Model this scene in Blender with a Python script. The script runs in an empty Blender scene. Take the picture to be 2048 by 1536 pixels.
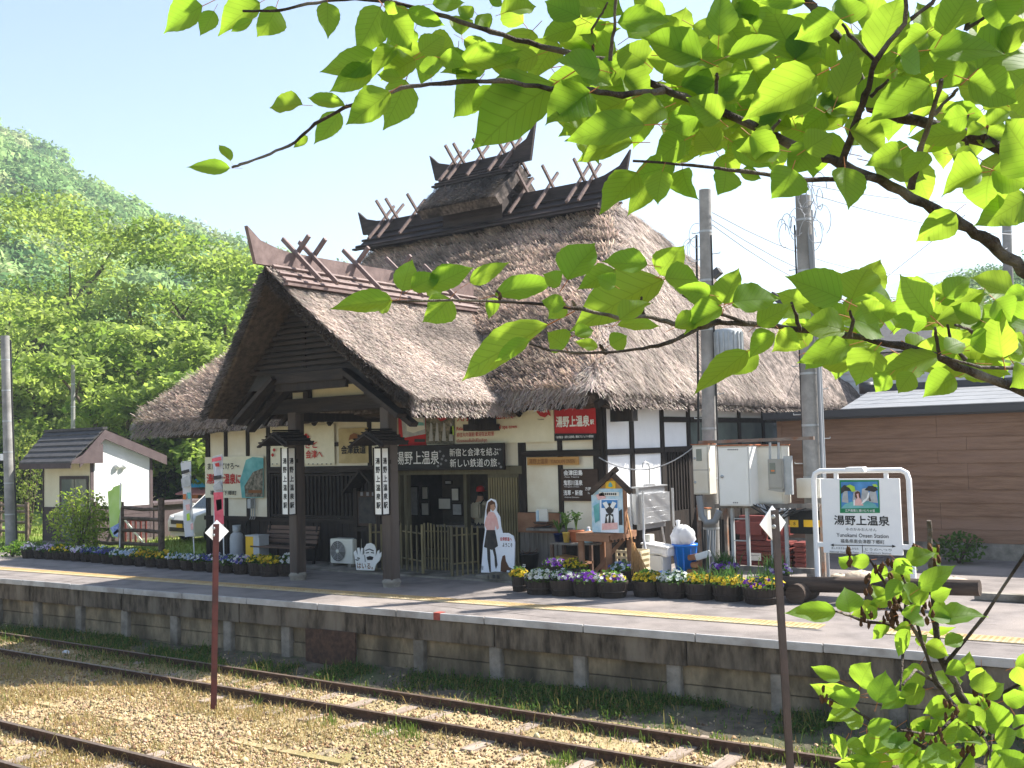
import bpy, bmesh, math, random
import numpy as np
from mathutils import Vector, Matrix
random.seed(7); rng = np.random.default_rng(7)
R = math.radians
scene = bpy.context.scene
col = scene.collection

# ------------------------------------------------------------------ camera
H = 2.65                       # eye height above the platform top (z = 0)
FPX, YAW, PITCH, ROLL = 2139.87, R(35.7933), R(3.3534), R(1.5172)
_f = np.array([-math.sin(YAW)*math.cos(PITCH), math.cos(YAW)*math.cos(PITCH), math.sin(PITCH)])
_r = np.array([math.cos(YAW), math.sin(YAW), 0.0]); _d = np.cross(_f, _r)
_c, _s = math.cos(ROLL), math.sin(ROLL)
_r, _d = _c*_r+_s*_d, -_s*_r+_c*_d
CAM = np.array([0, 0, H])
cd = bpy.data.cameras.new('camera'); cam = bpy.data.objects.new('camera', cd); col.objects.link(cam)
cd.sensor_width = 36; cd.lens = 36*FPX/2048; cd.clip_start = 0.05; cd.clip_end = 9000
cam.matrix_world = Matrix(((_r[0], -_d[0], -_f[0], 0), (_r[1], -_d[1], -_f[1], 0), (_r[2], -_d[2], -_f[2], H), (0, 0, 0, 1)))
scene.camera = cam

# ------------------------------------------------------------------ world, sun, exposure
SUN = Vector((0.57, 0.80, 1.05)).normalized()
w = bpy.data.worlds.new('World'); scene.world = w; w.use_nodes = True
nt = w.node_tree; nt.nodes.clear()
out = nt.nodes.new('ShaderNodeOutputWorld'); bg = nt.nodes.new('ShaderNodeBackground'); sky = nt.nodes.new('ShaderNodeTexSky')
sky.sky_type = 'NISHITA'; sky.sun_disc = False
sky.sun_elevation = math.asin(SUN.z); sky.sun_rotation = math.atan2(SUN.x, SUN.y)
sky.air_density = 1.0; sky.dust_density = 1.0; sky.ozone_density = 0.0; sky.altitude = 300
bg.inputs['Strength'].default_value = 0.088
nt.links.new(sky.outputs[0], bg.inputs['Color']); nt.links.new(bg.outputs[0], out.inputs['Surface'])
sl = bpy.data.lights.new('sun', 'SUN'); sl.energy = 5.0; sl.angle = R(0.5); sl.color = (1.0, 0.95, 0.87)
so = bpy.data.objects.new('sun', sl); col.objects.link(so); so.rotation_euler = SUN.to_track_quat('Z', 'Y').to_euler()
vs = scene.view_settings; vs.view_transform = 'Standard'; vs.look = 'None'; vs.exposure = 1.6; vs.gamma = 1; vs.use_curve_mapping = False
scene.cycles.max_bounces = 8; scene.cycles.transparent_max_bounces = 8; scene.cycles.use_denoising = True

# ------------------------------------------------------------------ picture measurements -> points of the place
def ray(x, y):
    return _f + (x-1024)/FPX*_r + (y-768)/FPX*_d
def P(x, y, X=None, Y=None, Z=None, D=None):
    d = ray(x, y)
    if Y is not None: t = Y/d[1]
    elif X is not None: t = X/d[0]
    elif Z is not None: t = (Z-H)/d[2]
    else: t = D
    return Vector(CAM+d*t)
def rectY(x0, y0, x1, y1, Y):
    xm, ym = (x0+x1)/2, (y0+y1)/2
    return P(x0, ym, Y=Y).x, P(x1, ym, Y=Y).x, P(xm, y1, Y=Y).z, P(xm, y0, Y=Y).z
def rectX(x0, y0, x1, y1, X):
    xm, ym = (x0+x1)/2, (y0+y1)/2
    return P(x0, ym, X=X).y, P(x1, ym, X=X).y, P(xm, y1, X=X).z, P(xm, y0, X=X).z
V = lambda *a: Vector(a)

# ------------------------------------------------------------------ materials
MATS = {}
def mat(name, c, c2=None, rough=0.8, scale=6.0, bump=0.0, bscale=None, metal=0.0, stretch=(1, 1, 1), detail=6.0, transl=None, attr=None,
        spec=0.3, c3=None, s3=1.3, emit=None, transp=None, lo=0.35, hi=0.65, coat=0.0):
    m = bpy.data.materials.new(name); m.use_nodes = True; t = m.node_tree; n = t.nodes; L = t.links
    b = n['Principled BSDF']; b.inputs['Roughness'].default_value = rough; b.inputs['Metallic'].default_value = metal
    b.inputs['Specular IOR Level'].default_value = spec; b.inputs['Coat Weight'].default_value = coat
    tc = n.new('ShaderNodeTexCoord'); mp = n.new('ShaderNodeMapping'); mp.inputs['Scale'].default_value = stretch
    L.new(tc.outputs['Object'], mp.inputs['Vector'])
    cs = None
    if c2 is not None:
        nz = n.new('ShaderNodeTexNoise'); nz.inputs['Scale'].default_value = scale; nz.inputs['Detail'].default_value = detail
        nz.inputs['Roughness'].default_value = 0.62; L.new(mp.outputs[0], nz.inputs['Vector'])
        rp = n.new('ShaderNodeValToRGB'); rp.color_ramp.elements[0].color = (*c, 1); rp.color_ramp.elements[1].color = (*c2, 1)
        rp.color_ramp.elements[0].position = lo; rp.color_ramp.elements[1].position = hi
        L.new(nz.outputs['Fac'], rp.inputs['Fac']); cs = rp.outputs['Color']
        if c3 is not None:
            n3 = n.new('ShaderNodeTexNoise'); n3.inputs['Scale'].default_value = s3; n3.inputs['Detail'].default_value = 5
            L.new(mp.outputs[0], n3.inputs['Vector'])
            r3 = n.new('ShaderNodeValToRGB'); r3.color_ramp.elements[0].position = 0.48; r3.color_ramp.elements[1].position = 0.66
            L.new(n3.outputs['Fac'], r3.inputs['Fac'])
            mx = n.new('ShaderNodeMixRGB'); L.new(r3.outputs['Color'], mx.inputs['Fac']); L.new(cs, mx.inputs['Color1'])
            mx.inputs['Color2'].default_value = (*c3, 1); cs = mx.outputs['Color']
    if attr:
        at = n.new('ShaderNodeAttribute'); at.attribute_name = attr
        mx = n.new('ShaderNodeMixRGB'); mx.blend_type = 'MULTIPLY'; mx.inputs['Fac'].default_value = 1
        if cs is None: mx.inputs['Color1'].default_value = (*c, 1)
        else: L.new(cs, mx.inputs['Color1'])
        L.new(at.outputs['Color'], mx.inputs['Color2']); cs = mx.outputs['Color']
    if cs is None: b.inputs['Base Color'].default_value = (*c, 1)
    else: L.new(cs, b.inputs['Base Color'])
    if bump:
        nb = n.new('ShaderNodeTexNoise'); nb.inputs['Scale'].default_value = bscale or scale*3; nb.inputs['Detail'].default_value = 8
        L.new(mp.outputs[0], nb.inputs['Vector'])
        bp = n.new('ShaderNodeBump'); bp.inputs['Strength'].default_value = min(1, bump); bp.inputs['Distance'].default_value = 0.02
        L.new(nb.outputs['Fac'], bp.inputs['Height']); L.new(bp.outputs[0], b.inputs['Normal'])
    if emit: b.inputs['Emission Color'].default_value = (*emit[0], 1); b.inputs['Emission Strength'].default_value = emit[1]
    o = n['Material Output']
    if transl:
        tr = n.new('ShaderNodeBsdfTranslucent'); ms = n.new('ShaderNodeMixShader'); ms.inputs['Fac'].default_value = transl[1]
        tm = n.new('ShaderNodeMixRGB'); tm.blend_type = 'MULTIPLY'; tm.inputs['Fac'].default_value = 1 if attr else 0
        tm.inputs['Color1'].default_value = (*transl[0], 1)
        if attr: L.new(at.outputs['Color'], tm.inputs['Color2'])
        L.new(tm.outputs[0], tr.inputs['Color'])
        L.new(b.outputs[0], ms.inputs[1]); L.new(tr.outputs[0], ms.inputs[2]); L.new(ms.outputs[0], o.inputs['Surface'])
    if transp is not None:
        tp = n.new('ShaderNodeBsdfTransparent'); ms = n.new('ShaderNodeMixShader'); ms.inputs['Fac'].default_value = transp
        L.new(b.outputs[0], ms.inputs[1]); L.new(tp.outputs[0], ms.inputs[2]); L.new(ms.outputs[0], o.inputs['Surface'])
    MATS[name] = m
    return m
M = MATS
WOODST = (1, 1, 0.12)
mat('dark_wood', (.009, .0065, .005), (.028, .019, .014), .75, 14, .5, 40, stretch=WOODST)
mat('post_wood', (.02, .013, .01), (.065, .042, .03), .8, 12, .6, 40, stretch=WOODST, c3=(.11, .09, .078), s3=.9)
mat('beam_wood', (.011, .008, .006), (.034, .024, .018), .75, 12, .5, 40, stretch=(.12, 1, 1))
mat('plaster', (.74, .69, .54), (.82, .775, .63), .9, 2.2, .12, 60, c3=(.68, .61, .46), s3=1.2)  # warm bounced light on the shaded front is put into this cream
mat('white_wall', (.80, .80, .80), (.85, .85, .85), .9, 2.0, .1, 50)
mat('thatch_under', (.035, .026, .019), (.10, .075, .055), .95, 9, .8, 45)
mat('thatch', (.075, .06, .05), (.32, .265, .235), .95, 9, 1.0, 55, c3=(.06, .052, .048), s3=1.7, attr='tint', spec=.1)
mat('straw', (.53, .475, .44), None, .9, attr='tint', spec=.1, transl=((.5, .41, .35), .25))
mat('ridge_wood', (.018, .0125, .0115), (.045, .031, .028), .7, 10, .3, 30, stretch=(.15, .15, 1))
mat('ridge_bar_wood', (.10, .068, .06), (.19, .135, .12), .7, 10, .3, 30)
mat('ridge_copper', (.12, .08, .073), (.20, .14, .127), .6, 6, .15, 30)
mat('asphalt', (.155, .135, .125), (.25, .22, .205), .95, 2.2, .6, 190, c3=(.29, .25, .225), s3=.5, detail=12)
mat('asphalt_patch', (.12, .108, .105), (.17, .155, .15), .95, 4, .5, 160)
mat('concrete', (.17, .155, .13), (.29, .265, .225), .92, 5, .6, 30, c3=(.09, .08, .06), s3=1.3)
mat('concrete_dark', (.035, .028, .02), (.145, .12, .09), .95, 9, 1.0, 30, stretch=(1, 1, .3), c3=(.19, .165, .13), s3=1.6)
mat('panel_concrete', (.14, .115, .075), (.30, .245, .16), .92, 6.0, .8, 25, stretch=(1, 1, .4), c3=(.06, .05, .034), s3=1.3)
mat('edge_white', (.36, .355, .35), (.47, .46, .45), .85, 4, .4, 60, c3=(.27, .255, .24), s3=2.2)
mat('yellow_tile', (.39, .265, .12), (.46, .325, .16), .85, 5, .2, 60, c3=(.50, .42, .27), s3=1.2)
mat('rail_steel', (.045, .026, .018), (.11, .062, .042), .7, 12, .3, 40, metal=.3)
mat('rail_top', (.16, .11, .085), (.26, .2, .16), .45, 12, .1, 40, metal=.6)
mat('sleeper_wood', (.20, .155, .12), (.36, .29, .235), .95, 8, .8, 30, stretch=(1, .1, 1))
mat('ground', (.26, .195, .105), (.45, .35, .20), .98, 5, .9, 40, c3=(.24, .20, .085), s3=.5)
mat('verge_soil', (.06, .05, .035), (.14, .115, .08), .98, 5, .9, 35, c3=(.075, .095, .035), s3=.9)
mat('earth', (.15, .12, .08), (.27, .22, .15), .98, 4, .8, 30, c3=(.08, .11, .03), s3=.6)
mat('lawn', (.12, .2, .03), (.26, .36, .06), .98, 7, .6, 60, c3=(.3, .3, .1), s3=.7)
mat('stone', (.55, .46, .35), None, .95, attr='tint', spec=.15)
mat('grass', (.5, .5, .5), None, .9, attr='tint', spec=.1, transl=((.7, .7, .55), .35))
mat('leaf_far', (.5, .5, .5), None, .75, attr='tint', spec=.12, transl=((1.3, 1.35, .8), .42))
mat('forest_leaf', (.5, .5, .5), None, .9, attr='tint', spec=.05, transl=((.8, .9, .5), .25))
mat('bark', (.05, .038, .028), (.14, .11, .085), .95, 9, 1, 25, stretch=(1, 1, .3))
mat('twig', (.028, .02, .016), (.085, .062, .05), .85, 60, .8, 160, stretch=(1, 1, 1), c3=(.2, .17, .14), s3=14)
mat('red_steel', (.055, .014, .013), (.085, .022, .02), .6, 7, .15, 40, spec=.3, c3=(.04, .014, .013), s3=3)
mat('brown_steel', (.014, .008, .0075), (.03, .017, .015), .55, 7, .15, 40, spec=.4)
mat('white_paint', (.80, .80, .80), (.84, .84, .83), .5, 5, 0)
mat('white_cloth', (.80, .79, .74), (.86, .85, .80), .9, 6, .2, 20)
mat('cream_cloth', (.72, .68, .50), (.80, .76, .58), .9, 3, .2, 14)
mat('tan_cloth', (.42, .33, .16), (.52, .42, .22), .9, 3, .2, 14)
mat('red_cloth', (.45, .022, .025), (.52, .03, .03), .85, 4, .2, 14)
mat('pink_cloth', (.70, .09, .13), (.80, .16, .2), .85, 7, .1)
mat('black_board', (.006, .006, .0065), (.012, .012, .012), .6, 9, .1)
mat('brown_board', (.04, .024, .016), (.06, .036, .024), .7, 12, .2, stretch=(.2, 1, 1))
mat('ink', (.012, .012, .013), None, .7)
mat('ink_white', (.82, .82, .80), None, .8)
mat('ink_red', (.50, .035, .03), None, .8)
mat('worn_red', (.24, .045, .035), (.34, .09, .07), .9, 14, .2)
mat('ink_brown', (.22, .09, .03), None, .8)
mat('ink_grey', (.22, .22, .23), None, .8)
mat('sign_wood', (.40, .21, .06), (.55, .31, .10), .7, 8, .2, stretch=(.1, 1, 1))
mat('olive_wood', (.095, .085, .05), (.15, .135, .08), .75, 10, .25, 40, stretch=WOODST)
mat('bamboo', (.12, .10, .05), (.25, .205, .10), .65, 8, .1, stretch=(1, 1, .15), c3=(.08, .07, .045), s3=1.5)
mat('table_wood', (.20, .095, .05), (.34, .18, .105), .8, 10, .5, 40, stretch=(.2, .2, .3))
mat('grey_wood', (.13, .115, .10), (.24, .215, .19), .9, 9, .6, 40, stretch=WOODST)
mat('bench_wood', (.07, .042, .03), (.14, .085, .06), .7, 9, .3, stretch=(.12, 1, 1))
mat('tub', (.022, .016, .013), (.055, .040, .031), .7, 10, .4, 40, stretch=WOODST)
mat('soil', (.03, .022, .015), (.06, .045, .03), 1, 20, .8)
mat('flower', (.9, .9, .9), None, .8, attr='tint', transl=((.9, .9, .9), .25))
mat('steel', (.52, .53, .54), (.60, .61, .62), .36, 4, .03, metal=.75, stretch=(1, 1, .2))
mat('tube_steel', (.55, .55, .54), None, .4, metal=.6)
mat('galv', (.34, .36, .37), (.44, .46, .47), .55, 6, .1, metal=.4)
mat('cabinet', (.66, .64, .56), (.71, .69, .62), .5, 3, 0, c3=(.60, .55, .45), s3=1.2)
mat('cabinet_white', (.74, .74, .70), (.78, .78, .75), .5, 3, 0)
mat('frame_steel', (.16, .13, .11), (.26, .2, .16), .8, 7, .3, c3=(.22, .1, .05), s3=4)
mat('rust', (.22, .07, .03), (.36, .15, .07), .9, 9, .4)
mat('meter', (.30, .29, .26), (.36, .35, .31), .55, 4, 0)
mat('glass', (.03, .04, .04), None, .08, spec=.6)
mat('pane', (.10, .12, .11), (.16, .19, .17), .1, 1.5, 0, spec=.7)
mat('pole_concrete', (.23, .225, .215), (.32, .31, .295), .9, 5, .3, 40, c3=(.18, .175, .165), s3=1.2)
mat('cable', (.02, .02, .02), None, .6)
mat('cable_grey', (.35, .36, .38), None, .6)
mat('pvc_grey', (.22, .235, .25), None, .5)
mat('blue_plastic', (.005, .19, .75), None, .3, spec=.5)
mat('bag', (.82, .83, .84), None, .35, transl=((.85, .86, .9), .4))
mat('foam', (.80, .81, .82), (.85, .85, .85), .8, 8, .1)
mat('crate', (.66, .56, .36), (.74, .65, .45), .6, 5, 0)
mat('broom', (.34, .17, .06), (.50, .28, .11), .9, 30, .8, stretch=(1, 1, .1))
mat('broom_handle', (.50, .24, .09), (.60, .32, .13), .6, 6, 0)
mat('terracotta', (.42, .13, .06), (.5, .18, .09), .85, 7, .2)
mat('yellow_pot', (.72, .5, .1), None, .5)
mat('blue_pot', (.01, .02, .09), None, .3)
mat('black_plastic', (.012, .012, .013), None, .5)
mat('green_leaf', (.05, .11, .02), (.10, .19, .04), .6, 15, 0, transl=((.25, .45, .06), .3))
mat('siding', (.18, .10, .06), (.27, .16, .10), .7, 9, .5, 60, stretch=(.15, 1, 1.5), c3=(.27, .165, .115), s3=1.4)
mat('metal_roof', (.20, .20, .20), (.26, .26, .26), .5, 3, .05, metal=.3)
mat('gutter', (.05, .05, .055), None, .5)
mat('shed_roof', (.045, .043, .044), (.07, .067, .068), .75, 6, .3, 40)
mat('shed_fascia', (.09, .066, .068), (.12, .09, .092), .6, 5, .05)
mat('shed_dark', (.05, .036, .036), (.075, .055, .055), .7, 5, .1)
mat('shed_cream', (.70, .64, .46), (.76, .70, .52), .9, 3, .08)
mat('fence_wood', (.07, .05, .038), (.17, .125, .095), .9, 8, .6, 30)
mat('log_wood', (.03, .02, .015), (.09, .062, .045), .9, 8, .8, 25, stretch=(.15, 1, 1))
mat('car_paint', (.74, .73, .68), None, .3, metal=.1, coat=.5)
mat('tyre', (.012, .012, .012), None, .8)
mat('lamp_glass', (.75, .76, .75), None, .15, spec=.6)
mat('plate_yellow', (.75, .45, .02), None, .5)
mat('lantern_glass', (.80, .80, .76), (.84, .84, .80), .4, 3, 0)
mat('ac_white', (.66, .65, .57), (.70, .69, .62), .5, 4, 0)
mat('fan_dark', (.10, .09, .085), None, .6)
mat('gas_grey', (.40, .415, .43), (.46, .475, .49), .5, 5, .05)
mat('skin', (.45, .26, .17), None, .6)
mat('hair_brown', (.10, .04, .02), None, .6)
mat('hair_dark', (.02, .015, .012), None, .6)
mat('shirt', (.42, .37, .27), (.5, .45, .34), .9, 8, .2)
mat('trousers', (.02, .022, .03), None, .9)
mat('red_cap', (.5, .03, .03), None, .8)
mat('print_pink', (.72, .38, .36), (.78, .5, .46), .85, 16, 0)
mat('print_white', (.78, .82, .90), (.83, .86, .92), .8, 3, 0)
mat('print_teal', (.10, .33, .33), (.2, .5, .48), .8, 3, 0)
mat('print_green', (.02, .22, .09), None, .8)
mat('print_blue', (.05, .18, .42), (.10, .3, .6), .8, 4, 0)
mat('print_lime', (.40, .62, .06), None, .8)
mat('print_dark', (.03, .03, .032), (.06, .055, .05), .8, 6, 0)
mat('print_sky', (.30, .52, .66), (.62, .72, .76), .85, 7, 0)
mat('print_photo', (.04, .05, .03), (.30, .26, .2), .8, 12, 0)
mat('print_grey', (.35, .36, .36), (.5, .5, .5), .8, 7, 0)
mat('paper', (.70, .68, .60), (.76, .74, .68), .9, 4, 0)
mat('flag_green', (.45, .72, .15), (.62, .82, .32), .8, 2.5, 0, transl=((.6, .85, .25), .45))
mat('flag_blue', (.10, .16, .42), (.5, .6, .8), .8, 9, 0)
mat('flag_white', (.76, .77, .82), (.82, .82, .86), .8, 4, 0, transl=((.8, .8, .85), .3))
mat('orange_wall', (.55, .16, .05), (.65, .22, .08), .85, 4, .1)
mat('red_roof', (.50, .17, .16), (.58, .24, .22), .8, 5, .1)
mat('blue_tarp', (.03, .28, .55), (.08, .40, .68), .5, 5, .2)
mat('burgundy', (.13, .025, .02), (.19, .04, .032), .55, 7, .1, spec=.4)
mat('rock', (.40, .33, .25), (.55, .46, .36), .95, 5, .8, 14)
mat('dead_flower', (.06, .03, .015), (.14, .07, .03), .95, 40, .5)
mat('petiole', (.45, .16, .05), None, .6)
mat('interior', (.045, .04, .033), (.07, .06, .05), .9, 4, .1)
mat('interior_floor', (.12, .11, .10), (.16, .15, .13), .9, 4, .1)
mat('far_mountain', (.10, .16, .18), (.14, .20, .22), 1, .004, 0)
mat('house_white', (.70, .71, .71), (.75, .76, .76), .8, 3, .05)
def leaf_material(name, c, c2, tr, fac):
    m = bpy.data.materials.new(name); m.use_nodes = True; t = m.node_tree; n = t.nodes; L = t.links
    b = n['Principled BSDF']; b.inputs['Roughness'].default_value = .55; b.inputs['Specular IOR Level'].default_value = .28
    tc = n.new('ShaderNodeTexCoord'); sep = n.new('ShaderNodeSeparateXYZ'); L.new(tc.outputs['UV'], sep.inputs[0])
    ab = n.new('ShaderNodeMath'); ab.operation = 'ABSOLUTE'; L.new(sep.outputs['X'], ab.inputs[0])
    s1 = n.new('ShaderNodeMath'); s1.operation = 'MULTIPLY_ADD'; L.new(ab.outputs[0], s1.inputs[0]); s1.inputs[1].default_value = -0.55
    L.new(sep.outputs['Y'], s1.inputs[2])
    ml = n.new('ShaderNodeMath'); ml.operation = 'MULTIPLY'; L.new(s1.outputs[0], ml.inputs[0]); ml.inputs[1].default_value = 9.5
    fr = n.new('ShaderNodeMath'); fr.operation = 'PINGPONG'; L.new(ml.outputs[0], fr.inputs[0]); fr.inputs[1].default_value = .5
    v = n.new('ShaderNodeMapRange'); L.new(fr.outputs[0], v.inputs[0]); v.inputs[1].default_value = 0; v.inputs[2].default_value = .09
    mr = n.new('ShaderNodeMapRange'); L.new(ab.outputs[0], mr.inputs[0]); mr.inputs[1].default_value = 0; mr.inputs[2].default_value = .022
    mn = n.new('ShaderNodeMath'); mn.operation = 'MINIMUM'; L.new(v.outputs[0], mn.inputs[0]); L.new(mr.outputs[0], mn.inputs[1])
    oi = n.new('ShaderNodeObjectInfo')
    nz = n.new('ShaderNodeTexNoise'); nz.inputs['Scale'].default_value = 5; L.new(tc.outputs['Object'], nz.inputs['Vector'])
    ad = n.new('ShaderNodeMath'); ad.operation = 'MULTIPLY_ADD'; L.new(oi.outputs['Random'], ad.inputs[0]); ad.inputs[1].default_value = .75; 
    sb = n.new('ShaderNodeMath'); sb.operation = 'MULTIPLY'; L.new(nz.outputs['Fac'], sb.inputs[0]); sb.inputs[1].default_value = .4; L.new(sb.outputs[0], ad.inputs[2])
    def mixer(ca, cb, blend='MIX', fac=None, f=1.0, src=None):
        x = n.new('ShaderNodeMixRGB'); x.blend_type = blend
        if fac is not None: L.new(fac, x.inputs['Fac'])
        else: x.inputs['Fac'].default_value = f
        for i, cc in (('Color1', ca), ('Color2', cb)):
            if isinstance(cc, tuple): x.inputs[i].default_value = (*cc, 1)
            else: L.new(cc, x.inputs[i])
        return x.outputs[0]
    vein = n.new('ShaderNodeMapRange'); L.new(mn.outputs[0], vein.inputs[0]); vein.inputs[3].default_value = .78; vein.inputs[4].default_value = 1
    base = mixer(c, c2, fac=ad.outputs[0]); L.new(mixer(base, vein.outputs[0], 'MULTIPLY'), b.inputs['Base Color'])
    tb = mixer(tr, tuple(x*y for x, y in zip(tr, (.72, .88, .7))), fac=ad.outputs[0])
    trn = n.new('ShaderNodeBsdfTranslucent'); L.new(mixer(tb, vein.outputs[0], 'MULTIPLY'), trn.inputs['Color'])
    bp = n.new('ShaderNodeBump'); bp.inputs['Strength'].default_value = .22; bp.inputs['Distance'].default_value = .02
    L.new(mn.outputs[0], bp.inputs['Height']); L.new(bp.outputs[0], b.inputs['Normal'])
    ms = n.new('ShaderNodeMixShader'); ms.inputs['Fac'].default_value = fac
    L.new(b.outputs[0], ms.inputs[1]); L.new(trn.outputs[0], ms.inputs[2]); L.new(ms.outputs[0], n['Material Output'].inputs['Surface'])
    MATS[name] = m
leaf_material('cherry_leaf', (.03, .085, .014), (.055, .13, .022), (.45, .63, .055), .56)

# ------------------------------------------------------------------ mesh building
class MB:
    def __init__(s): s.v = []; s.f = []; s.m = []; s.sm = []
    def add(s, vs, fs, m=0, smooth=False):
        o = len(s.v); s.v += [tuple(x) for x in vs]
        for f in fs: s.f.append([i+o for i in f]); s.m.append(m); s.sm.append(smooth)
        return s
    def box(s, x0, x1, y0, y1, z0, z1, m=0):
        vs = [(x, y, z) for z in (z0, z1) for y in (y0, y1) for x in (x0, x1)]
        return s.add(vs, [(0, 2, 3, 1), (4, 5, 7, 6), (0, 1, 5, 4), (2, 6, 7, 3), (0, 4, 6, 2), (1, 3, 7, 5)], m)
    def cbox(s, c, size, rot=None, m=0):
        hx, hy, hz = [a/2 for a in size]; vs = []
        for z in (-hz, hz):
            for y in (-hy, hy):
                for x in (-hx, hx):
                    p = Vector((x, y, z)); p = (rot @ p) if rot is not None else p; vs.append(p+Vector(c))
        return s.add(vs, [(0, 2, 3, 1), (4, 5, 7, 6), (0, 1, 5, 4), (2, 6, 7, 3), (0, 4, 6, 2), (1, 3, 7, 5)], m)
    def bar(s, a, b, wd, ht, up=(0, 0, 1), m=0):
        a, b = Vector(a), Vector(b); d = b-a; L = d.length; d.normalize()
        x = d.cross(Vector(up))
        x = x.normalized() if x.length > 1e-5 else Vector((1, 0, 0)); z = x.cross(d)
        rot = Matrix((x, d, z)).transposed()
        return s.cbox((a+b)/2, (wd, L, ht), rot, m)
    def tube(s, pts, rs, n=8, m=0, cap=True, smooth=True):
        pts = [Vector(p) for p in pts]; rs = rs if hasattr(rs, '__len__') else [rs]*len(pts)
        ref = Vector((0.13, 0.21, 1)); rings = []; prev = None
        for i, p in enumerate(pts):
            d = (pts[min(i+1, len(pts)-1)]-pts[max(i-1, 0)])
            d = d.normalized() if d.length > 1e-9 else Vector((0, 0, 1))
            if prev is None:
                u = d.cross(ref if abs(d.dot(ref.normalized())) < .95 else Vector((1, 0, 0))).normalized()
            else:
                u = (prev-d*prev.dot(d)); u = u.normalized() if u.length > 1e-6 else d.orthogonal().normalized()
            prev = u; v = d.cross(u)
            rings.append([p+(u*math.cos(2*math.pi*k/n)+v*math.sin(2*math.pi*k/n))*rs[i] for k in range(n)])
        vs = [q for r in rings for q in r]; fs = []
        for i in range(len(pts)-1):
            for k in range(n): fs.append((i*n+k, i*n+(k+1) % n, (i+1)*n+(k+1) % n, (i+1)*n+k))
        s.add(vs, fs, m, smooth)
        if cap:
            s.add(rings[0], [tuple(range(n))[::-1]], m); s.add(rings[-1], [tuple(range(n))], m)
        return s
    def prism(s, poly, off, m=0):          # poly: 3D points of a planar outline, off: extrusion vector
        off = Vector(off); n = len(poly); p = [Vector(q) for q in poly]
        vs = p+[q+off for q in p]
        fs = [tuple(range(n))[::-1], tuple(range(n, 2*n))]+[(i, (i+1) % n, n+(i+1) % n, n+i) for i in range(n)]
        return s.add(vs, fs, m)
    def lathe(s, prof, c=(0, 0, 0), n=16, m=0, smooth=True, sx=1, sy=1):
        vs = []; fs = []
        for r, z in prof:
            for k in range(n): vs.append((c[0]+r*sx*math.cos(2*math.pi*k/n), c[1]+r*sy*math.sin(2*math.pi*k/n), c[2]+z))
        for i in range(len(prof)-1):
            for k in range(n): fs.append((i*n+k, i*n+(k+1) % n, (i+1)*n+(k+1) % n, (i+1)*n+k))
        s.add(vs, fs, m, smooth)
        return s
    def blob(s, c, r, n=8, rings=5, m=0, jit=0.0):
        c = Vector(c); r = r if hasattr(r, '__len__') else (r, r, r); vs = []; fs = []
        for i in range(rings+1):
            th = math.pi*i/rings
            for k in range(n):
                a = 2*math.pi*k/n; j = 1+random.uniform(-jit, jit)
                vs.append((c.x+r[0]*j*math.sin(th)*math.cos(a), c.y+r[1]*j*math.sin(th)*math.sin(a), c.z+r[2]*j*math.cos(th)))
        for i in range(rings):
            for k in range(n): fs.append((i*n+k, (i+1)*n+k, (i+1)*n+(k+1) % n, i*n+(k+1) % n))
        return s.add(vs, fs, m, True)
    def mesh(s, name, mats):
        me = bpy.data.meshes.new(name); me.from_pydata(s.v, [], s.f)
        for mm in (mats if isinstance(mats, (list, tuple)) else [mats]): me.materials.append(MATS[mm] if isinstance(mm, str) else mm)
        me.polygons.foreach_set('material_index', s.m); me.polygons.foreach_set('use_smooth', s.sm)
        me.update(); return me
    def build(s, name, mats, parent=None, bevel=0):
        me = s.mesh(name, mats)
        if bevel:
            bm = bmesh.new(); bm.from_mesh(me); bmesh.ops.remove_doubles(bm, verts=bm.verts, dist=1e-5)
            bmesh.ops.bevel(bm, geom=[e for e in bm.edges if len(e.link_faces) == 2 and e.calc_face_angle(0) > .6], offset=bevel, segments=2, affect='EDGES', clamp_overlap=True)
            bm.to_mesh(me); bm.free()
        return link(bpy.data.objects.new(name, me), parent)
def link(o, parent=None):
    col.objects.link(o)
    if parent is not None:
        o.parent = parent; o.matrix_parent_inverse = wm(parent).inverted()
    return o
def wm(o):                                     # world matrix without waiting for the depsgraph
    m = o.matrix_basis.copy()
    if o.parent: m = wm(o.parent) @ o.matrix_parent_inverse @ m
    return m
def tag(o, label, cat, group=None, kind=None):
    o['label'] = label; o['category'] = cat
    if group: o['group'] = group
    if kind: o['kind'] = kind
    return o
def thing(name, label, cat, loc=(0, 0, 0), group=None):
    o = bpy.data.objects.new(name, None); o.empty_display_size = .2; col.objects.link(o); o.location = loc
    return tag(o, label, cat, group)
def struct(o): o['kind'] = 'structure'; return o
def stuff(o): o['kind'] = 'stuff'; return o
def copy_tree(o, parent=None):
    c = o.copy(); col.objects.link(c)
    if parent is not None: c.parent = parent; c.matrix_parent_inverse = o.matrix_parent_inverse.copy()
    for ch in [x for x in o.children]: copy_tree(ch, c)
    return c
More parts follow.
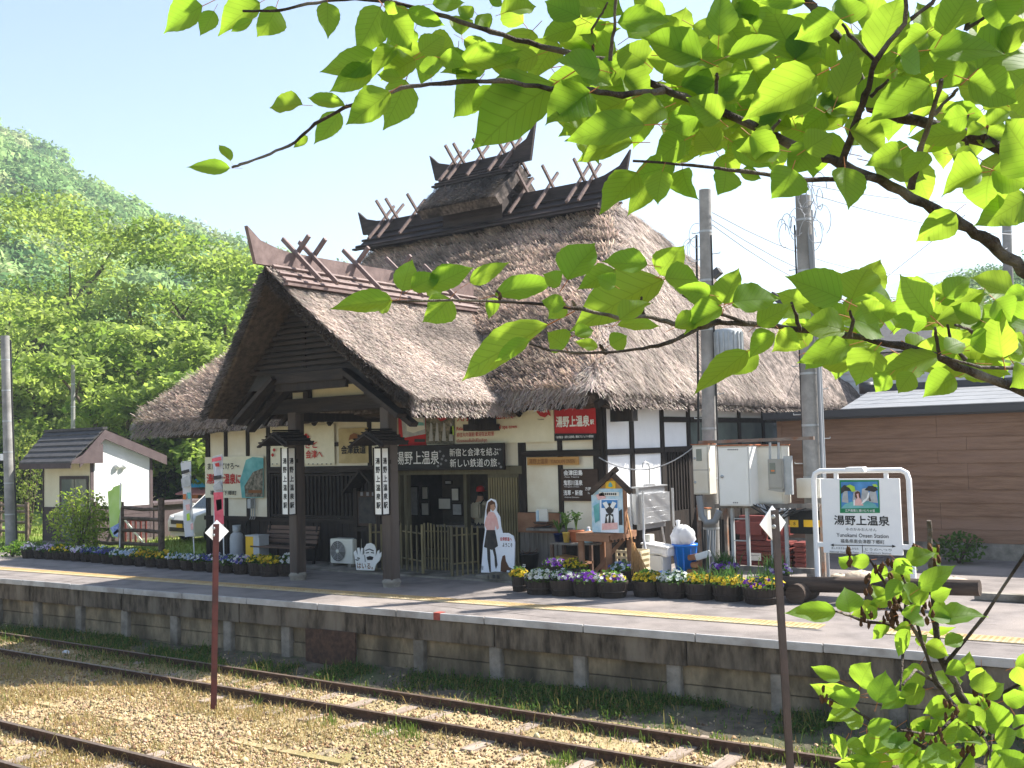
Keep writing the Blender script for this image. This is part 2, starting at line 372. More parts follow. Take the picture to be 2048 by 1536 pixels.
def np_obj(name, v, f, m, parent=None, tint=None, smooth=False):
    me = bpy.data.meshes.new(name); v = np.asarray(v, np.float32); f = np.asarray(f, np.int32); k = f.shape[1]
    me.vertices.add(len(v)); me.vertices.foreach_set('co', v.ravel())
    me.loops.add(f.size); me.loops.foreach_set('vertex_index', f.ravel())
    me.polygons.add(len(f)); me.polygons.foreach_set('loop_start', np.arange(0, f.size, k, dtype=np.int32))
    try: me.polygons.foreach_set('loop_total', np.full(len(f), k, np.int32))
    except Exception: pass
    if tint is not None:
        a = me.attributes.new('tint', 'FLOAT_COLOR', 'POINT'); t = np.ones((len(v), 4), np.float32); t[:, :3] = tint
        a.data.foreach_set('color', t.ravel())
    me.materials.append(MATS[m]); me.update(calc_edges=True); me.validate()
    if smooth: me.polygons.foreach_set('use_smooth', np.ones(len(f), bool))
    return link(bpy.data.objects.new(name, me), parent)
def fnoise(p, scale, seed=0, octv=4):           # cheap value noise on (N,3) points
    p = np.asarray(p, float)*scale+seed*17.31; tot = np.zeros(len(p)); amp = 1.0; s = 0
    for o in range(octv):
        i = np.floor(p).astype(np.int64); fr = p-i; fr = fr*fr*(3-2*fr); acc = 0
        for dx in (0, 1):
            for dy in (0, 1):
                for dz in (0, 1):
                    h = (i[:, 0]+dx)*374761393+(i[:, 1]+dy)*668265263+(i[:, 2]+dz)*2147483647+o*97
                    h = (h ^ (h >> 13))*1274126177; h = (h ^ (h >> 16)) & 0xffff
                    wgt = (fr[:, 0] if dx else 1-fr[:, 0])*(fr[:, 1] if dy else 1-fr[:, 1])*(fr[:, 2] if dz else 1-fr[:, 2])
                    acc = acc+wgt*(h/65535.0)
        tot += amp*acc; s += amp; amp *= .5; p = p*2.03
    return tot/s
TXT = {}
def text_mesh(s, bold):
    k = (s, bold)
    if k not in TXT:
        c = bpy.data.curves.new('lettering', 'FONT'); c.body = s; c.resolution_u = 2; c.align_x = 'CENTER'; c.space_line = .95
        o = bpy.data.objects.new('lettering', c); col.objects.link(o)
        me = bpy.data.meshes.new_from_object(o); bpy.data.objects.remove(o); bpy.data.curves.remove(c)
        if bold > 0:                                 # heavier strokes: the same glyphs a few times, slightly shifted and lifted
            bm = bmesh.new()
            for i, (dx, dy) in enumerate(((0, 0), (1, .4), (-1, -.4), (.3, 1), (-.3, -1))):
                n0 = len(bm.verts); bm.from_mesh(me); bm.verts.ensure_lookup_table()
                for v in bm.verts[n0:]: v.co.x += dx*bold; v.co.y += dy*bold; v.co.z = i*.004
            bm.to_mesh(me); bm.free()
        co = np.zeros(len(me.vertices)*3); me.vertices.foreach_get('co', co); TXT[k] = (me, co.reshape(-1, 3))
    return TXT[k]
def text(s, parent, c, right, up, w_, h_, m='ink', bold=0.012, name='lettering'):
    me, co = text_mesh(s, bold); me = me.copy(); lo = co.min(0); hi = co.max(0); q = (co-(lo+hi)/2)/np.maximum(hi-lo, 1e-6)
    right, up = np.array(right, float), np.array(up, float)
    v = np.array(c)+q[:, :1]*w_*right+q[:, 1:2]*h_*up+np.cross(right, up)*(co[:, 2:]*.06)
    me.vertices.foreach_set('co', v.ravel().astype(np.float32)); me.materials.clear(); me.materials.append(MATS[m]); me.update()
    return link(bpy.data.objects.new(name, me), parent)
def textY(s, parent, x0, y0, x1, y1, Y, m='ink', bold=.012):
    a, b, c, d = rectY(x0, y0, x1, y1, Y)
    return text(s, parent, ((a+b)/2, Y, (c+d)/2), (1, 0, 0), (0, 0, 1), b-a, d-c, m, bold)
def polyY(parent, name, pts, Y, m, th=.003):
    return MB().prism([P(x, y, Y=Y) for x, y in pts], (0, -th, 0)).build(name, m, parent)
# ================================================================== SETTING
LOW = -1.13
def edge_y(x): return 13.896+.0414*x                 # line of the platform edge
ANG = math.atan(.0414); EX = V(math.cos(ANG), math.sin(ANG), 0); EN = V(-math.sin(ANG), math.cos(ANG), 0)
def along(s, off=0.0, z=0.0):                        # s metres along the platform edge from its point at x = -10
    return V(-10, edge_y(-10), z)+EX*s+EN*off
# ground: one sheet to the horizon, low in the cutting of the tracks, bank on the camera side
xs = np.concatenate([np.linspace(-900, -60, 12), np.linspace(-55, 30, 60), np.linspace(40, 900, 10)])
ys = np.concatenate([np.linspace(-300, -10, 6), np.linspace(-6, 14, 34), np.linspace(15, 60, 30), np.linspace(70, 1400, 14)])
gx, gy = np.meshgrid(xs, ys); gz = np.where(gy < edge_y(gx)+.6, LOW-.03, -.04)
gz = np.where(gy < 5.5, LOW-.03+np.clip((5.5-gy)/3.2, 0, 1)**1.3*2.0, gz)
gv = np.stack([gx, gy, gz], -1).reshape(-1, 3); nxg = len(xs)
gf = [(j*nxg+i, j*nxg+i+1, (j+1)*nxg+i+1, (j+1)*nxg+i) for j in range(len(ys)-1) for i in range(nxg-1)]
struct(np_obj('ground', gv, gf, 'earth', smooth=True))
# track bed, finer, with humps of ballast
xs = np.arange(-34, 3, .11); ys = np.arange(5.2, 14.2, .11); gx, gy = np.meshgrid(xs, ys)
p3 = np.stack([gx.ravel(), gy.ravel(), gx.ravel()*0], -1)
bedz = LOW+.0+(fnoise(p3, 1.1, 1)-.5)*.12+(fnoise(p3, 6, 2, 2)-.5)*.07+np.clip((gy.ravel()-12.5)/1.2, 0, 1)*.16
keep = (gy <= edge_y(gx)+.35)
nx_ = len(xs); idx = np.arange(len(p3)).reshape(gx.shape)
q = np.stack([idx[:-1, :-1], idx[:-1, 1:], idx[1:, 1:], idx[1:, :-1]], -1)[keep[:-1, :-1]]
bv = np.c_[p3[:, :2], bedz]
struct(np_obj('track_bed', bv, q.reshape(-1, 4), 'ground', smooth=True))
def bed_height(x, y):
    p = np.stack([x, y, x*0], -1)
    return LOW+(fnoise(p, 1.1, 1)-.5)*.12+(fnoise(p, 6, 2, 2)-.5)*.07+np.clip((y-12.5)/1.2, 0, 1)*.16
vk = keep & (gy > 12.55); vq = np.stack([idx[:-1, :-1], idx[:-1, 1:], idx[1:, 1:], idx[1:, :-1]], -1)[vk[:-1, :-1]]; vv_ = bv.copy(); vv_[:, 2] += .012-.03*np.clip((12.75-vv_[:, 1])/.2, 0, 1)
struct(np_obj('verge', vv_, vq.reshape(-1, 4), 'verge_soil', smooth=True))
# forecourt behind the station
struct(MB().add([(-60, 16.75, .006), (-23.9, 17.3, .006), (-23.9, 60, .006), (-60, 60, .006)], [(0, 1, 2, 3)]).build('lawn', 'lawn'))

# platform
RS = range(-42, 16)
pf = MB()
pf.add([along(-40, -.014, 0), along(16, -.014, 0), V(6, 34, 0), V(-29, 34, 0), V(-29, 18.2, 0), V(-48, 18.2, 0)], [(0, 1, 2, 3, 4, 5)])
platform = struct(pf.build('platform', 'asphalt'))
body = MB().prism([along(-40, .18, -.012), along(16, .18, -.012), along(16, 1.2, -.012), along(-40, 1.2, -.012)], (0, 0, -1.2)).build('platform_core', 'concrete_dark', platform)
s = -38.0; k = 0
while s < 15.5:
    L = 1.78 if s > -14 else random.choice((1.2, 1.8))
    if -4.9 < s < -4.2: pass
    mb = MB(); j = random.uniform(-.004, .004)
    mb.prism([along(s+.006, -.05, j), along(s+L-.006, -.05, j), along(s+L-.006, -.012, j+.004), along(s+.006, -.012, j+.004)], (0, 0, -.11))
    mb.build('coping_stone', 'edge_white', platform, bevel=.008)
    s += L
rm = P(868, 1226, Z=0); sr = (rm-V(-10, edge_y(-10), 0)).dot(EX)
MB().prism([along(sr, -.056, .009), along(sr+.13, -.056, .009), along(sr+.13, .1, .009), along(sr, .1, .009)], (0, 0, -.115)).build('red_mark', 'worn_red', platform)
# beam under the coping, posts and concrete boards of the retaining wall
s = -38.0
while s < 15.5:
    L = random.uniform(2.6, 3.6)
    MB().prism([along(s+.01, 0, -.112), along(s+L-.01, 0, -.112), along(s+L-.01, .3, -.112), along(s+.01, .3, -.112)], (0, 0, -.33-random.uniform(0, .03))).build('wall_beam', 'concrete_dark', platform, bevel=.012)
    s += L
s = -38.2; me_post = me_board = None
while s < 15:
    step = 1.52
    o = MB().prism([along(s-.11, .02, -.46), along(s+.11, .02, -.46), along(s+.11, .2, -.46), along(s-.11, .2, -.46)], (0, 0, -.9)).build('wall_post', 'concrete', platform, bevel=.012)
    for r_ in range(4):
        z0 = -.47-r_*.275; j = random.uniform(0, .02)
        MB().prism([along(s+.1, .10+j, z0), along(s+step-.1, .10+random.uniform(0, .02), z0), along(s+step-.1, .17, z0), along(s+.1, .17, z0)], (0, 0, -.262)).build('wall_board', 'panel_concrete', platform, bevel=.006)
    s += step
hp = P(613, 1290, Y=edge_y(-13.8)-.02); hq = P(712, 1290, Y=edge_y(-12.7)-.02)
sa, sb_ = (hp-along(0)).dot(EX), (hq-along(0)).dot(EX)
MB().prism([along(sa, -.03, -.44), along(sb_, -.03, -.44), along(sb_, .01, -.44), along(sa, .01, -.44)], (0, 0, -.6)).build('steel_hatch', 'rail_steel', platform)
# tactile paving: one tile every 0.4 m
tm = MB(); tm.box(-.197, .197, -.2, .2, 0, .012)
for i in range(5):
    for j in range(5): tm.box(-.15+i*.075-.02, -.15+i*.075+.02, -.15+j*.075-.02, -.15+j*.075+.02, .012, .017)
tmesh = tm.mesh('tactile_tile', 'yellow_tile')
rot = Matrix.Rotation(ANG, 4, 'Z')
for i in range(-45, 30):
    p = along(i*.4, 1.17, .003)
    if -5.6 < p.x < -4.75: continue
    o = bpy.data.objects.new('tactile_tile', tmesh); link(o, platform); o.matrix_basis = Matrix.Translation(p) @ rot
for (x0, y0, x1, y1, w_) in ((1556, 1243, 1650, 1262, 0),):      # repair patch where tiles are missing
    q_ = [P(1540, 1241, Z=.004), P(1600, 1246, Z=.004), P(1646, 1262, Z=.004), P(1584, 1257, Z=.004)]
    MB().add(q_, [(3, 2, 1, 0)]).build('asphalt_patch', 'asphalt_patch', platform)
for s0, o0, L in ((-15, .62, 5.5), (-3.2, .5, 4.2), (2.5, 2.2, 4.5), (-9, 2.6, 5), (6.0, .7, 3.5), (-1, 1.7, 2.2)):      # hairline cracks in the asphalt
    n_ = int(L/.22); m = MB(); o_ = o0; pts = []
    for i in range(n_): o_ += random.uniform(-.06, .06); pts.append(along(s0+i*.22, o_, .0035))
    for a_, b_ in zip(pts[:-1], pts[1:]):
        k_ = EN*random.uniform(.003, .008); m.add([a_-k_, b_-k_, b_+k_, a_+k_], [(0, 1, 2, 3)])
    m.build('crack', 'soil', platform)
# grey apron slab of the entrance
MB().box(-18.6, -12.2, 16.95, 18.32, -.02, .035).build('entrance_slab', 'concrete', platform, bevel=.01)

# ------------------------------------------------------------------ tracks
def track(yr, x0, x1, label, ys_=(0, 1.067)):
    t = thing('railway_track', label, 'railway track', ((x0+x1)/2, yr+.5, LOW), 'railway tracks')
    for y in ys_:
        m = MB(); prof = [(-.062, 0), (.062, 0), (.055, .016), (.014, .03), (.011, .1), (.032, .112), (.034, .142), (-.034, .142), (-.032, .112), (-.011, .1), (-.014, .03), (-.055, .016)]
        m.prism([(x0, yr+y+a, LOW-.005+b) for a, b in prof], (x1-x0, 0, 0))
        m.add([(x0, yr+y-.033, LOW+.1385), (x1, yr+y-.033, LOW+.1385), (x1, yr+y+.033, LOW+.1385), (x0, yr+y+.033, LOW+.1385)], [(0, 1, 2, 3)], 1)
        m.build('rail', ['rail_steel', 'rail_top'], t)
    sm = MB().box(-.1, .1, -.5, 1.57, -.13, 0).mesh('sleeper', 'sleeper_wood')
    x = x0
    while x < x1:
        o = bpy.data.objects.new('sleeper', sm); link(o, t)
        o.matrix_basis = Matrix.Translation((x+random.uniform(-.05, .05), yr, LOW+.005+random.uniform(-.015, .02))) @ Matrix.Rotation(random.uniform(-.03, .03), 4, 'Z')
        x += .74
    return t
track(11.13, -44, 12, 'rusty railway track running along the platform wall')
track(7.03, -34, 8, 'railway track on bright gravel at the lower left corner')
# half buried old timber kerb between the tracks
tb = MB().bar(P(-40, 1385, Z=LOW-.02), P(690, 1530, Z=LOW-.02), .13, .07).build('buried_timber', 'ground')
tag(tb, 'long old timber half buried in gravel between the two tracks', 'timber')

# ------------------------------------------------------------------ gravel and grasses (nobody could count them)
def view_filter(x, y, z, pad=60):
    d = np.stack([x, y, z-H], -1); dp = d@_f
    px = 1024+FPX*(d@_r)/dp; py = 768+FPX*(d@_d)/dp
    return (dp > .5) & (px > -pad) & (px < 2048+pad) & (py > -pad) & (py < 1536+pad*2)
n = 190000
x = rng.uniform(-32, 2, n); y = rng.uniform(5.8, 13.2, n); z = bed_height(x, y)
dens = fnoise(np.stack([x, y, x*0], -1), .8, 5, 3)
wgt = np.clip(1.15-np.abs(y-9.3)/3.6, .3, 1)*np.where(y > 12.5, .3, 1)*np.clip(dens*2.2-.45, .12, .8)
k_ = view_filter(x, y, z) & (rng.random(n) < wgt)
x, y, z = x[k_], y[k_], z[k_]; n = len(x)
oct_v = np.array([(1, 0, 0), (-.5, .87, 0), (-.5, -.87, 0), (.2, .1, .8), (-.25, .1, .75), (0, -.2, -.6)]); oct_f = np.array([(0, 1, 3), (1, 4, 3), (1, 2, 4), (2, 0, 3), (2, 3, 4), (1, 0, 5), (2, 1, 5), (0, 2, 5)])
sz = rng.lognormal(-4.0, .40, n); an = rng.uniform(0, 6.28, n)
vv = oct_v[None]*(1+rng.uniform(-.35, .35, (n, 6, 3))); vv *= sz[:, None, None]
cx = vv[..., 0]*np.cos(an)[:, None]-vv[..., 1]*np.sin(an)[:, None]; cy = vv[..., 0]*np.sin(an)[:, None]+vv[..., 1]*np.cos(an)[:, None]
sv = np.stack([cx+x[:, None], cy+y[:, None], vv[..., 2]+z[:, None]+.006], -1).reshape(-1, 3)
sf = (oct_f[None]+np.arange(n)[:, None, None]*6).reshape(-1, 3)
base = rng.uniform(.34, .95, n)[:, None]*np.array([[1, .90, .72]])*(1+rng.uniform(-.1, .1, (n, 3)))
base[rng.random(n) < .2] *= np.array([.55, .45, .4])
tag(stuff(np_obj('gravel', sv, sf, 'stone', tint=np.repeat(base, 6, 0))), 'pale sandy gravel spread between and beside the rails', 'gravel')
def blades(name, x, y, z, h, cols, label, lean=.5, w=.006, parent=None):
    n = len(x); a = rng.uniform(0, 6.28, n); l = rng.uniform(.1, lean, n)*h; w = w*(.6+rng.random(n))
    dx, dy = np.cos(a), np.sin(a); b = rng.uniform(0, 6.28, n); wx, wy = np.cos(b)*w, np.sin(b)*w
    v = np.stack([np.stack([x-wx, y-wy, z-.02], -1), np.stack([x+wx, y+wy, z-.02], -1),
                  np.stack([x+dx*l*.4+wx*.8, y+dy*l*.4+wy*.8, z+h*.6], -1), np.stack([x+dx*l*.4-wx*.8, y+dy*l*.4-wy*.8, z+h*.6], -1),
                  np.stack([x+dx*l, y+dy*l, z+h*(1-.3*rng.random(n))], -1)], 1).reshape(-1, 3)
    o4 = np.arange(n)[:, None]*5
    f = np.concatenate([o4+np.array([[0, 1, 2]]), o4+np.array([[0, 2, 3]]), o4+np.array([[3, 2, 4]])])
    o = stuff(np_obj(name, v, f, 'grass', parent, tint=np.repeat(cols, 5, 0)))
    if label: tag(o, label, 'grass')
    return o
def cols_(n, c, v=.25):
    return np.array(c)[None]*(1+rng.uniform(-v, v, (n, 1)))*(1+rng.uniform(-.12, .12, (n, 3)))
def leaf_cards(c, n, size, up=.5, out=None):     # n random leaf quads: centres c (n,3)
    nrm = rng.normal(0, 1, (n, 3)); nrm[:, 2] = np.abs(nrm[:, 2])+up
    if out is not None: nrm = out*1.3+rng.normal(0, .45, (n, 3))
    nrm /= np.linalg.norm(nrm, axis=1)[:, None]
    t = rng.normal(0, 1, (n, 3)); t -= nrm*np.sum(t*nrm, 1)[:, None]; t /= np.linalg.norm(t, axis=1)[:, None]; b = np.cross(nrm, t)
    s_ = size*(.6+.8*rng.random(n))[:, None]
    v = np.stack([c-t*s_, c+b*s_*.55, c+t*s_, c-b*s_*.55], 1).reshape(-1, 3)
    return v, np.arange(n*4).reshape(-1, 4)
# green growth at the foot of the platform wall
n = 90000; x = rng.uniform(-30, -1, n); y = edge_y(x)-np.abs(rng.normal(0, .55, n))-.02; z = bed_height(x, y)
cl = fnoise(np.stack([x, y, x*0], -1), 1.3, 9, 3); prob = np.clip((cl-.44)*5, .02, 1)*np.where(x > -9, 1.6, np.where(x < -13, .9, .45))
k_ = (rng.random(n) < prob) & view_filter(x, y, z) & ~((x > -14.9) & (x < -13.3) & (y > edge_y(x)-.3)); x, y, z = x[k_], y[k_], z[k_]
hh = rng.lognormal(-2.45, .45, len(x))
blades('wall_grass', x, y, z, hh, np.where((rng.random(len(x)) < .38)[:, None], cols_(len(x), (.42, .36, .13)), cols_(len(x), (.15, .27, .06))), 'green grass and weeds growing along the foot of the platform wall')
k_ = rng.random(len(x)) < .35; wc = np.repeat(np.stack([x, y, z+.05], -1)[k_], 3, 0)+rng.normal(0, .035, (3*int(k_.sum()), 3)); wv, wf = leaf_cards(wc, len(wc), .02, .7)
tag(stuff(np_obj('weeds', wv, wf, 'grass', tint=np.repeat(cols_(len(wc), (.10, .20, .04), .4), 4, 0))), 'low broad-leaved weeds mixed into the grass under the platform wall', 'weeds')
# bright tufts along the rails, straw between the tracks
n = 60000; x = rng.uniform(-30, 0, n); t_ = rng.random(n)
y = np.where(t_ < .4, 12.3+rng.normal(0, .1, n), np.where(t_ < .7, 10.9+rng.normal(0, .18, n), 8.3+rng.normal(0, .3, n)))
z = bed_height(x, y); cl = fnoise(np.stack([x, y*.6, x*0], -1), 2.3, 21, 2)
k_ = (rng.random(n) < np.clip((cl-.60)*9, 0, 1)*np.where(y < 9, .2, 1)) & view_filter(x, y, z); x, y, z = x[k_], y[k_], z[k_]
blades('tuft_grass', x, y, z, rng.lognormal(-2.25, .4, len(x)), cols_(len(x), (.24, .36, .07)), 'bright yellow-green grass tufts sprouting beside the rails', lean=.45)
n = 160000; x = rng.uniform(-30, 0, n); y = rng.uniform(7.3, 12.6, n); z = bed_height(x, y); cl = fnoise(np.stack([x, y, x*0], -1), .7, 31, 3)
k_ = (rng.random(n) < np.clip((cl-.40)*4, .05, .8)*np.where(x < -12, 1.5, .8)*np.where((y > 11.2) & (y < 12.1), .4, 1)) & view_filter(x, y, z); x, y, z = x[k_], y[k_], z[k_]
blades('dry_grass', x, y, z, rng.lognormal(-2.75, .45, len(x)), cols_(len(x), (.62, .48, .22)), 'short dry straw-coloured grass in the gravel between the tracks', lean=1.2, w=.005)

# ------------------------------------------------------------------ far hills
def hillside(name, ridge, near_d, far_d, step, label, cr, per, leafs, palette, zb=-2):
    ridge = sorted(ridge); px = np.array([r[0] for r in ridge], float); py = np.array([r[1] for r in ridge], float)
    xs_ = np.arange(px[0], px[-1]+1, 20); ts = np.linspace(0, 1, 26); g = []
    fd = far_d
    for t in ts:
        for x_ in xs_:
            D = near_d+(fd-near_d)*t; top = P(x_, np.interp(x_, px, py), D=fd); zz = zb+(top.z-cr*1.25-zb)*(t**.92)
            q_ = P(x_, 768, D=D); g.append((q_.x, q_.y, zz-.6*cr))
    g = np.array(g); g[:, 2] += (fnoise(g, 1/(cr*9), 3, 3)-.5)*cr*3.0
    nx2 = len(xs_); idx = np.arange(len(g)).reshape(len(ts), nx2)
    f = np.stack([idx[:-1, :-1], idx[:-1, 1:], idx[1:, 1:], idx[1:, :-1]], -1).reshape(-1, 4)
    hill = struct(np_obj(name, g, f, 'forest_floor', smooth=True))
    tri = g[f]; area = np.linalg.norm(np.cross(tri[:, 1]-tri[:, 0], tri[:, 3]-tri[:, 0]), axis=1)
    m = int(per); ch = rng.choice(len(f), m, p=area/area.sum()); u = rng.random((m, 1)); v_ = rng.random((m, 1))
    c = (tri[ch, 0]*(1-u)*(1-v_)+tri[ch, 1]*u*(1-v_)+tri[ch, 2]*u*v_+tri[ch, 3]*(1-u)*v_)
    r_ = cr*rng.lognormal(0, .22, m)
    sc_ = r_/cr
    if name+'_t' not in TPL:
        n = leafs; dv = rng.normal(0, 1, (n, 3)); dv /= np.linalg.norm(dv, axis=1)[:, None]; dv[:, 2] = np.abs(dv[:, 2])-.3
        lump = 1+(fnoise(dv*1.0+5, 2.2, 3, 2)-.5)*.8
        vv, ff = leaf_cards(dv*cr*lump[:, None]*(.8+.25*rng.random((n, 1))), n, cr*.07, .3, dv)
        TPL[name+'_t'] = np_obj('crown', vv, ff, 'forest_leaf', tint=np.repeat(1+rng.uniform(-.25, .25, (n, 1))*np.ones((1, 3)), 4, 0)); col.objects.unlink(TPL[name+'_t'])
    me = bpy.data.meshes.new(name+'_forest'); me.from_pydata((c+np.array([0, 0, .6*cr])).tolist(), [], []); at = me.attributes.new('sc', 'FLOAT', 'POINT'); at.data.foreach_set('value', sc_.astype(np.float32))
    ob = link(bpy.data.objects.new(name+'_forest', me)); ng = bpy.data.node_groups.new(name+'_scatter', 'GeometryNodeTree')
    ng.interface.new_socket('Geometry', in_out='INPUT', socket_type='NodeSocketGeometry'); ng.interface.new_socket('Geometry', in_out='OUTPUT', socket_type='NodeSocketGeometry')
    N = ng.nodes; gi = N.new('NodeGroupInput'); go = N.new('NodeGroupOutput'); ip = N.new('GeometryNodeInstanceOnPoints'); oi = N.new('GeometryNodeObjectInfo'); oi.inputs['Object'].default_value = TPL[name+'_t']; oi.inputs['As Instance'].default_value = True
    rv = N.new('FunctionNodeRandomValue'); rv.data_type = 'FLOAT_VECTOR'; rv.inputs[0].default_value = (0, 0, 0); rv.inputs[1].default_value = (.3, .3, 6.28)
    na = N.new('GeometryNodeInputNamedAttribute'); na.data_type = 'FLOAT'; na.inputs['Name'].default_value = 'sc'
    L_ = ng.links; L_.new(gi.outputs[0], ip.inputs['Points']); L_.new(oi.outputs['Geometry'], ip.inputs['Instance']); L_.new(rv.outputs[0], ip.inputs['Rotation']); L_.new(na.outputs[0], ip.inputs['Scale']); L_.new(ip.outputs[0], go.inputs[0])
    md = ob.modifiers.new('scatter', 'NODES'); md.node_group = ng
    tag(stuff(ob), label, 'forest')
TPL = {}
def forest_material():
    m = MATS['forest_leaf']; t = m.node_tree; n = t.nodes; L = t.links; oi = n.new('ShaderNodeObjectInfo'); rp = n.new('ShaderNodeValToRGB'); e = rp.color_ramp.elements
    cs = [(.0, (.07, .15, .045)), (.25, (.13, .245, .08)), (.55, (.21, .33, .11)), (.8, (.26, .37, .13)), (1, (.31, .37, .16))]
    e[0].position, e[0].color = cs[0][0], (*cs[0][1], 1); e[1].position, e[1].color = 1, (*cs[-1][1], 1)
    for p_, c_ in cs[1:-1]: k = e.new(p_); k.color = (*c_, 1)
    L.new(oi.outputs['Random'], rp.inputs['Fac'])
    for x in n:
        if x.type == 'MIX_RGB': L.new(rp.outputs['Color'], x.inputs['Color1'])
forest_material()
mat('forest_floor', (.05, .09, .025), (.09, .14, .04), .95, .2, 0)
hillside('hill', [(-260, 110), (0, 236), (60, 262), (150, 325), (240, 372), (300, 398), (360, 420), (430, 446), (500, 470), (560, 486), (640, 510), (760, 548), (900, 580), (1100, 640)], 75, 330, 20,
         'light green spring forest covering the steep hillside at left', 6.2, 3600, 950, [(.14, .22, .05), (.10, .18, .045), (.18, .26, .06), (.22, .24, .09), (.07, .14, .04), (.24, .25, .12)])
hillside('wooded_knoll', [(1700, 640), (1830, 590), (1900, 545), (1960, 520), (2040, 492), (2200, 450)], 70, 120, 12,
         'leafy green wood on the low hill at the right edge', 1.8, 1200, 300, [(.12, .2, .05), (.18, .26, .06), (.10, .17, .045)])
mt = MB(); pts = [(1240, 690), (1380, 640), (1500, 610), (1600, 600), (1680, 592), (1740, 585), (1810, 558), (1870, 543), (1950, 530), (2080, 540), (2300, 500)]
top = [P(x_, y_, D=2300) for x_, y_ in pts]; bot = [P(x_, 800, D=1500) for x_, y_ in pts]
mt.add(top+bot, [(i, i+1, len(pts)+i+1, len(pts)+i) for i in range(len(pts)-1)])
struct(mt.build('mountain', 'far_mountain'))

# ------------------------------------------------------------------ broadleaf trees behind the station
def limb(m, p, d, L, r, n=5, drop=.0):
    pts = [p]; rs = [r]
    for i in range(n):
        d = (d+V(random.uniform(-.22, .22), random.uniform(-.22, .22), random.uniform(-.1, .2)-drop)).normalized()
        p = p+d*L/n; pts.append(p); rs.append(r*(1-.75*(i+1)/n))
    m.tube(pts, rs, 6, 0, cap=False); return pts, d
def tree(label, base, hgt, rad, leafn=15000, pal=((.33, .43, .12), (.43, .53, .17), (.23, .34, .085)), lo=.28, name='broadleaf_tree', size=.17, group='trees behind the station', seed=0):
    random.seed(seed*13+5)
    t = thing(name, label, 'tree', base, group); m = MB(); B = V(*base)
    pts, d = limb(m, B, V(random.uniform(-.08, .08), 0, 1), hgt*.42, hgt*.034, 5)
    ends = []
    for i in range(9):
        a = i*2.4+random.uniform(-.3, .3); st = pts[2+i % 4]; el = random.uniform(.35, 1.5)
        q_, dd = limb(m, st, V(math.cos(a), math.sin(a), el).normalized(), rad*random.uniform(.75, 1.05)+hgt*.12*el, hgt*.016, 6, .02)
        for j in range(5):
            b_ = random.uniform(0, 6.28); s0 = q_[2+j % 4]
            q2, _ = limb(m, s0, (dd*.5+V(math.cos(b_), math.sin(b_), random.uniform(.1, .9))).normalized(), rad*random.uniform(.3, .55), hgt*.006, 4)
            ends += [q2[-1], q2[2]]
        ends.append(q_[-1])
    for i in range(10):
        a = random.uniform(0, 6.28); ends.append(B+V(math.cos(a)*rad*random.uniform(0, .5), math.sin(a)*rad*random.uniform(0, .5), hgt*random.uniform(.8, .98)))
    m.build('trunk', 'bark', t)
    E_ = np.array([tuple(e) for e in ends]); k = rng.integers(0, len(E_), leafn)
    o = rng.normal(0, 1, (leafn, 3)); o /= np.linalg.norm(o, axis=1)[:, None]; o *= rng.random((leafn, 1))**.5
    cs_ = rad*(.20+.14*rng.random(len(E_)))
    c = E_[k]+o*cs_[k][:, None]*np.array([1.15, 1.15, .42]); c = c[c[:, 2] > base[2]+hgt*lo*.5]
    v, f = leaf_cards(c, len(c), size, .55)
    p_ = np.array(pal); clump = p_[rng.integers(0, len(p_), len(E_))]
    tc = clump[k[:len(c)]]*(1+rng.uniform(-.25, .25, (len(c), 1)))
    stuff(np_obj('crown', v, f, 'leaf_far', t, tint=np.repeat(tc, 4, 0)))
    random.seed(7+seed); return t
def tree_at(px, top, Yd, label, rad, seed, zb=-.5, **k):
    b = P(px, 768, Y=Yd); tp = P(px, top, Y=Yd).z
    return tree(label, (b.x, b.y, zb), tp-zb, rad, seed=seed, **k)
tree_at(40, 372, 38, 'tall light green tree at the far left edge behind the pole', 6.6, 1)
tree_at(150, 395, 42, 'spreading light green tree rising behind the white hut roof', 6.4, 2)
tree_at(285, 438, 36, 'broad spring tree with bare grey limbs showing below its crown', 5.6, 3)
tree_at(395, 462, 40, 'light green tree rising left of the gable of the thatched station', 5.4, 4)
tree_at(490, 500, 37, 'light green tree standing closest to the thatched gable at left', 4.6, 5)
tree_at(90, 600, 30, 'lower leafy tree in front of the tall ones between pole and hut', 4.0, 6, leafn=11000)
tree_at(235, 640, 29, 'low bright tree just behind the grey ridge of the white hut', 3.8, 7, leafn=11000)
tree_at(400, 650, 30, 'low leafy tree beside the left eave of the thatched roof', 3.6, 8, leafn=11000)
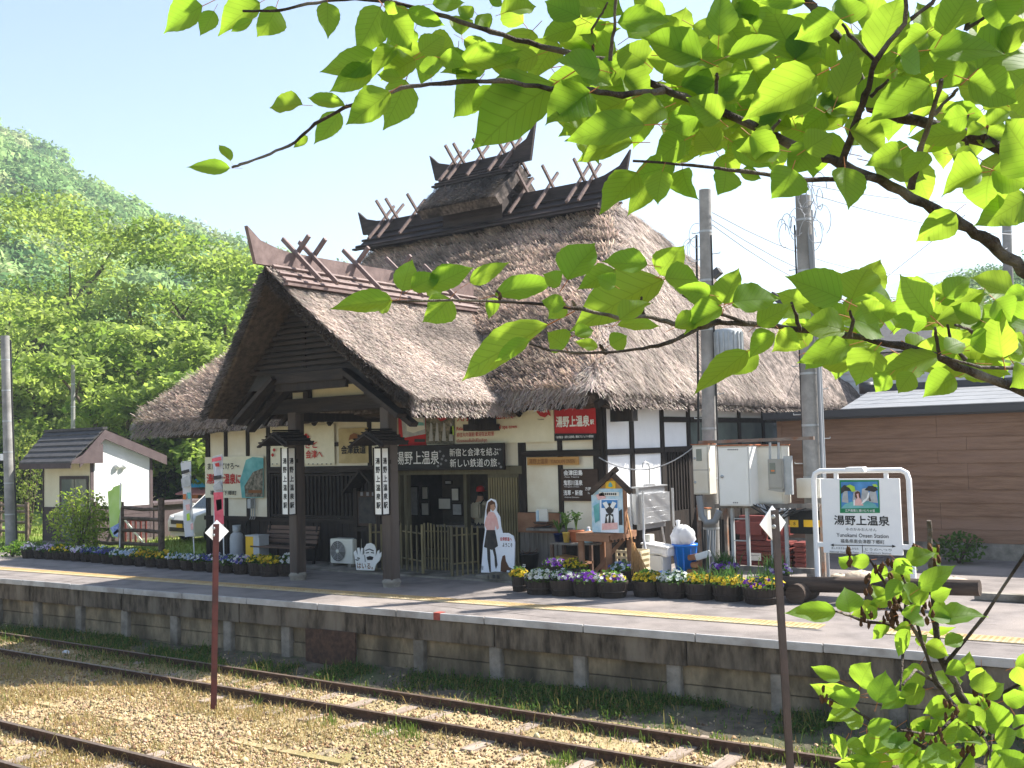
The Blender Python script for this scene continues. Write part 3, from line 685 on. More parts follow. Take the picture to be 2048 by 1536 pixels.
def bush(label, px, py, Yd, rx, hz, n, pal, name='bush', size=.1, group=None, zb=0.0, flat=1.0, stems=7):
    b = P(px, py, Y=Yd); t = thing(name, label, 'bush', (b.x, b.y, zb), group); m = MB()
    for i in range(stems):
        a = random.uniform(0, 6.28); r_ = random.uniform(.2, .9)*rx
        m.tube([V(b.x, b.y, zb), V(b.x+math.cos(a)*r_*.5, b.y+math.sin(a)*r_*.5, zb+hz*.5), V(b.x+math.cos(a)*r_, b.y+math.sin(a)*r_, zb+hz*random.uniform(.7, 1))], [.02, .014, .005], 5)
    m.build('stem', 'bark', t)
    o = rng.normal(0, 1, (n, 3)); o /= np.linalg.norm(o, axis=1)[:, None]; o *= rng.random((n, 1))**.4
    c = np.array([b.x, b.y, zb+hz*.55])+o*np.array([rx, rx*flat, hz*.55])
    w_ = fnoise(c, 2.0/rx, int(px), 2); c = c[w_ > .42]
    v, f = leaf_cards(c, len(c), size, .3); p_ = np.array(pal); tc = p_[rng.integers(0, len(p_), len(c))]*(1+rng.uniform(-.3, .3, (len(c), 1)))
    stuff(np_obj('foliage', v, f, 'leaf_far', t, tint=np.repeat(tc, 4, 0))); return t
DK = ((.07, .13, .03), (.11, .19, .04), (.05, .10, .025))
for i, (px, lb, rx, hz) in enumerate(((15, 'dark bush behind the leftmost concrete pole', 3.2, 4.4), (120, 'dark green undergrowth left of the white hut', 3.4, 4.8), (330, 'shady undergrowth between the hut and the station', 3.4, 4.2),
                                      (440, 'dark undergrowth seen under the left eave of the station', 3.0, 4.6), (230, 'undergrowth hidden low behind the white hut', 3.6, 4.8))):
    bush(lb, px, 1000, 31.5+i % 2*2, rx, hz, 9000, DK, size=.16, group='undergrowth behind the station', zb=-.4)
# ================================================================== STATION BUILDING
F = 18.4                                            # plane of the front wall
XR = P(1208, 900, Y=F).x                            # plane of the right wall
XL = P(413, 930, Y=F).x
BACK = 33.2
st = thing('station_building', 'old thatched station building with white plaster walls and dark timber frame', 'station building', ((XL+XR)/2, F+5, 0))
def panelY(x0, y0, x1, y1, m='plaster', name='plaster_panel', Y=F, th=.10, back=None):
    a, b, c, d = rectY(x0, y0, x1, y1, Y); return MB().box(a, b, Y, Y+th, c, d).build(name, m, st)
def zf(px, py): return P(px, py, Y=F).z
ZW, ZM, ZT = zf(560, 1039), zf(1160, 920), 3.62     # wainscot top, middle rail, wall top
ZE = 3.36
def postY(px, w_=.13, z0=0.0, z1=ZT, Y=F, m='dark_wood', name='post', out=.035):
    x = P(px, 950, Y=Y).x; return MB().box(x-w_/2, x+w_/2, Y-out, Y+.11, z0, z1).build(name, m, st, bevel=.006)
def beamY(px0, px1, z, h_=.13, Y=F, m='beam_wood', name='beam', out=.05):
    a, b = P(px0, 950, Y=Y).x, P(px1, 950, Y=Y).x; return MB().box(a, b, Y-out, Y+.1, z-h_/2, z+h_/2).build(name, m, st, bevel=.006)
X_ = lambda px: P(px, 950, Y=F).x
# ---- front wall, left of the entrance
for p in (417, 453, 497, 538, 741, 770): postY(p, .12 if p != 417 else .17)
def panels(pxs, z0, z1, m='plaster'):
    for a, b in zip(pxs[:-1], pxs[1:]):
        MB().box(X_(a)+.05, X_(b)-.05, F, F+.09, z0, z1).build('plaster_panel', m, st)
panels((417, 453, 497, 538), ZW+.06, ZT); panels((538, 741), 2.30, ZT); panels((741, 770, 800), 2.25, ZT)
beamY(410, 800, ZW, .11); beamY(538, 790, 2.22, .16); beamY(538, 741, 2.82, .1)
a0, b0 = X_(419), X_(775); n = 26
for i in range(n):                                   # dark wainscot boards
    x0 = a0+(b0-a0)*i/n; MB().box(x0+.006, a0+(b0-a0)*(i+1)/n-.006, F-.012+random.uniform(-.006, .006), F+.06, .0, ZW-.05).build('wainscot_board', 'dark_wood', st)
# slatted window
def lattice(xa, xb, z0, z1, n, Y, name='lattice_window', slat='slat', m='dark_wood'):
    w_ = MB().box(xa, xb, Y+.05, Y+.09, z0, z1).build(name, 'print_dark', st)
    fr = MB()
    for (p, q_, r_, s_) in ((xa, xb, z0, z0+.06), (xa, xb, z1-.06, z1), (xa, xa+.06, z0+.06, z1-.06), (xb-.06, xb, z0+.06, z1-.06)): fr.box(p, q_, Y-.03, Y+.05, r_, s_)
    fr.build('frame', m, w_)
    me = MB().box(-.022, .022, -.025, .02, z0+.06, z1-.06).mesh(slat, m)
    for i in range(n):
        o = bpy.data.objects.new(slat, me); link(o, w_); o.matrix_basis = Matrix.Translation((xa+.1+(xb-xa-.2)*(i+.5)/n, Y, 0))
    return w_
lattice(X_(541)+.04, X_(741)-.08, ZW+.07, 2.12, 24, F)
panels((741, 800), ZW-.2, 2.1, 'dark_wood')
# ---- entrance
EX0, EX1 = X_(790), X_(1038)
beamY(770, 1046, 2.16, .17, m='olive_wood', name='lintel'); 
panels((800, 1046), 2.25, ZT)
postY(797, .12, 0, 2.1, m='olive_wood'); postY(812, .1, 0, 2.07, m='olive_wood', name='door_jamb'); postY(931, .09, 0, 2.07, Y=F+.5, m='olive_wood', name='door_jamb')
postY(1046, .19)
door = MB().box(X_(972), X_(1034), F+.06, F+.10, .05, 2.07).build('sliding_door', 'olive_wood', st)
me = MB().box(-.02, .02, -.02, .02, .12, 2.0).mesh('slat', 'bamboo')
for i in range(12):
    o = bpy.data.objects.new('slat', me); link(o, door); o.matrix_basis = Matrix.Translation((X_(976)+(X_(1031)-X_(976))*i/11, F+.04, 0))
# room behind the entrance: floor, far wall with notices, side walls, ceiling
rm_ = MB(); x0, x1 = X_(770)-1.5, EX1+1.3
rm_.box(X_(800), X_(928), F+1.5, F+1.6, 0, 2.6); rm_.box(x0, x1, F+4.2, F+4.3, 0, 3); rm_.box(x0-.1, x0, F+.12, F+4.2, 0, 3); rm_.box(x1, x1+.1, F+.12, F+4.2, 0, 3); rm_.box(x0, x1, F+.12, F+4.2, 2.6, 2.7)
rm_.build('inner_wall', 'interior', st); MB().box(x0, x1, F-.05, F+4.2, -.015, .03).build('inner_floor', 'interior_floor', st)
ctr = thing('ticket_counter', 'dark wooden counter inside the entrance behind the wicket', 'counter', (X_(880), F+2.2, .03))
MB().box(X_(835), X_(925), F+.75, F+1.2, .03, .85).build('base', 'dark_wood', ctr); MB().box(X_(830), X_(930), F+.7, F+1.25, .85, .9).build('top', 'grey_wood', ctr)
for (p, q_, r_, s_, mm, lb) in ((818, 972, 836, 1032, 'print_grey', 'tall grey notice just inside the left door jamb'), (843, 972, 856, 1000, 'paper', 'upright cream notice left of the framed picture'), (842, 1004, 858, 1032, 'paper', 'cream notice below another at left in the entrance'),
                                (876, 995, 902, 1020, 'paper', 'framed pale picture hanging in the middle of the entrance'), (902, 975, 918, 1003, 'paper', 'small framed notice right of the middle picture'), (904, 1006, 924, 1032, 'print_grey', 'grey notice low at right in the dark entrance'), (889, 960, 903, 970, 'print_grey', 'smallest notice high in the dark entrance')):
    a, b, c, d = rectY(p, q_, r_, s_, F+1.45); t = thing('notice', lb, 'notice', ((a+b)/2, F+1.45, c), 'notices inside the entrance')
    MB().box(a, b, F+1.46, F+1.49, c, d).build('frame', 'dark_wood', t); MB().box(a+.03, b-.03, F+1.445, F+1.458, c+.03, d-.03).build('sheet', mm, t)
    if b-a > .45: MB().box(a+.1, b-.1, F+1.438, F+1.443, c+.12, d-.12).build('picture', 'print_grey', t)
# ---- front wall, right of the entrance
postY(1122, .11); postY(1199, .24)
XC = XR
panels((1046, 1122), 1.28, 2.43); panels((1122, 1199), .82, 2.43); panels((1046, 1122, 1199), 2.55, ZT)
beamY(1046, 1205, 2.49, .13); beamY(1122, 1205, .78, .1)
n = 9; a0, b0 = X_(1040), X_(1123)
for i in range(n):
    x0 = a0+(b0-a0)*i/n; MB().box(x0+.004, a0+(b0-a0)*(i+1)/n-.004, F-.05+random.uniform(-.006, .006), F+.04, .05, 1.25).build('wainscot_board', 'table_wood' if i < 0 else 'grey_wood', st)
for i in range(8):
    a0, b0 = X_(1124), X_(1195); x0 = a0+(b0-a0)*i/8; MB().box(x0+.004, a0+(b0-a0)*(i+1)/8-.004, F-.02, F+.04, 0, .72).build('wainscot_board', 'dark_wood', st)
MB().box(X_(1038), X_(1120), F-.09, F-.05, .86, 1.27).build('counter_board', 'table_wood', st)
# ---- right wall (faces +x)
def Yp_(px): return P(px, 900, X=XR).y
ys_ = [F, Yp_(1263), Yp_(1324), Yp_(1377), Yp_(1430), Yp_(1479), Yp_(1527)]
while ys_[-1] < BACK-1: ys_.append(ys_[-1]+1.4)
def bx(y0, y1, z0, z1, name, m, out=.0, th=.1): return MB().box(XR-th, XR+out, y0, y1, z0, z1).build(name, m, st)
for i, y in enumerate(ys_):
    bx(y-.075 if i else y, y+.075, 0, ZT, 'post', 'dark_wood', .035)
for i in range(len(ys_)-1):
    y0, y1 = ys_[i]+.07, ys_[i+1]-.07
    if i < 2:
        bx(y0, y1, 2.55, ZT, 'plaster_panel', 'white_wall'); bx(y0, y1, .95, 2.43, 'plaster_panel', 'white_wall'); bx(y0, y1, 0, .85, 'wainscot_board', 'dark_wood', .01)
        bx(y0-.02, y1+.02, 2.43, 2.55, 'beam', 'beam_wood', .05); bx(y0-.02, y1+.02, .85, .95, 'beam', 'beam_wood', .05)
    else:
        bx(y0, y1, 3.22, ZT, 'plaster_panel', 'white_wall'); bx(y0, y1, 2.56, 3.10, 'plaster_panel', 'white_wall' if i == 2 else 'pane')
        bx(y0-.02, y1+.02, 3.10, 3.22, 'beam', 'beam_wood', .05); bx(y0-.02, y1+.02, 2.44, 2.56, 'beam', 'beam_wood', .05)
        w_ = bx(y0, y1, 1.15, 2.44, 'lattice_window', 'print_dark', -.04, .08)
        me = MB().box(-.02, .02, -.022, .022, 1.15, 2.44).mesh('slat', 'dark_wood')
        for k in range(8):
            o = bpy.data.objects.new('slat', me); link(o, w_); o.matrix_basis = Matrix.Translation((XR-.005, y0+(y1-y0)*(k+.5)/8, 0))
        bx(y0, y1, 0, 1.14, 'wainscot_board', 'dark_wood', .01)
# other walls (left and back), plain
MB().box(XL-.05, XL+.05, F+.02, BACK, 0, ZT).build('side_wall', 'plaster', st); MB().box(XL, XR-.1, BACK-.1, BACK, 0, ZT).build('back_wall', 'plaster', st)
# rafters under the eaves
rf = MB().box(-.045, .045, 0, 1.5, -.07, .07).mesh('rafter', 'dark_wood')
for i in range(34):
    x = XL-1.6+(XR+.4-XL+1.6)*i/33
    if -18.8 < x < -13.0: continue
    o = bpy.data.objects.new('rafter', rf); link(o, st); o.matrix_basis = Matrix.Translation((x, 17.5, ZE+.04)) @ Matrix.Rotation(R(20), 4, 'X')
for i in range(26):
    o = bpy.data.objects.new('rafter', rf); link(o, st); o.matrix_basis = Matrix.Translation((XR+.55, 18+.5*i, ZE+.04)) @ Matrix.Rotation(R(90), 4, 'Z') @ Matrix.Rotation(R(20), 4, 'X')
bx(F+.28, F+.52, 3.1, 3.5, 'bracket', 'dark_wood', .5); MB().box(X_(988)-.1, X_(988)+.25, 17.5, F, 3.0, 3.14).build('bracket', 'dark_wood', st); MB().box(X_(988), X_(988)+.16, 17.55, F, 3.14, 3.5).build('bracket', 'dark_wood', st)

# ---- main thatched roof: hipped, thick eaves
RX0, RX1, RY0, RY1 = -25.5, XR+.64, 17.3, 34.4
def smin(a, b, k): h = np.clip(.5+.5*(b-a)/k, 0, 1); return b*(1-h)+a*h-k*h*(1-h)
def eave_drop(x): return .24*np.clip((-17.5-x)/7, 0, 1)
def roof_z(x, y):
    df, db, dl, dr = y-RY0, RY1-y, x-RX0, RX1-x
    # slopes: front/back, hips; gently concave so the eave kicks out
    zf_ = np.minimum(smin(df*.79, db*.50, .25), 5.15); zl = smin(dl*1.62, dr*1.62, .2)
    z = smin(zf_, zl, .55)
    return 3.36+.36+np.clip(z, -.3, 9)-eave_drop(x)
def corner_pull(x, y):                               # round the plan corners
    return x, y
def thatch_relief(x, y, z):
    p = np.stack([x, y, z], -1)
    lay = np.abs((z*2.1+fnoise(p, .55, 4, 3)*3.4) % 1.0-.5)*2
    big = fnoise(p, 1.2, 8, 3)-.5; fine = fnoise(p, 7, 12, 3)-.5
    rough = np.clip((z-5.6)/2.2, .0, 1)*np.where(x < -12.2, 1, .3)
    return big*.16+fine*.12-np.clip(1-lay*2.6, 0, 1)*.26*rough
nx_, ny_ = 250, 250
u = np.linspace(0, 1, nx_); v = np.linspace(0, 1, ny_)
gx, gy = np.meshgrid(RX0+(RX1-RX0)*u, RY0+(RY1-RY0)*v)
# pull the four corners inwards (rounded plan)
cxm, cym = (RX0+RX1)/2, (RY0+RY1)/2; hx, hy = (RX1-RX0)/2, (RY1-RY0)/2
ax, ay = (gx-cxm)/hx, (gy-cym)/hy; rr = (np.abs(ax)**9+np.abs(ay)**9)**(1/9); mxa = np.maximum(np.abs(ax), np.abs(ay)); k = np.where(mxa > 0, mxa/np.maximum(rr, 1e-6), 1)
gx, gy = cxm+ax*hx*k, cym+ay*hy*k
gz = roof_z(gx, gy); gz = gz+thatch_relief(gx.ravel(), gy.ravel(), gz.ravel()).reshape(gx.shape)
gz -= .05*np.clip((gx-cxm)/-hx, 0, 1)*0
top = np.stack([gx, gy, gz], -1).reshape(-1, 3)
idx = np.arange(nx_*ny_).reshape(ny_, nx_); fs = [np.stack([idx[:-1, :-1], idx[:-1, 1:], idx[1:, 1:], idx[1:, :-1]], -1).reshape(-1, 4)]
per = np.concatenate([idx[0, :], idx[1:, -1], idx[-1, -2::-1], idx[-2:0:-1, 0]]); nper = len(per)
pt = top[per]; ctr_ = np.array([cxm, cym, 0])
jag = (fnoise(pt, 4, 3, 3)-.5)*.10
r1 = pt.copy(); r1[:, 2] = 3.46+jag-eave_drop(pt[:, 0]); r1[:, :2] += (pt[:, :2]-ctr_[:2])*.006
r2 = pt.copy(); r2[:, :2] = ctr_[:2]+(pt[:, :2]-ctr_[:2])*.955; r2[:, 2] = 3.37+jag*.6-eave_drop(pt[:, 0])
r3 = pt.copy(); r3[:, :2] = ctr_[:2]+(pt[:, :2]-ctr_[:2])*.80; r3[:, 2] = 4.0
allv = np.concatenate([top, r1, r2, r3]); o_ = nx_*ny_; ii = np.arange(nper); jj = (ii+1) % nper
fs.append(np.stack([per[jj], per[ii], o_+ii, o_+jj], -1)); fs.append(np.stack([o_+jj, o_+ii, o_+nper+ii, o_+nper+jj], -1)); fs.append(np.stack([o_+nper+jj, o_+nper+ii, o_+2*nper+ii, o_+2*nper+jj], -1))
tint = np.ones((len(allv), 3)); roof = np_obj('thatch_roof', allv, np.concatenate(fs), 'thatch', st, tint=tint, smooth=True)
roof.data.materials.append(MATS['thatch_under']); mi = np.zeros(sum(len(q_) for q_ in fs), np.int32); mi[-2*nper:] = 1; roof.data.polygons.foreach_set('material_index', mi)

# ---- porch gable roof, running back into the main roof
PCX, PHW = -15.75, 2.92; PYB = 22.0
PAZ = 6.22
def porch_pt(s_, uu, vv, off=0.0):                   # s_ -1/1 slope side, uu 0 ridge..1 eave, vv 0 verge..1 back
    yv = 13.8+.85*uu; y = yv+(PYB-yv)*vv
    x = PCX+s_*(PHW*uu); z = PAZ-(PAZ-3.62)*(uu**.93)-.10*math.sin(math.pi*uu)
    return x, y, z
NU, NV = 70, 120; V_ = []; F_ = []
under = []
for s_ in (-1, 1):
    U, W = np.meshgrid(np.linspace(0, 1, NU), np.linspace(0, 1, NV))
    yv = 13.8+.85*U; y = yv+(PYB-yv)*W; x = PCX+s_*PHW*U; z = PAZ-(PAZ-3.62)*U**.93-.08*np.sin(np.pi*U)
    p = np.stack([x, y, z], -1).reshape(-1, 3); p[:, 2] += (fnoise(p, 1.4, 6, 3)-.5)*.10+(fnoise(p, 8, 7, 3)-.5)*.08
    under_p = np.stack([PCX+s_*(PHW-.12)*np.clip(U*1.0, 0, 1)-s_*.0, y+.02, z-.21-.08*W*0], -1).reshape(-1, 3)
    under_p[:, 2] = np.minimum(under_p[:, 2], p[:, 2]-.17)
    o0 = sum(len(q_) for q_ in V_); idx = np.arange(NU*NV).reshape(NV, NU)+o0
    V_ += [p, under_p]; N = NU*NV
    q_ = np.stack([idx[:-1, :-1], idx[:-1, 1:], idx[1:, 1:], idx[1:, :-1]], -1).reshape(-1, 4); F_.append(q_ if s_ > 0 else q_[:, ::-1])
    q2 = q_+N; F_.append(q2[:, ::-1] if s_ > 0 else q2)
    for line in (idx[0, :], idx[:, -1]):             # verge face and eave face
        a_, b_ = line[:-1], line[1:]; F_.append(np.stack([a_, b_, b_+N, a_+N], -1))
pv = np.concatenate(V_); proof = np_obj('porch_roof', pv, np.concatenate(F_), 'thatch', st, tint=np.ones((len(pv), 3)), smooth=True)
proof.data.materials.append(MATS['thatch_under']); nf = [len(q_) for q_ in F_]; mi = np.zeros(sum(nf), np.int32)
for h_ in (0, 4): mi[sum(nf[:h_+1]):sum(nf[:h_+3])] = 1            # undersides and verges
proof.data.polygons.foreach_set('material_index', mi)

# ---- straw lying on the thatch, down the slope and ragged along the eaves
def straw_obj(pts, dirs, nrm, ln, wd, parent, name='straw', bright=(.55, 1.15), jit=.22, up=1.0):
    n = len(pts); dirs = dirs+rng.normal(0, jit, (n, 3)); dirs /= np.linalg.norm(dirs, axis=1)[:, None]
    side = np.cross(dirs, nrm); side /= np.linalg.norm(side, axis=1)[:, None]
    ln = ln*(.5+rng.random(n))[:, None]; wd = wd*(.6+.8*rng.random(n))[:, None]; lift = (rng.random((n, 1))*.06+.012)*up
    a_ = pts-dirs*ln*.5-nrm*.01; b_ = pts+dirs*ln*.5+nrm*lift
    v = np.stack([a_-side*wd, a_+side*wd, b_+side*wd*.8, b_-side*wd*.8], 1).reshape(-1, 3)
    pat = np.clip(.35+1.3*fnoise(pts, 1.1, 40, 3), .5, 1.3)[:, None]
    tc = np.array([[1, .96, .92]])*rng.uniform(*bright, (n, 1))*pat*(1+rng.uniform(-.06, .06, (n, 3)))
    return stuff(np_obj(name, v, np.arange(n*4).reshape(-1, 4), 'straw', parent, tint=np.repeat(tc, 4, 0)))
n = 230000; x = rng.uniform(RX0+.05, RX1-.02, n); y = rng.uniform(RY0+.0, 26.5, n); e = .02
z = roof_z(x, y); gx_ = (roof_z(x+e, y)-z)/e; gy_ = (roof_z(x, y+e)-z)/e
pz = np.stack([x, y, z+thatch_relief(x, y, z)], -1); nr = np.stack([-gx_, -gy_, np.ones(n)], -1); nr /= np.linalg.norm(nr, axis=1)[:, None]
dn = np.stack([-gx_, -gy_, -(gx_**2+gy_**2)], -1); ok = np.linalg.norm(dn, axis=1) > .05; k_ = ok & ~((np.abs(x-PCX) < 2.4) & (y < 19.5) & (z < 5.2))
k_ &= (x > -24.9) | (y > 17.6)
dn[ok] /= np.linalg.norm(dn[ok], axis=1)[:, None]
right = x+(fnoise(np.stack([x, y, x*0], -1), .9, 50, 3)-.5)*2.6+rng.normal(0, .25, n) > -11.0+(y-17.3)*-.46
straw_obj(pz[k_ & right], dn[k_ & right], nr[k_ & right], .34, .0052, roof, bright=(.35, 1.35), jit=.11)
straw_obj(pz[k_ & ~right], dn[k_ & ~right], nr[k_ & ~right], .14, .0075, roof, bright=(.55, 1.8), jit=.32, up=3.0)  # front slope: tint lightened and straws lifted to make up for weak sun
# eave fringe
n = 9000; t_ = rng.random(n); sdx = rng.random(n) < .5
ex = np.where(sdx, RX0+.4+(RX1-RX0-.7)*t_, RX1-.05); ey = np.where(sdx, RY0+.02, RY0+.3+(RY1-RY0-.6)*t_); 
k_ = ~(sdx & (np.abs(ex-PCX) < 2.7)); ez = rng.uniform(3.38, 3.75, n)-eave_drop(ex)
fp = np.stack([ex, ey, ez], -1)[k_]; fd = np.stack([np.where(sdx, 0, .5), np.where(sdx, -.5, 0), -np.ones(n)], -1)[k_]; fn = np.stack([np.where(sdx, 0, 1.), np.where(sdx, -1., 0), np.full(n, .2)], -1)[k_]
straw_obj(fp, fd, fn, .16, .008, roof, bright=(.5, 1.05))
for s_, cnt in ((1, 110000), (-1, 9000)):
    uu = rng.random(cnt); vv = rng.random(cnt)**1.0; yv = 13.8+.85*uu; y = yv+(PYB-2-yv)*vv; x = PCX+s_*PHW*uu; z = PAZ-(PAZ-3.62)*uu**.93-.08*np.sin(np.pi*uu)
    p = np.stack([x, y, z+.02], -1); sl_ = (PAZ-3.62)/PHW; d_ = np.tile(np.array([s_, 0, -sl_])/math.hypot(1, sl_), (cnt, 1)); nn = np.tile(np.array([s_*sl_, 0, 1])/math.hypot(1, sl_), (cnt, 1))
    k_ = z > roof_z(x, y)-.1
    straw_obj(p[k_], d_[k_], nn[k_], .30, .0048, proof, bright=(.35, 1.5), jit=.11)
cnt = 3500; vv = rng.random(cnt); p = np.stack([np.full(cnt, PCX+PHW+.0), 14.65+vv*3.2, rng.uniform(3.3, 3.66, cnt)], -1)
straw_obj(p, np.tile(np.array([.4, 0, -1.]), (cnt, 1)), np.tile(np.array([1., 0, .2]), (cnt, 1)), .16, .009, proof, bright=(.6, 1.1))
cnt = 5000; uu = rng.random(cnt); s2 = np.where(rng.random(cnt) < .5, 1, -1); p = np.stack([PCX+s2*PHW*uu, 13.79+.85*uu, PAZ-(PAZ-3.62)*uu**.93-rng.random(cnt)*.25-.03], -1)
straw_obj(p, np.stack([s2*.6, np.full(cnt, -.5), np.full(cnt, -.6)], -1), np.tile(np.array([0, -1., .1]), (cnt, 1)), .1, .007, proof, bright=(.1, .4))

# ---- porch timber: posts on stone feet, tie beams, gable lattice, barge boards
for px, bw in ((594, .25), (780, .25)):
    x = P(px, 1000, Y=15.6).x
    MB().box(x-bw/2, x+bw/2, 15.6-bw/2, 15.6+bw/2, .1, 3.5).build('porch_post', 'post_wood', st, bevel=.015)
    MB().lathe([(.17, 0), (.17, .06), (.2, .1), (.155, .16), (.0, .16)], (x, 15.6, -.005), 12).build('post_foot', 'concrete', st)
    MB().box(x-.08, x+.08, 15.6, F, 3.3, 3.48).build('porch_beam', 'dark_wood', st)
zt = P(650, 809, Y=15.6).z
MB().box(P(540, 809, Y=15.6).x, P(775, 809, Y=15.6).x, 15.48, 15.72, zt-.15, zt+.15).build('tie_beam', 'beam_wood', st, bevel=.012)
YG = 14.8
zc = P(630, 752, Y=YG).z
MB().box(P(552, 752, Y=YG).x, P(692, 752, Y=YG).x, YG-.08, YG+.08, zc-.11, zc+.1).build('collar_beam', 'beam_wood', st, bevel=.01)
MB().box(P(552, 752, Y=YG).x, P(692, 752, Y=YG).x, YG-.02, YG+.06, zc-.26, zc-.11).build('collar_rail', 'dark_wood', st)
for (a_, b_) in (((552, 757), (474, 846)), ((690, 742), (803, 832))):
    p0, p1 = P(*a_, Y=14.72), P(*b_, Y=14.72); MB().bar(p0, p1, .09, .26, up=(0, 1, 0)).build('barge_board', 'beam_wood', st)
    MB().bar(p0+V(0, .35, -.16), p1+V(0, .35, -.16), .09, .2, up=(0, 1, 0)).build('barge_board', 'dark_wood', st)
# cream gable panel between the beams, small struts
a_, b_, c_, d_ = rectY(585, 765, 735, 797, 15.64); MB().box(a_, b_, 15.64, 15.7, c_, d_+.25).build('gable_panel', 'shed_cream', st)
for px in (616, 738, 560): x = P(px, 780, Y=15.58).x; MB().box(x-.07, x+.07, 15.5, 15.63, zt+.15, zc-.05).build('strut', 'dark_wood', st)
MB().box(P(566, 775, Y=15.5).x, P(617, 775, Y=15.5).x, 15.42, 15.5, P(590, 778, Y=15.5).z-.08, P(590, 778, Y=15.5).z+.08).build('strut', 'dark_wood', st)
# gable lattice: back board + sloping slats one by one
ax, az = P(603, 592, Y=YG).x, P(603, 592, Y=YG).z; lx, rx = P(500, 748, Y=YG).x, P(716, 728, Y=YG).x; bz = zc+.1
lat = MB().add([(lx-.2, YG+.12, bz-.3), (rx+.2, YG+.12, bz-.3), (ax, YG+.12, az+.15)], [(0, 1, 2)]).build('gable_lattice', 'print_dark', st)
for i in range(13):
    z = bz+(az-bz)*(i+.4)/13.5; k = (z-bz)/(az-bz); x0, x1 = lx+(ax-lx)*k, rx+(ax-rx)*k
    MB().box(x0-.03, x1+.03, YG-.01, YG+.04, z-.034, z+.034).build('slat', 'beam_wood', lat)
MB().box(ax-.03, ax+.03, YG+.045, YG+.08, bz, az-.1).build('slat', 'dark_wood', lat)
# rafters under the porch roof
for i in range(7):
    y = 15.2+i*.5
    for s_ in (-1, 1):
        MB().bar((PCX+s_*.5, y, PAZ-.95), (PCX+s_*(PHW-.1), y, 3.30), .08, .1).build('porch_rafter', 'dark_wood', st)

# ---- ridges: saddle boards, upright ridge board with upturned tips, crossing bars
def ridge(name, line, tips, base_half, base_drop, bars, wood, axis, barw=.075, barlen=(.5, .95), slope=.9, end0=True):
    """line: two ends (Vector) of the ridge top; tips: heights of the upturned ends; axis unit vector along; bars: distances along"""
    A, B = line; d = (B-A).normalized(); sd = V(-d.y, d.x, 0).normalized(); L = (B-A).length
    rg = MB().prism([A+V(0, 0, -.02), A+sd*base_half-V(0, 0, base_drop), A-sd*base_half-V(0, 0, base_drop)], d*L).build(name, wood, st)
    for s_ in (-1, 1):                               # two battens along each slope
        for k in (.25, .62, .98):
            o_ = sd*s_*base_half*k-V(0, 0, base_drop*k-.03); MB().bar(A+o_-d*.06, B+o_+d*.06, .06, .05, up=sd*s_*.7+V(0, 0, .7)).build('batten', wood, rg)
        o_ = sd*s_*(base_half+.04)-V(0, 0, base_drop+.05); MB().bar(A+o_-d*.1, B+o_+d*.1, .14, .05).build('batten', wood, rg)
    pts = []
    hb = .30; t0, t1 = tips
    prof = [(-.42 if t0 else 0, -.02), (-.62 if t0 else 0, .30+t0), (-.30 if t0 else 0, .30+t0*.38), (.15, hb+t0*.1), (.5, hb), (L-.5, hb), (L-.15, hb+t1*.1), (L+.30 if t1 else L, .30+t1*.38), (L+.62 if t1 else L, .30+t1), (L+.42 if t1 else L, -.02)]
    MB().prism([A+d*p-sd*.045+V(0, 0, q_-.04) for p, q_ in prof], sd*.09).build('ridge_board', wood, rg)
    for b in bars:
        c = A+d*b+V(0, 0, .32)
        for s_ in (-1, 1):
            dirv = (sd*s_-V(0, 0, slope)).normalized(); cc = c+d*(.06*s_)
            MB().bar(cc-dirv*barlen[0], cc+dirv*barlen[1], barw, .06, up=d).build('ridge_bar', 'ridge_bar_wood' if wood != 'ridge_copper' else 'ridge_copper', rg)
    return rg
pr = [P(x_, y_, X=PCX) for x_, y_ in ((592, 497), (625, 505), (712, 520), (797, 533), (872, 548))]
A = V(PCX, 13.98, PAZ+.10); B = V(PCX, 20.3, PAZ+.10)
ridge('porch_ridge', (A, B), (.38, 0), .46, .42, [p.y-13.98 for p in pr], 'ridge_copper', None, barw=.085, barlen=(.42, 1.02), slope=.9)
RY = 23.75
mz0 = roof_z(np.array([-18.0]), np.array([RY]))[0]
A = P(748, 470, Y=RY); B = P(1222, 392, Y=RY); zt_ = (A.z+B.z)/2+.18; A = V(A.x, RY, zt_); B = V(B.x, RY, zt_)
mb_ = [P(px, 430, Y=RY).x-A.x for px in (771, 790, 833, 1052, 1103, 1166, 1190)]
ridge('main_ridge', (A, B), (.42, .6), .75, .62, mb_, 'ridge_wood', None, barlen=(.66, 1.0), slope=1.0)
# thatched smoke turret on the ridge with its own little ridge
TX0, TX1 = P(876, 420, Y=23.3).x, P(1020, 400, Y=23.3).x; tz = zt_
MB().box(TX0+.25, TX1-.2, RY-.55, RY+.55, tz-.6, tz+.45).build('turret_wall', 'ridge_wood', st)
tv = MB(); apex = tz+1.08
for s_ in (-1, 1):
    pts = [V(TX0-.05, RY, apex), V(TX1+.05, RY, apex), V(TX1+.1, RY+s_*1.25, tz-.02), V(TX0-.1, RY+s_*1.25, tz-.02)]
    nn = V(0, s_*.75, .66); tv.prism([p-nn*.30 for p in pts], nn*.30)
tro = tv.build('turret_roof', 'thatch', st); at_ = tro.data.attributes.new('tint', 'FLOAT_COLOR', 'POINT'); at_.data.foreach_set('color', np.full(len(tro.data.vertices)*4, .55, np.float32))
cnt = 5000; uu = rng.random(cnt); p = np.stack([TX0+(TX1-TX0)*rng.random(cnt), RY-1.27*uu-.1, apex-(apex-tz+.02)*uu+.02], -1)
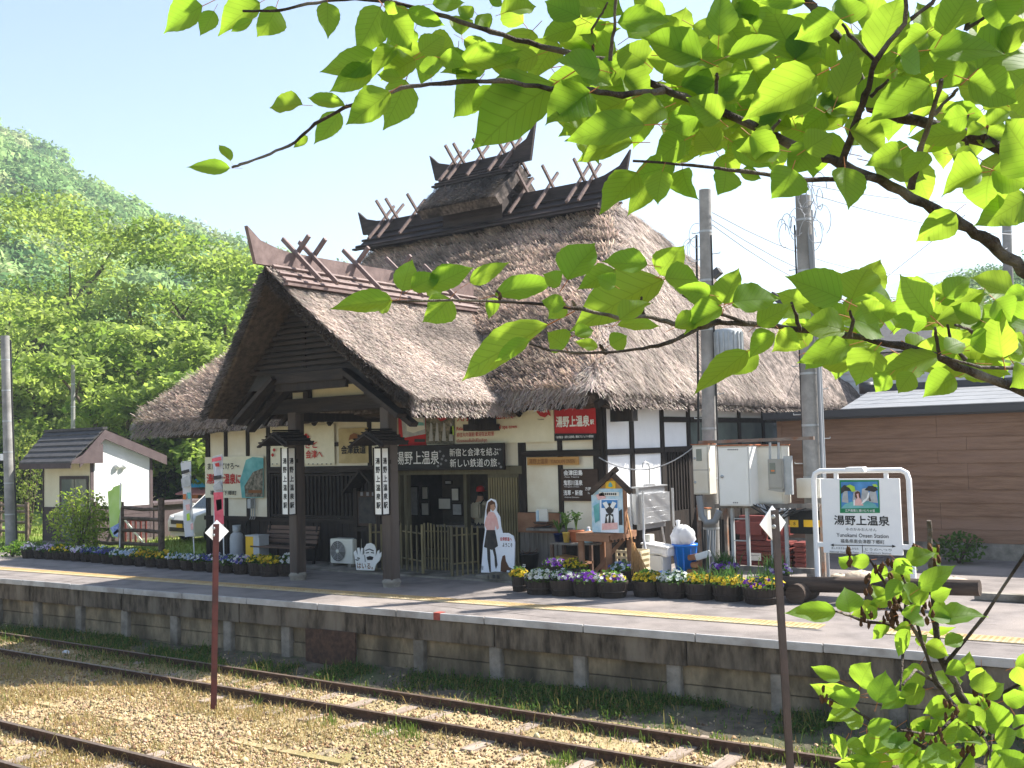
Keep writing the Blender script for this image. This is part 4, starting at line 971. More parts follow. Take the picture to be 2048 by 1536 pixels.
straw_obj(p, np.tile(np.array([0, -.75, -.7]), (cnt, 1)), np.tile(np.array([0, -.7, .75]), (cnt, 1)), .2, .01, tro, bright=(.18, .5))
ridge('turret_ridge', (V(TX0, RY, apex+.12), V(TX1, RY, apex+.12)), (.45, .75), .5, .36, [.25, .55, 1.25, 2.0, 2.4][:5] if TX1-TX0 < 3 else [.3, .75, 1.5, 2.35, 2.8], 'ridge_wood', None, barlen=(.62, .85), slope=1.0)
# ================================================================== BANNERS AND SIGNS ON THE FRONT
def sheet(name, label, cat, x0, y0, x1, y1, Y, m, group=None, wav=.012, part='cloth', th=.004):
    a, b, c, d = rectY(x0, y0, x1, y1, Y); t = thing(name, label, cat, ((a+b)/2, Y, c), group)
    nu, nv = 24, 10; vs = []; fs = []
    for j in range(nv+1):
        for i in range(nu+1):
            u, v = i/nu, j/nv; vs.append((a+(b-a)*u, Y+.015+wav*(math.sin(u*9+v*2)+.6*math.sin(v*6+u*3))*(.3+v*.3), c+(d-c)*v))
    for j in range(nv):
        for i in range(nu): k = j*(nu+1)+i; fs.append((k, k+1, k+nu+2, k+nu+1))
    MB().add(vs, fs, 0, True).build(part, m, t)
    return t
FB = F-.075
b = sheet('banner', 'cream banner with red writing and a thatched roof picture at the left wall', 'banner', 409, 913, 527, 996, FB, 'cream_cloth')
textY('またきてけろ～', b, 415, 926, 478, 939, FB-.012, 'ink'); textY('湯野上温泉に', b, 413, 947, 482, 968, FB-.012, 'ink_red', .03); textY('福島県下郷町', b, 420, 981, 473, 990, FB-.012, 'ink')
polyY(b, 'picture', [(484, 996), (480, 962), (492, 920), (505, 914), (527, 916), (527, 995)], FB-.012, 'print_teal'); polyY(b, 'picture', [(489, 972), (506, 944), (526, 936), (526, 994), (491, 994)], FB-.016, 'print_photo')
MB().box(*[P(498, 970, Y=FB).x, P(524, 970, Y=FB).x], FB-.024, FB-.02, P(510, 986, Y=FB).z, P(510, 980, Y=FB).z).build('picture', 'ink_brown', b)
b = sheet('banner', 'white banner with red kana writing hanging above the slatted window', 'banner', 540, 851, 668, 930, FB, 'cream_cloth', part='cloth')
textY('ふるさと', b, 582, 882, 634, 897, FB-.012, 'ink_red', .02); textY('会津へ', b, 611, 900, 645, 917, FB-.012, 'ink_red', .02)
for px, py in ((548, 900), (545, 910), (612, 870), (616, 874), (609, 873)):
    polyY(b, 'petal', [(px-3, py), (px, py-4), (px+3, py), (px, py+4)], FB-.012, 'ink_red')
for px in range(545, 668, 9):                        # eyelets and cord along the edges
    p = P(px, 928, Y=FB-.01); MB().box(p.x-.02, p.x+.02, p.y-.004, p.y, p.z-.012, p.z+.012).build('eyelet', 'ink', b)
b = sheet('banner', 'tan banner with black lettering and brown emblem next to the white kana banner', 'banner', 676, 856, 736, 926, FB, 'tan_cloth')
textY('会津鉄道', b, 682, 890, 731, 908, FB-.012, 'ink', .025); polyY(b, 'emblem', [(697, 881), (700, 870), (708, 866), (718, 870), (721, 878), (712, 883), (704, 878)], FB-.012, 'ink_brown')
b = sheet('banner', 'red banner with a silver railcar picture beside the right porch post', 'banner', 796, 822, 853, 893, FB, 'red_cloth')
polyY(b, 'picture', [(803, 836), (812, 829), (850, 829), (851, 868), (806, 876)], FB-.012, 'print_grey')
polyY(b, 'picture', [(812, 842), (820, 834), (846, 838), (850, 858), (826, 866), (814, 862)], FB-.016, 'paper'); polyY(b, 'picture', [(814, 842), (820, 837), (824, 839), (822, 852), (815, 851)], FB-.02, 'ink')
polyY(b, 'picture', [(829, 843), (847, 845), (848, 851), (829, 851)], FB-.02, 'print_teal'); polyY(b, 'picture', [(829, 884), (850, 884), (850, 878), (829, 878)], FB-.012, 'print_dark')
b = sheet('banner', 'wide white banner with a dark waterfall photo and red English words under the eave', 'banner', 852, 818, 1107, 887, FB-.02, 'cream_cloth', wav=.008)
FW = FB-.034
polyY(b, 'picture', [(852, 820), (909, 820), (909, 888), (852, 888)], FW+.006, 'print_photo'); polyY(b, 'picture', [(872, 822), (896, 824), (893, 838), (882, 843), (874, 836)], FW, 'ink_red')
for px in (858, 870, 884, 898): polyY(b, 'picture', [(px, 882), (px+3, 845), (px+6, 848), (px+8, 882)], FW, 'print_grey')
polyY(b, 'picture', [(899, 868), (901, 852), (907, 852), (908, 870)], FW, 'print_lime')
textY('大内宿直近', b, 914, 824, 972, 842, FW, 'ink_red', .02); textY('温泉郷', b, 991, 822, 1028, 838, FW, 'ink_red', .02)
textY("Relax in Aizu's quintessential spa town", b, 913, 851, 1034, 861, FW, 'ink_red', .02); textY('前往大内宿前 歡迎在此取景', b, 913, 864, 988, 873, FW, 'ink_red', .01); textY('เมืองออนเซ็นใกล้โออุจิจูกุ', b, 913, 877, 974, 886, FW, 'ink_red', .01)
polyY(b, 'emblem', [(1073, 824), (1077, 816), (1088, 814), (1096, 818), (1099, 824), (1102, 833), (1096, 829), (1090, 835), (1080, 832)], FW, 'ink_red'); polyY(b, 'emblem', [(1084, 822), (1088, 819), (1092, 823), (1088, 826)], FW-.004, 'ink_white')
textY('Yunokami', b, 1075, 837, 1088, 840, FW, 'ink')
b = sheet('banner', 'red station banner with white characters and black lower band right of the white one', 'banner', 1108, 812, 1191, 868, FB-.02, 'red_cloth', wav=.006)
polyY(b, 'lower_band', [(1109, 867), (1191, 867), (1191, 879), (1109, 882)], FW+.004, 'black_board'); textY('湯野上温泉', b, 1112, 831, 1179, 854, FW, 'ink_white', .035); textY('駅', b, 1180, 839, 1188, 849, FW, 'ink_white', .03)
textY('「会津鉄道・湯野上温泉駅」開業プロジェクト推進会', b, 1112, 871, 1187, 876, FW-.004, 'ink_white', .01)
# black header board
def board(name, label, x0, y0, x1, y1, Y, m, cat='sign', th=.04, frame=None):
    a, b_, c, d = rectY(x0, y0, x1, y1, Y); t = thing(name, label, cat, ((a+b_)/2, Y, c))
    MB().box(a, b_, Y, Y+th, c, d).build('board', m, t, bevel=.004)
    if frame:
        f = MB(); f.box(a-.03, b_+.03, Y-.012, Y+th+.01, d, d+.03); f.box(a-.03, b_+.03, Y-.012, Y+th+.01, c-.03, c); f.box(a-.03, a, Y-.012, Y+th+.01, c, d); f.box(b_, b_+.03, Y-.012, Y+th+.01, c, d); f.build('frame', frame, t)
    return t
YB = F-.24
b = board('name_board', 'long black board with white brush writing over the entrance', 752, 892, 1006, 938, YB, 'black_board', frame='dark_wood')
textY('湯野上温泉', b, 792, 902, 878, 929, YB-.004, 'ink_white', .006); textY('新宿と会津を結ぶ', b, 899, 896, 997, 912, YB-.004, 'ink_white', .004); textY('新しい鉄道の旅', b, 900, 917, 994, 934, YB-.004, 'ink_white', .004)
for px, py in ((880, 903), (887, 912), (892, 921), (882, 928), (1000, 899), (998, 927), (1002, 934), (884, 918), (876, 932)):
    polyY(b, 'petal', [(px-3, py), (px, py-3), (px+3, py), (px, py+3)], YB-.004, 'ink_grey')
YW = F-.12
b = board('wooden_sign', 'narrow amber wooden sign with dark handwritten letters on the wall', 1054, 914, 1157, 930, YW, 'sign_wood', th=.03)
textY('湯野上温泉', b, 1058, 917, 1096, 928, YW-.004, 'ink_brown'); textY('YUNOKAMI ONSEN', b, 1101, 919, 1150, 927, YW-.004, 'ink_brown')
YD = F-.07
b = board('direction_sign', 'dark brown direction sign listing three destinations in white', 1122, 938, 1196, 1002, YD, 'brown_board', th=.03)
for s_, y0 in (('会津田島', 940), ('鬼怒川温泉', 960), ('浅草・新宿', 980)): textY(s_, b, 1127, y0, 1165, y0+11, YD-.004, 'ink_white', .03)
for s_, y0 in (('Aizu Tajima', 952.5), ('Kinugawa Onsen', 972), ('Asakusa Shinjuku', 993)): textY(s_, b, 1129, y0, 1158, y0+3.4, YD-.004, 'ink_white', .0)
textY('方面の', b, 1170, 974, 1188, 981, YD-.004, 'ink_white', .02); textY('For', b, 1176, 984, 1181, 988, YD-.004, 'ink_white')

# ---- square lanterns with roofs on the porch posts
def lantern(px, label):
    Y0 = 15.25; x = P(px, 960, Y=Y0).x; s_ = .19; z0, z1 = P(px, 1028, Y=Y0).z, P(px, 897, Y=Y0).z
    t = thing('post_lantern', label, 'lantern', (x, Y0, z0), 'lanterns on the porch posts')
    MB().box(x-s_/2, x+s_/2, Y0-s_/2, Y0+s_/2, z0, z1).build('lamp_glass', 'lantern_glass', t)
    f = MB(); e = s_/2+.006
    for a in (-1, 1):
        for b_ in (-1, 1): f.box(x+a*e-.012, x+a*e+.012, Y0+b_*e-.012, Y0+b_*e+.012, z0-.02, z1+.02)
    f.box(x-e, x+e, Y0-e, Y0+e, z0-.025, z0-.001); f.build('frame', 'dark_wood', t)
    h_ = z1-z0
    for nrm, rt, dx, dy in ((V(0, -1, 0), (1, 0, 0), 0, -s_/2-.003), (V(1, 0, 0), (0, 1, 0), s_/2+.003, 0)):
        for i, ch in enumerate('湯野上温泉駅'): text(ch, t, (x+dx, Y0+dy, z1-h_*(.19+i*.135)), rt, (0, 0, 1), .115, .125, 'ink', .03)
    rw, rd = .42, .40                                 # little gabled roof: ridge runs front to back
    for s2 in (-1, 1):
        pts = [V(x, Y0-rd, z1+.30), V(x, Y0+rd*.8, z1+.30), V(x+s2*rw, Y0+rd*.8, z1+.06), V(x+s2*rw, Y0-rd, z1+.06)]
        MB().prism(pts, (0, 0, .05)).build('roof_board', 'dark_wood', t)
        MB().bar(V(x, Y0-rd-.02, z1+.27), V(x+s2*rw, Y0-rd-.02, z1+.04), .03, .1, up=(0, 1, 0)).build('barge_board', 'beam_wood', t)
        for k in range(5): a = k/4; MB().bar(V(x+s2*rw*a, Y0-rd-.02, z1+.37-.24*a), V(x+s2*rw*a, Y0+rd*.8, z1+.37-.24*a), .03, .03).build('roof_batten', 'dark_wood', t)
    MB().box(x-.03, x+.03, Y0+s_/2, 15.5, z1-.3, z1-.22).build('bracket', 'dark_wood', t)
    return t
lantern(577, 'white square lantern with black characters on the left porch post'); lantern(763, 'white square lantern with black characters on the right porch post')

# ================================================================== THINGS UNDER THE PORCH
# bench with slatted back
def bench():
    Y0 = 17.75; a, b_ = P(527, 1080, Y=Y0).x, P(630, 1080, Y=Y0).x
    t = thing('bench', 'brown slatted wooden bench with sloping back under the slatted window', 'bench', ((a+b_)/2, Y0, 0))
    for i in range(4): MB().box(a, b_, Y0-.42+i*.11, Y0-.33+i*.11, .40, .435).build('seat_slat', 'bench_wood', t)
    for i in range(4): z = .50+i*.105; MB().cbox(((a+b_)/2, Y0+.07+i*.03, z+.03), (b_-a, .025, .085), Matrix.Rotation(R(-15), 3, 'X')).build('back_slat', 'bench_wood', t)
    for x in (a+.08, (a+b_)/2, b_-.08):
        MB().bar((x, Y0-.38, 0), (x, Y0-.36, .4), .05, .06).build('leg', 'dark_wood', t); MB().bar((x, Y0+.02, 0), (x, Y0+.18, .92), .05, .06).build('leg', 'dark_wood', t)
bench()
a, b_, c, d = rectY(501, 1072, 528, 1096, 17.5); t = thing('storage_box', 'small yellow and blue-grey box at the left end of the bench', 'box', (a, 17.5, c-.05))
MB().box(a, (a+b_)/2+.03, 17.35, 17.65, c-.2, d).build('front', 'plate_yellow', t); MB().box((a+b_)/2+.03, b_, 17.35, 17.65, c-.2, d).build('side', 'gas_grey', t); MB().box(a, b_, 17.33, 17.67, d, d+.03).build('lid', 'gas_grey', t)
for lx in (a+.05, b_-.05): MB().box(lx-.02, lx+.02, 17.4, 17.6, 0, c-.2).build('leg', 'dark_wood', t)
# gas cylinder
p = P(474, 1112, Y=18.0); t = thing('gas_cylinder', 'tall grey gas cylinder standing by the left wall', 'gas cylinder', (p.x, 18.0, 0)); zc_ = P(474, 1066, Y=18.0).z
MB().lathe([(.0, .0), (.16, .0), (.175, .03), (.175, zc_-.12), (.15, zc_-.03), (.08, zc_+.03), (.05, zc_+.06), (.0, zc_+.06)], (p.x, 18.0, 0), 18).build('tank', 'gas_grey', t)
mb = MB(); mb.lathe([(.1, zc_+.04), (.105, zc_+.2), (.095, zc_+.2), (.09, zc_+.04)], (p.x, 18.0, 0), 14); mb.build('collar', 'galv', t); MB().lathe([(.03, zc_+.05), (.03, zc_+.17), (.0, zc_+.17)], (p.x, 18.0, 0), 8).build('valve', 'rail_steel', t)
# gas meter and pipes on the wall above
p = P(503, 1012, Y=F-.1); t = thing('gas_meter', 'small metal gas regulator with pipes on the white panel under the cream banner', 'gas meter', (p.x, F-.1, p.z))
MB().box(p.x-.1, p.x+.04, F-.16, F-.01, p.z-.06, p.z+.18).build('case', 'galv', t, bevel=.01)
for dx in (-.06, .02, .1): MB().tube([(p.x+dx, F-.08, p.z+.25), (p.x+dx, F-.08, p.z-.3), (p.x+dx-.04, F-.08, p.z-.34)], .014, 6).build('pipe', 'galv', t)
MB().tube([(p.x+.05, F-.06, p.z-.3), (p.x-.1, F-.06, p.z-.28), (p.x-.25, F-.06, p.z-.42), (p.x-.28, F-.1, p.z-.6)], .012, 6).build('hose', 'cable', t)
# outdoor unit of the air conditioner
Y0 = 17.55; a, b_, c, d = rectY(660, 1078, 706, 1127, Y0)
t = thing('air_conditioner', 'cream outdoor air conditioner unit with round fan grille under the porch', 'air conditioner', ((a+b_)/2, Y0, c))
MB().box(a, b_, Y0, Y0+.3, c, d).build('case', 'ac_white', t, bevel=.015); cx, cz, rr_ = a+(b_-a)*.36, (c+d)/2, (d-c)*.42
fan = MB().prism([(cx+rr_*math.cos(k*.314), Y0-.006, cz+rr_*math.sin(k*.314)) for k in range(20)], (0, -.004, 0)).build('fan_opening', 'fan_dark', t)
for k in range(1, 7):
    q_ = [(cx+rr_*k/6*math.cos(j*.349), Y0-.016, cz+rr_*k/6*math.sin(j*.349)) for j in range(19)]; MB().tube(q_, .005, 4, cap=False).build('grille_ring', 'tube_steel', fan)
for k in range(8): MB().bar((cx, Y0-.016, cz), (cx+rr_*math.cos(k*.785), Y0-.016, cz+rr_*math.sin(k*.785)), .006, .006).build('grille_spoke', 'tube_steel', fan)
MB().lathe([(.05, 0), (.05, .012), (0, .012)], (0, 0, 0), 12).build('hub', 'ac_white', fan).matrix_basis = Matrix.Translation((cx, Y0-.02, cz)) @ Matrix.Rotation(R(90), 4, 'X')
for x in (a+.08, b_-.08): MB().box(x-.05, x+.05, Y0-.04, Y0+.34, 0, c).build('foot', 'concrete', t)
# dark notice house (roofed black board) left of the right post
Y0 = 17.7; a, b_, c, d = rectY(712, 985, 758, 1052, Y0); t = thing('notice_house', 'black roofed notice board standing behind the right porch post', 'notice board', ((a+b_)/2, Y0, 0))
MB().box(a+.04, b_-.04, Y0, Y0+.06, c, d+.02).build('board', 'brown_board', t); MB().box(a+.1, b_-.1, Y0-.012, Y0-.004, c+.06, d-.1).build('panel', 'print_dark', t)
for x in (a, b_): MB().box(x-.05, x+.05, Y0-.03, Y0+.09, 0, d+.1).build('post', 'dark_wood', t)
xm = (a+b_)/2
for s_ in (-1, 1): MB().bar((xm, Y0, d+.5), (xm+s_*.55, Y0, d+.0), .5, .05, up=(0, 0, 1)).build('roof_board', 'dark_wood', t)
MB().box(a-.1, b_+.1, Y0-.05, Y0+.1, c-.12, c-.04).build('rail', 'dark_wood', t)
for k, px in enumerate((723, 735, 746)): q_ = P(px, 988, Y=Y0-.02); MB().box(q_.x-.035, q_.x+.035, Y0-.02, Y0-.005, q_.z-.04, q_.z+.04).build('lettering', 'ink_grey', t)
# hand painted cut-out board: two hands and a plain face
Y0 = 17.1; t = thing('painted_board', 'white cut-out board of two raised hands and a face behind bamboo stakes', 'painted board', tuple(P(738, 1140, Y=Y0)))
out = [(713, 1140), (709, 1113), (707, 1105), (711, 1100), (716, 1112), (714, 1096), (718, 1095), (721, 1108), (722, 1096), (726, 1097), (725, 1112), (729, 1105), (729, 1116), (728, 1096), (733, 1088), (741, 1086), (748, 1090), (751, 1098), (751, 1114), (755, 1102), (758, 1100), (758, 1108), (762, 1104), (762, 1112), (758, 1122), (752, 1128), (748, 1141)]
MB().prism([P(x_, y_, Y=Y0) for x_, y_ in out], (0, .02, 0)).build('board', 'ink_white', t)
for pts in ([(731, 1100), (739, 1097), (748, 1101), (747, 1103), (739, 1099), (731, 1102)], [(732, 1105), (738, 1104), (738, 1106), (732, 1107)], [(742, 1104), (748, 1105), (748, 1107), (742, 1106)], [(733, 1114), (740, 1112), (747, 1114), (745, 1120), (735, 1120)], [(729, 1110), (730, 1110), (731, 1124), (730, 1124)], [(711, 1118), (716, 1121), (716, 1122), (711, 1120)], [(715, 1114), (720, 1117), (720, 1118), (715, 1116)]):
    polyY(t, 'painted_line', pts, Y0-.002, 'ink', .003)
textY('はいる。', t, 714, 1126, 746, 1138, Y0-.002, 'ink_brown', .02); textY('ダ', t, 713, 1115, 720, 1122, Y0-.004, 'ink')
# wicket of bamboo pickets: three runs
def wicket(px0, px1, Ya, Yb, n, label, posts):
    t = thing('wicket_fence', label, 'fence', tuple(P((px0+px1)/2, 1150, Y=(Ya+Yb)/2, )*1), 'bamboo wickets at the entrance'); t.location.z = 0
    A, B = P(px0, 1100, Y=Ya), P(px1, 1100, Y=Yb); A.z = B.z = 0
    for i in range(n):
        p = A+(B-A)*i/(n-1) if n > 1 else A; h_ = 1.02+random.uniform(-.03, .03); big = i in posts
        MB().tube([(p.x, p.y, 0.02), (p.x+random.uniform(-.01, .01), p.y, h_+(.06 if big else 0))], .034 if big else .022, 7).build('picket', 'bamboo', t)
    for z in (.28, .86): MB().bar(A+V(0, .03, z), B+V(0, .03, z), .02, .03).build('rail', 'bamboo', t)
    return t
wicket(741, 763, 17.2, 17.45, 3, 'three bamboo stakes left of the right porch post', (0,))
wicket(803, 845, 17.75, 17.3, 5, 'bamboo wicket just right of the right porch post', (4,))
wicket(850, 897, 17.9, 17.95, 8, 'bamboo wicket set back in the middle of the entrance', ())
wicket(903, 956, 17.15, 17.75, 6, 'bamboo wicket next to the figure cut-out', (0,))
# generic figure cut-out
Y0 = 17.35; zb = .2; t = thing('figure_cutout', 'white standing cut-out of a long-haired woman in pink top and dark skirt by the wicket', 'cut-out', tuple(P(995, 1145, Y=Y0)))
o = [(962, 1145), (966, 1090), (970, 1060), (968, 1045), (971, 1018), (974, 1003), (981, 997), (990, 1000), (993, 1010), (992, 1022), (999, 1034), (1001, 1053), (1004, 1066), (1016, 1066), (1026, 1072), (1029, 1085), (1028, 1146)]
MB().prism([P(x_, y_, Y=Y0) for x_, y_ in o], (0, .03, 0)).build('panel', 'print_white', t)
def cp(name, pts, m, dy=.004): polyY(t, name, pts, Y0-dy, m, .002)
cp('hair', [(976, 1005), (983, 1000), (990, 1005), (992, 1018), (990, 1014), (986, 1008), (981, 1016), (979, 1040), (974, 1046), (973, 1020)], 'hair_brown'); cp('face', [(981, 1010), (989, 1008), (990, 1018), (986, 1023), (981, 1018)], 'skin', .005)
cp('top', [(972, 1036), (978, 1023), (988, 1025), (994, 1036), (998, 1056), (994, 1060), (991, 1050), (989, 1060), (974, 1060), (969, 1050)], 'print_pink', .006); cp('skirt', [(973, 1060), (990, 1060), (996, 1092), (984, 1100), (968, 1094)], 'print_dark', .006)
cp('leg', [(974, 1096), (980, 1098), (981, 1120), (982, 1144), (979, 1144), (975, 1118)], 'print_dark', .005); cp('leg', [(985, 1098), (990, 1096), (993, 1112), (995, 1130), (992, 1138), (990, 1132), (989, 1114)], 'print_dark', .005)
textY('会津鉄道へ', t, 1000, 1074, 1024, 1082, Y0-.004, 'ink_red', .02); textY('ようこそ', t, 1005, 1086, 1025, 1094, Y0-.004, 'ink', .02); textY('駅', t, 963, 1132, 967, 1140, Y0-.004, 'ink_grey')
cp('picture', [(1001, 1143), (1002, 1125), (1005, 1112), (1010, 1110), (1012, 1122), (1018, 1134), (1024, 1137), (1020, 1141), (1014, 1140), (1013, 1145)], 'hair_brown')
t = thing('concrete_block', 'grey hollow concrete block at the foot of the figure cut-out', 'block', (P(1015, 1150, Y=17.2).x, 17.2, 0)); x = t.location.x
MB().box(x-.35, x+.35, 17.05, 17.25, .02, .17).build('block', 'concrete', t, bevel=.01)
for dx in (-.22, -.12): MB().box(x+dx-.035, x+dx+.035, 17.044, 17.049, .06, .13).build('hole', 'print_dark', t)
tag(MB().box(x-.75, x-.42, 17.1, 17.3, .02, .1).build('kerb_stone', 'concrete', None, bevel=.02), 'low rounded stone slab left of the hollow concrete block', 'stone')

# ---- person inside the doorway, seen from behind
def person():
    p = P(962, 1052, Y=F+.9); x, y = p.x, F+.9
    t = thing('person', 'person in red cap and beige shirt standing with backpack straps inside the entrance', 'person', (x, y, .03))
    sk = [((x, y, .93), .13), ((x, y, 1.12), .14), ((x, y, 1.36), .15), ((x, y, 1.46), .07), ((x, y, 1.56), .075), ((x+.01, y, 1.66), .085)]
    vs = [V(*a) for a, r in sk]; rs = [r for a, r in sk]; ed = [(i, i+1) for i in range(5)]
    for s_ in (-1, 1):
        k = len(vs); vs += [V(x+s_*.09, y, .86), V(x+s_*.1, y+.02, .48), V(x+s_*.1, y-.02, .09), V(x+s_*.11, y+.12, .05)]; rs += [.095, .065, .045, .04]; ed += [(0, k), (k, k+1), (k+1, k+2), (k+2, k+3)]
        k = len(vs); vs += [V(x+s_*.19, y, 1.38), V(x+s_*.25, y-.02, 1.12), V(x+s_*.2, y+.16, .98), V(x+s_*.17, y+.22, .96)]; rs += [.06, .048, .036, .03]; ed += [(2, k), (k, k+1), (k+1, k+2), (k+2, k+3)]
    me = bpy.data.meshes.new('body'); me.from_pydata(vs, ed, []); ob = bpy.data.objects.new('body', me); col.objects.link(ob)
    md = ob.modifiers.new('s', 'SKIN'); 
    for v_, r in zip(me.skin_vertices[0].data if me.skin_vertices else [], rs): v_.radius = (r, r*.8)
    if me.skin_vertices: me.skin_vertices[0].data[0].use_root = True
    ss = ob.modifiers.new('d', 'SUBSURF'); ss.levels = 2
    dg = bpy.context.evaluated_depsgraph_get(); m2 = bpy.data.meshes.new_from_object(ob.evaluated_get(dg)); bpy.data.objects.remove(ob)
    for mm in ('skin', 'shirt', 'trousers', 'hair_dark'): m2.materials.append(MATS[mm])
    for pl in m2.polygons:
        c = pl.center; pl.use_smooth = True
        pl.material_index = 2 if c.z < .95 else (1 if c.z < 1.43 and not (abs(c.x-x) > .16 and c.z < 1.08) else (3 if c.z > 1.55 and c.y < y+.02 else 0))
    link(bpy.data.objects.new('body', m2), t)
    MB().lathe([(.098, 1.66), (.102, 1.70), (.085, 1.76), (.04, 1.785), (0, 1.79)], (x+.01, y, 0), 14).add([(x-.06, y+.07, 1.675), (x+.08, y+.07, 1.675), (x+.06, y+.19, 1.66), (x-.04, y+.19, 1.66)], [(0, 1, 2, 3)]).build('cap', 'red_cap', t)
    MB().cbox((x, y-.16, 1.24), (.26, .12, .34)).build('backpack', 'shirt', t, bevel=.03)
    for s_ in (-1, 1): MB().tube([(x+s_*.1, y-.14, 1.38), (x+s_*.1, y-.02, 1.465), (x+s_*.1, y+.13, 1.3)], .016, 6).build('strap', 'trousers', t)
person()
# ================================================================== RIGHT OF THE ENTRANCE
# table with a poster house on it
YT = 17.0
def tbl():
    a, b = P(1152, 1070, Y=YT).x, P(1218, 1070, Y=YT).x; zt = P(1190, 1068, Y=YT).z
    t = thing('rustic_table', 'rough brown plank table with scalloped edge carrying the poster house', 'table', ((a+b)/2, YT+.4, 0))
    for i in range(5): MB().box(a-.02, b+.02, YT+i*.19+.005, YT+.185+i*.19, zt-.03, zt+.01).build('top_plank', 'table_wood', t, bevel=.006)
    MB().box(a, b, YT+.0, YT+.04, zt-.14, zt-.032).build('apron', 'table_wood', t)
    e = MB(); n = 7
    for i in range(n):
        y0, y1 = YT+.95*i/n, YT+.95*(i+1)/n; e.prism([(b+.022, y0, zt+.01), (b+.022, y1, zt+.01), (b+.022, y1, zt-.1), (b+.022, (y0*.8+y1*.2), zt-.14), (b+.022, (y0+y1)/2, zt-.155), (b+.022, (y0*.2+y1*.8), zt-.14), (b+.022, y0, zt-.1)], (.02, 0, 0))
    e.build('scalloped_edge', 'table_wood', t)
    for x in (a+.06, b-.06):
        for y in (YT+.08, YT+.85): MB().tube([(x, y, 0), (x, y, zt-.03)], .06, 8).build('leg', 'table_wood', t)
    MB().bar((a+.1, YT+.5, .25), (b-.1, YT+.8, zt-.1), .05, .07).build('brace', 'table_wood', t); MB().box(a, b, YT+.06, YT+.1, .2, .28).build('stretcher', 'table_wood', t)
    return a, b, zt
ta, tb_, tz_ = tbl()
def poster_house():
    Y0 = YT+.12; a, b, c, d = rectY(1184, 977, 1247, 1073, Y0); c = tz_+.012
    t = thing('poster_house', 'small roofed poster stand with weathered blue posters on the rustic table', 'poster stand', ((a+b)/2, Y0, c))
    MB().box(a+.02, b-.02, Y0, Y0+.12, c, d-.03).build('back_board', 'table_wood', t)
    pb = MB().box(a, b, Y0-.014, Y0-.002, c+.01, d).build('outer_poster', 'print_sky', t, bevel=.006)
    x0, x1, z0, z1 = rectY(1201, 998, 1237, 1065, Y0-.02); MB().box(x0, x1, Y0-.024, Y0-.018, z0, z1).build('inner_poster', 'print_white', t)
    def q(pts, m, dy=.028): polyY(t, 'print', pts, Y0-dy, m, .002)
    q([(1203, 1000), (1235, 1000), (1235, 1016), (1203, 1016)], 'print_blue'); q([(1208, 1011), (1219, 1006), (1230, 1011), (1226, 1024), (1219, 1030), (1213, 1024)], 'print_dark', .031); q([(1212, 1028), (1226, 1028), (1229, 1050), (1209, 1050)], 'print_dark', .031)
    q([(1205, 1006), (1213, 1003), (1218, 1013), (1212, 1018)], 'ink_white', .033); q([(1233, 1006), (1225, 1003), (1220, 1013), (1226, 1018)], 'ink_white', .033); q([(1213, 1034), (1218, 1030), (1216, 1048)], 'ink_white', .033); q([(1226, 1034), (1221, 1030), (1222, 1048)], 'ink_white', .033)
    q([(1204, 1047), (1235, 1045), (1235, 1058), (1204, 1060)], 'print_pink', .034); q([(1187, 1012), (1198, 1006), (1199, 1040), (1190, 1046)], 'print_teal'); q([(1238, 1022), (1244, 1018), (1245, 1050), (1238, 1050)], 'print_dark'); q([(1192, 990), (1206, 984), (1212, 996), (1196, 1000)], 'print_pink')
    q([(1198, 984), (1238, 984), (1238, 992), (1198, 992)], 'paper'); [polyY(t, 'faded_print', [(1202+k*4, 986), (1204.6+k*4, 986), (1204.6+k*4, 990), (1202+k*4, 990)], Y0-.034, 'ink', .002) for k in range(8)]
    ap = P(1222, 944, Y=Y0-.05)
    MB().prism([V(a+.02, Y0+.0, d-.02), V(b-.02, Y0+.0, d-.02), V(ap.x-.02, Y0, ap.z-.06)], (0, .08, 0)).build('gable', 'sign_wood', t)
    x0, x1, z0, z1 = rectY(1211, 962, 1231, 977, Y0-.02); MB().box(x0, x1, Y0-.022, Y0-.004, z0, z1).build('plate', 'plate_yellow', t); MB().lathe([(.0, 0), (.05, .02), (.03, .07), (.0, .1)], ((x0+x1)/2, Y0-.025, z0+.02), 8, sy=.2).build('print', 'print_teal', t)
    MB().bar(P(1234, 937, Y=Y0-.04), P(1181, 986, Y=Y0-.04), .09, .07, up=(0, 1, 0)).build('log_roof', 'log_wood', t); MB().bar(P(1224, 948, Y=Y0-.04), P(1262, 985, Y=Y0-.04), .09, .07, up=(0, 1, 0)).build('log_roof', 'log_wood', t)
    MB().box(b-.03, b+.03, Y0-.0, Y0+.1, tz_, d).build('side_post', 'table_wood', t)
poster_house()
# shelf with plants left of the table
YS = 17.55
a, b, c, d = rectY(1100, 1086, 1160, 1150, YS); t = thing('low_shelf', 'dark two-tier wooden shelf left of the rustic table', 'shelf', ((a+b)/2, YS, 0)); zsh = d
MB().box(a, b, YS, YS+.5, d-.04, d).build('top', 'grey_wood', t); MB().box(a, b, YS, YS+.5, .33, .37).build('shelf_board', 'table_wood', t)
for x in (a+.03, b-.03):
    for y in (YS+.04, YS+.46): MB().box(x-.03, x+.03, y-.03, y+.03, 0, d-.04).build('leg', 'bench_wood', t)
p = P(1135, 1118, Y=YS+.2); s_ = MB(); 
for i in range(3): s_.cbox((p.x, YS+.24, .385+i*.035), (.5-.06*i, .36, .03), Matrix.Rotation(R(-8+7*i), 3, 'Y'))
tag(s_.build('straw_mat', 'broom', None, bevel=.008), 'folded straw mats lying on the lower tier of the dark shelf', 'mat')
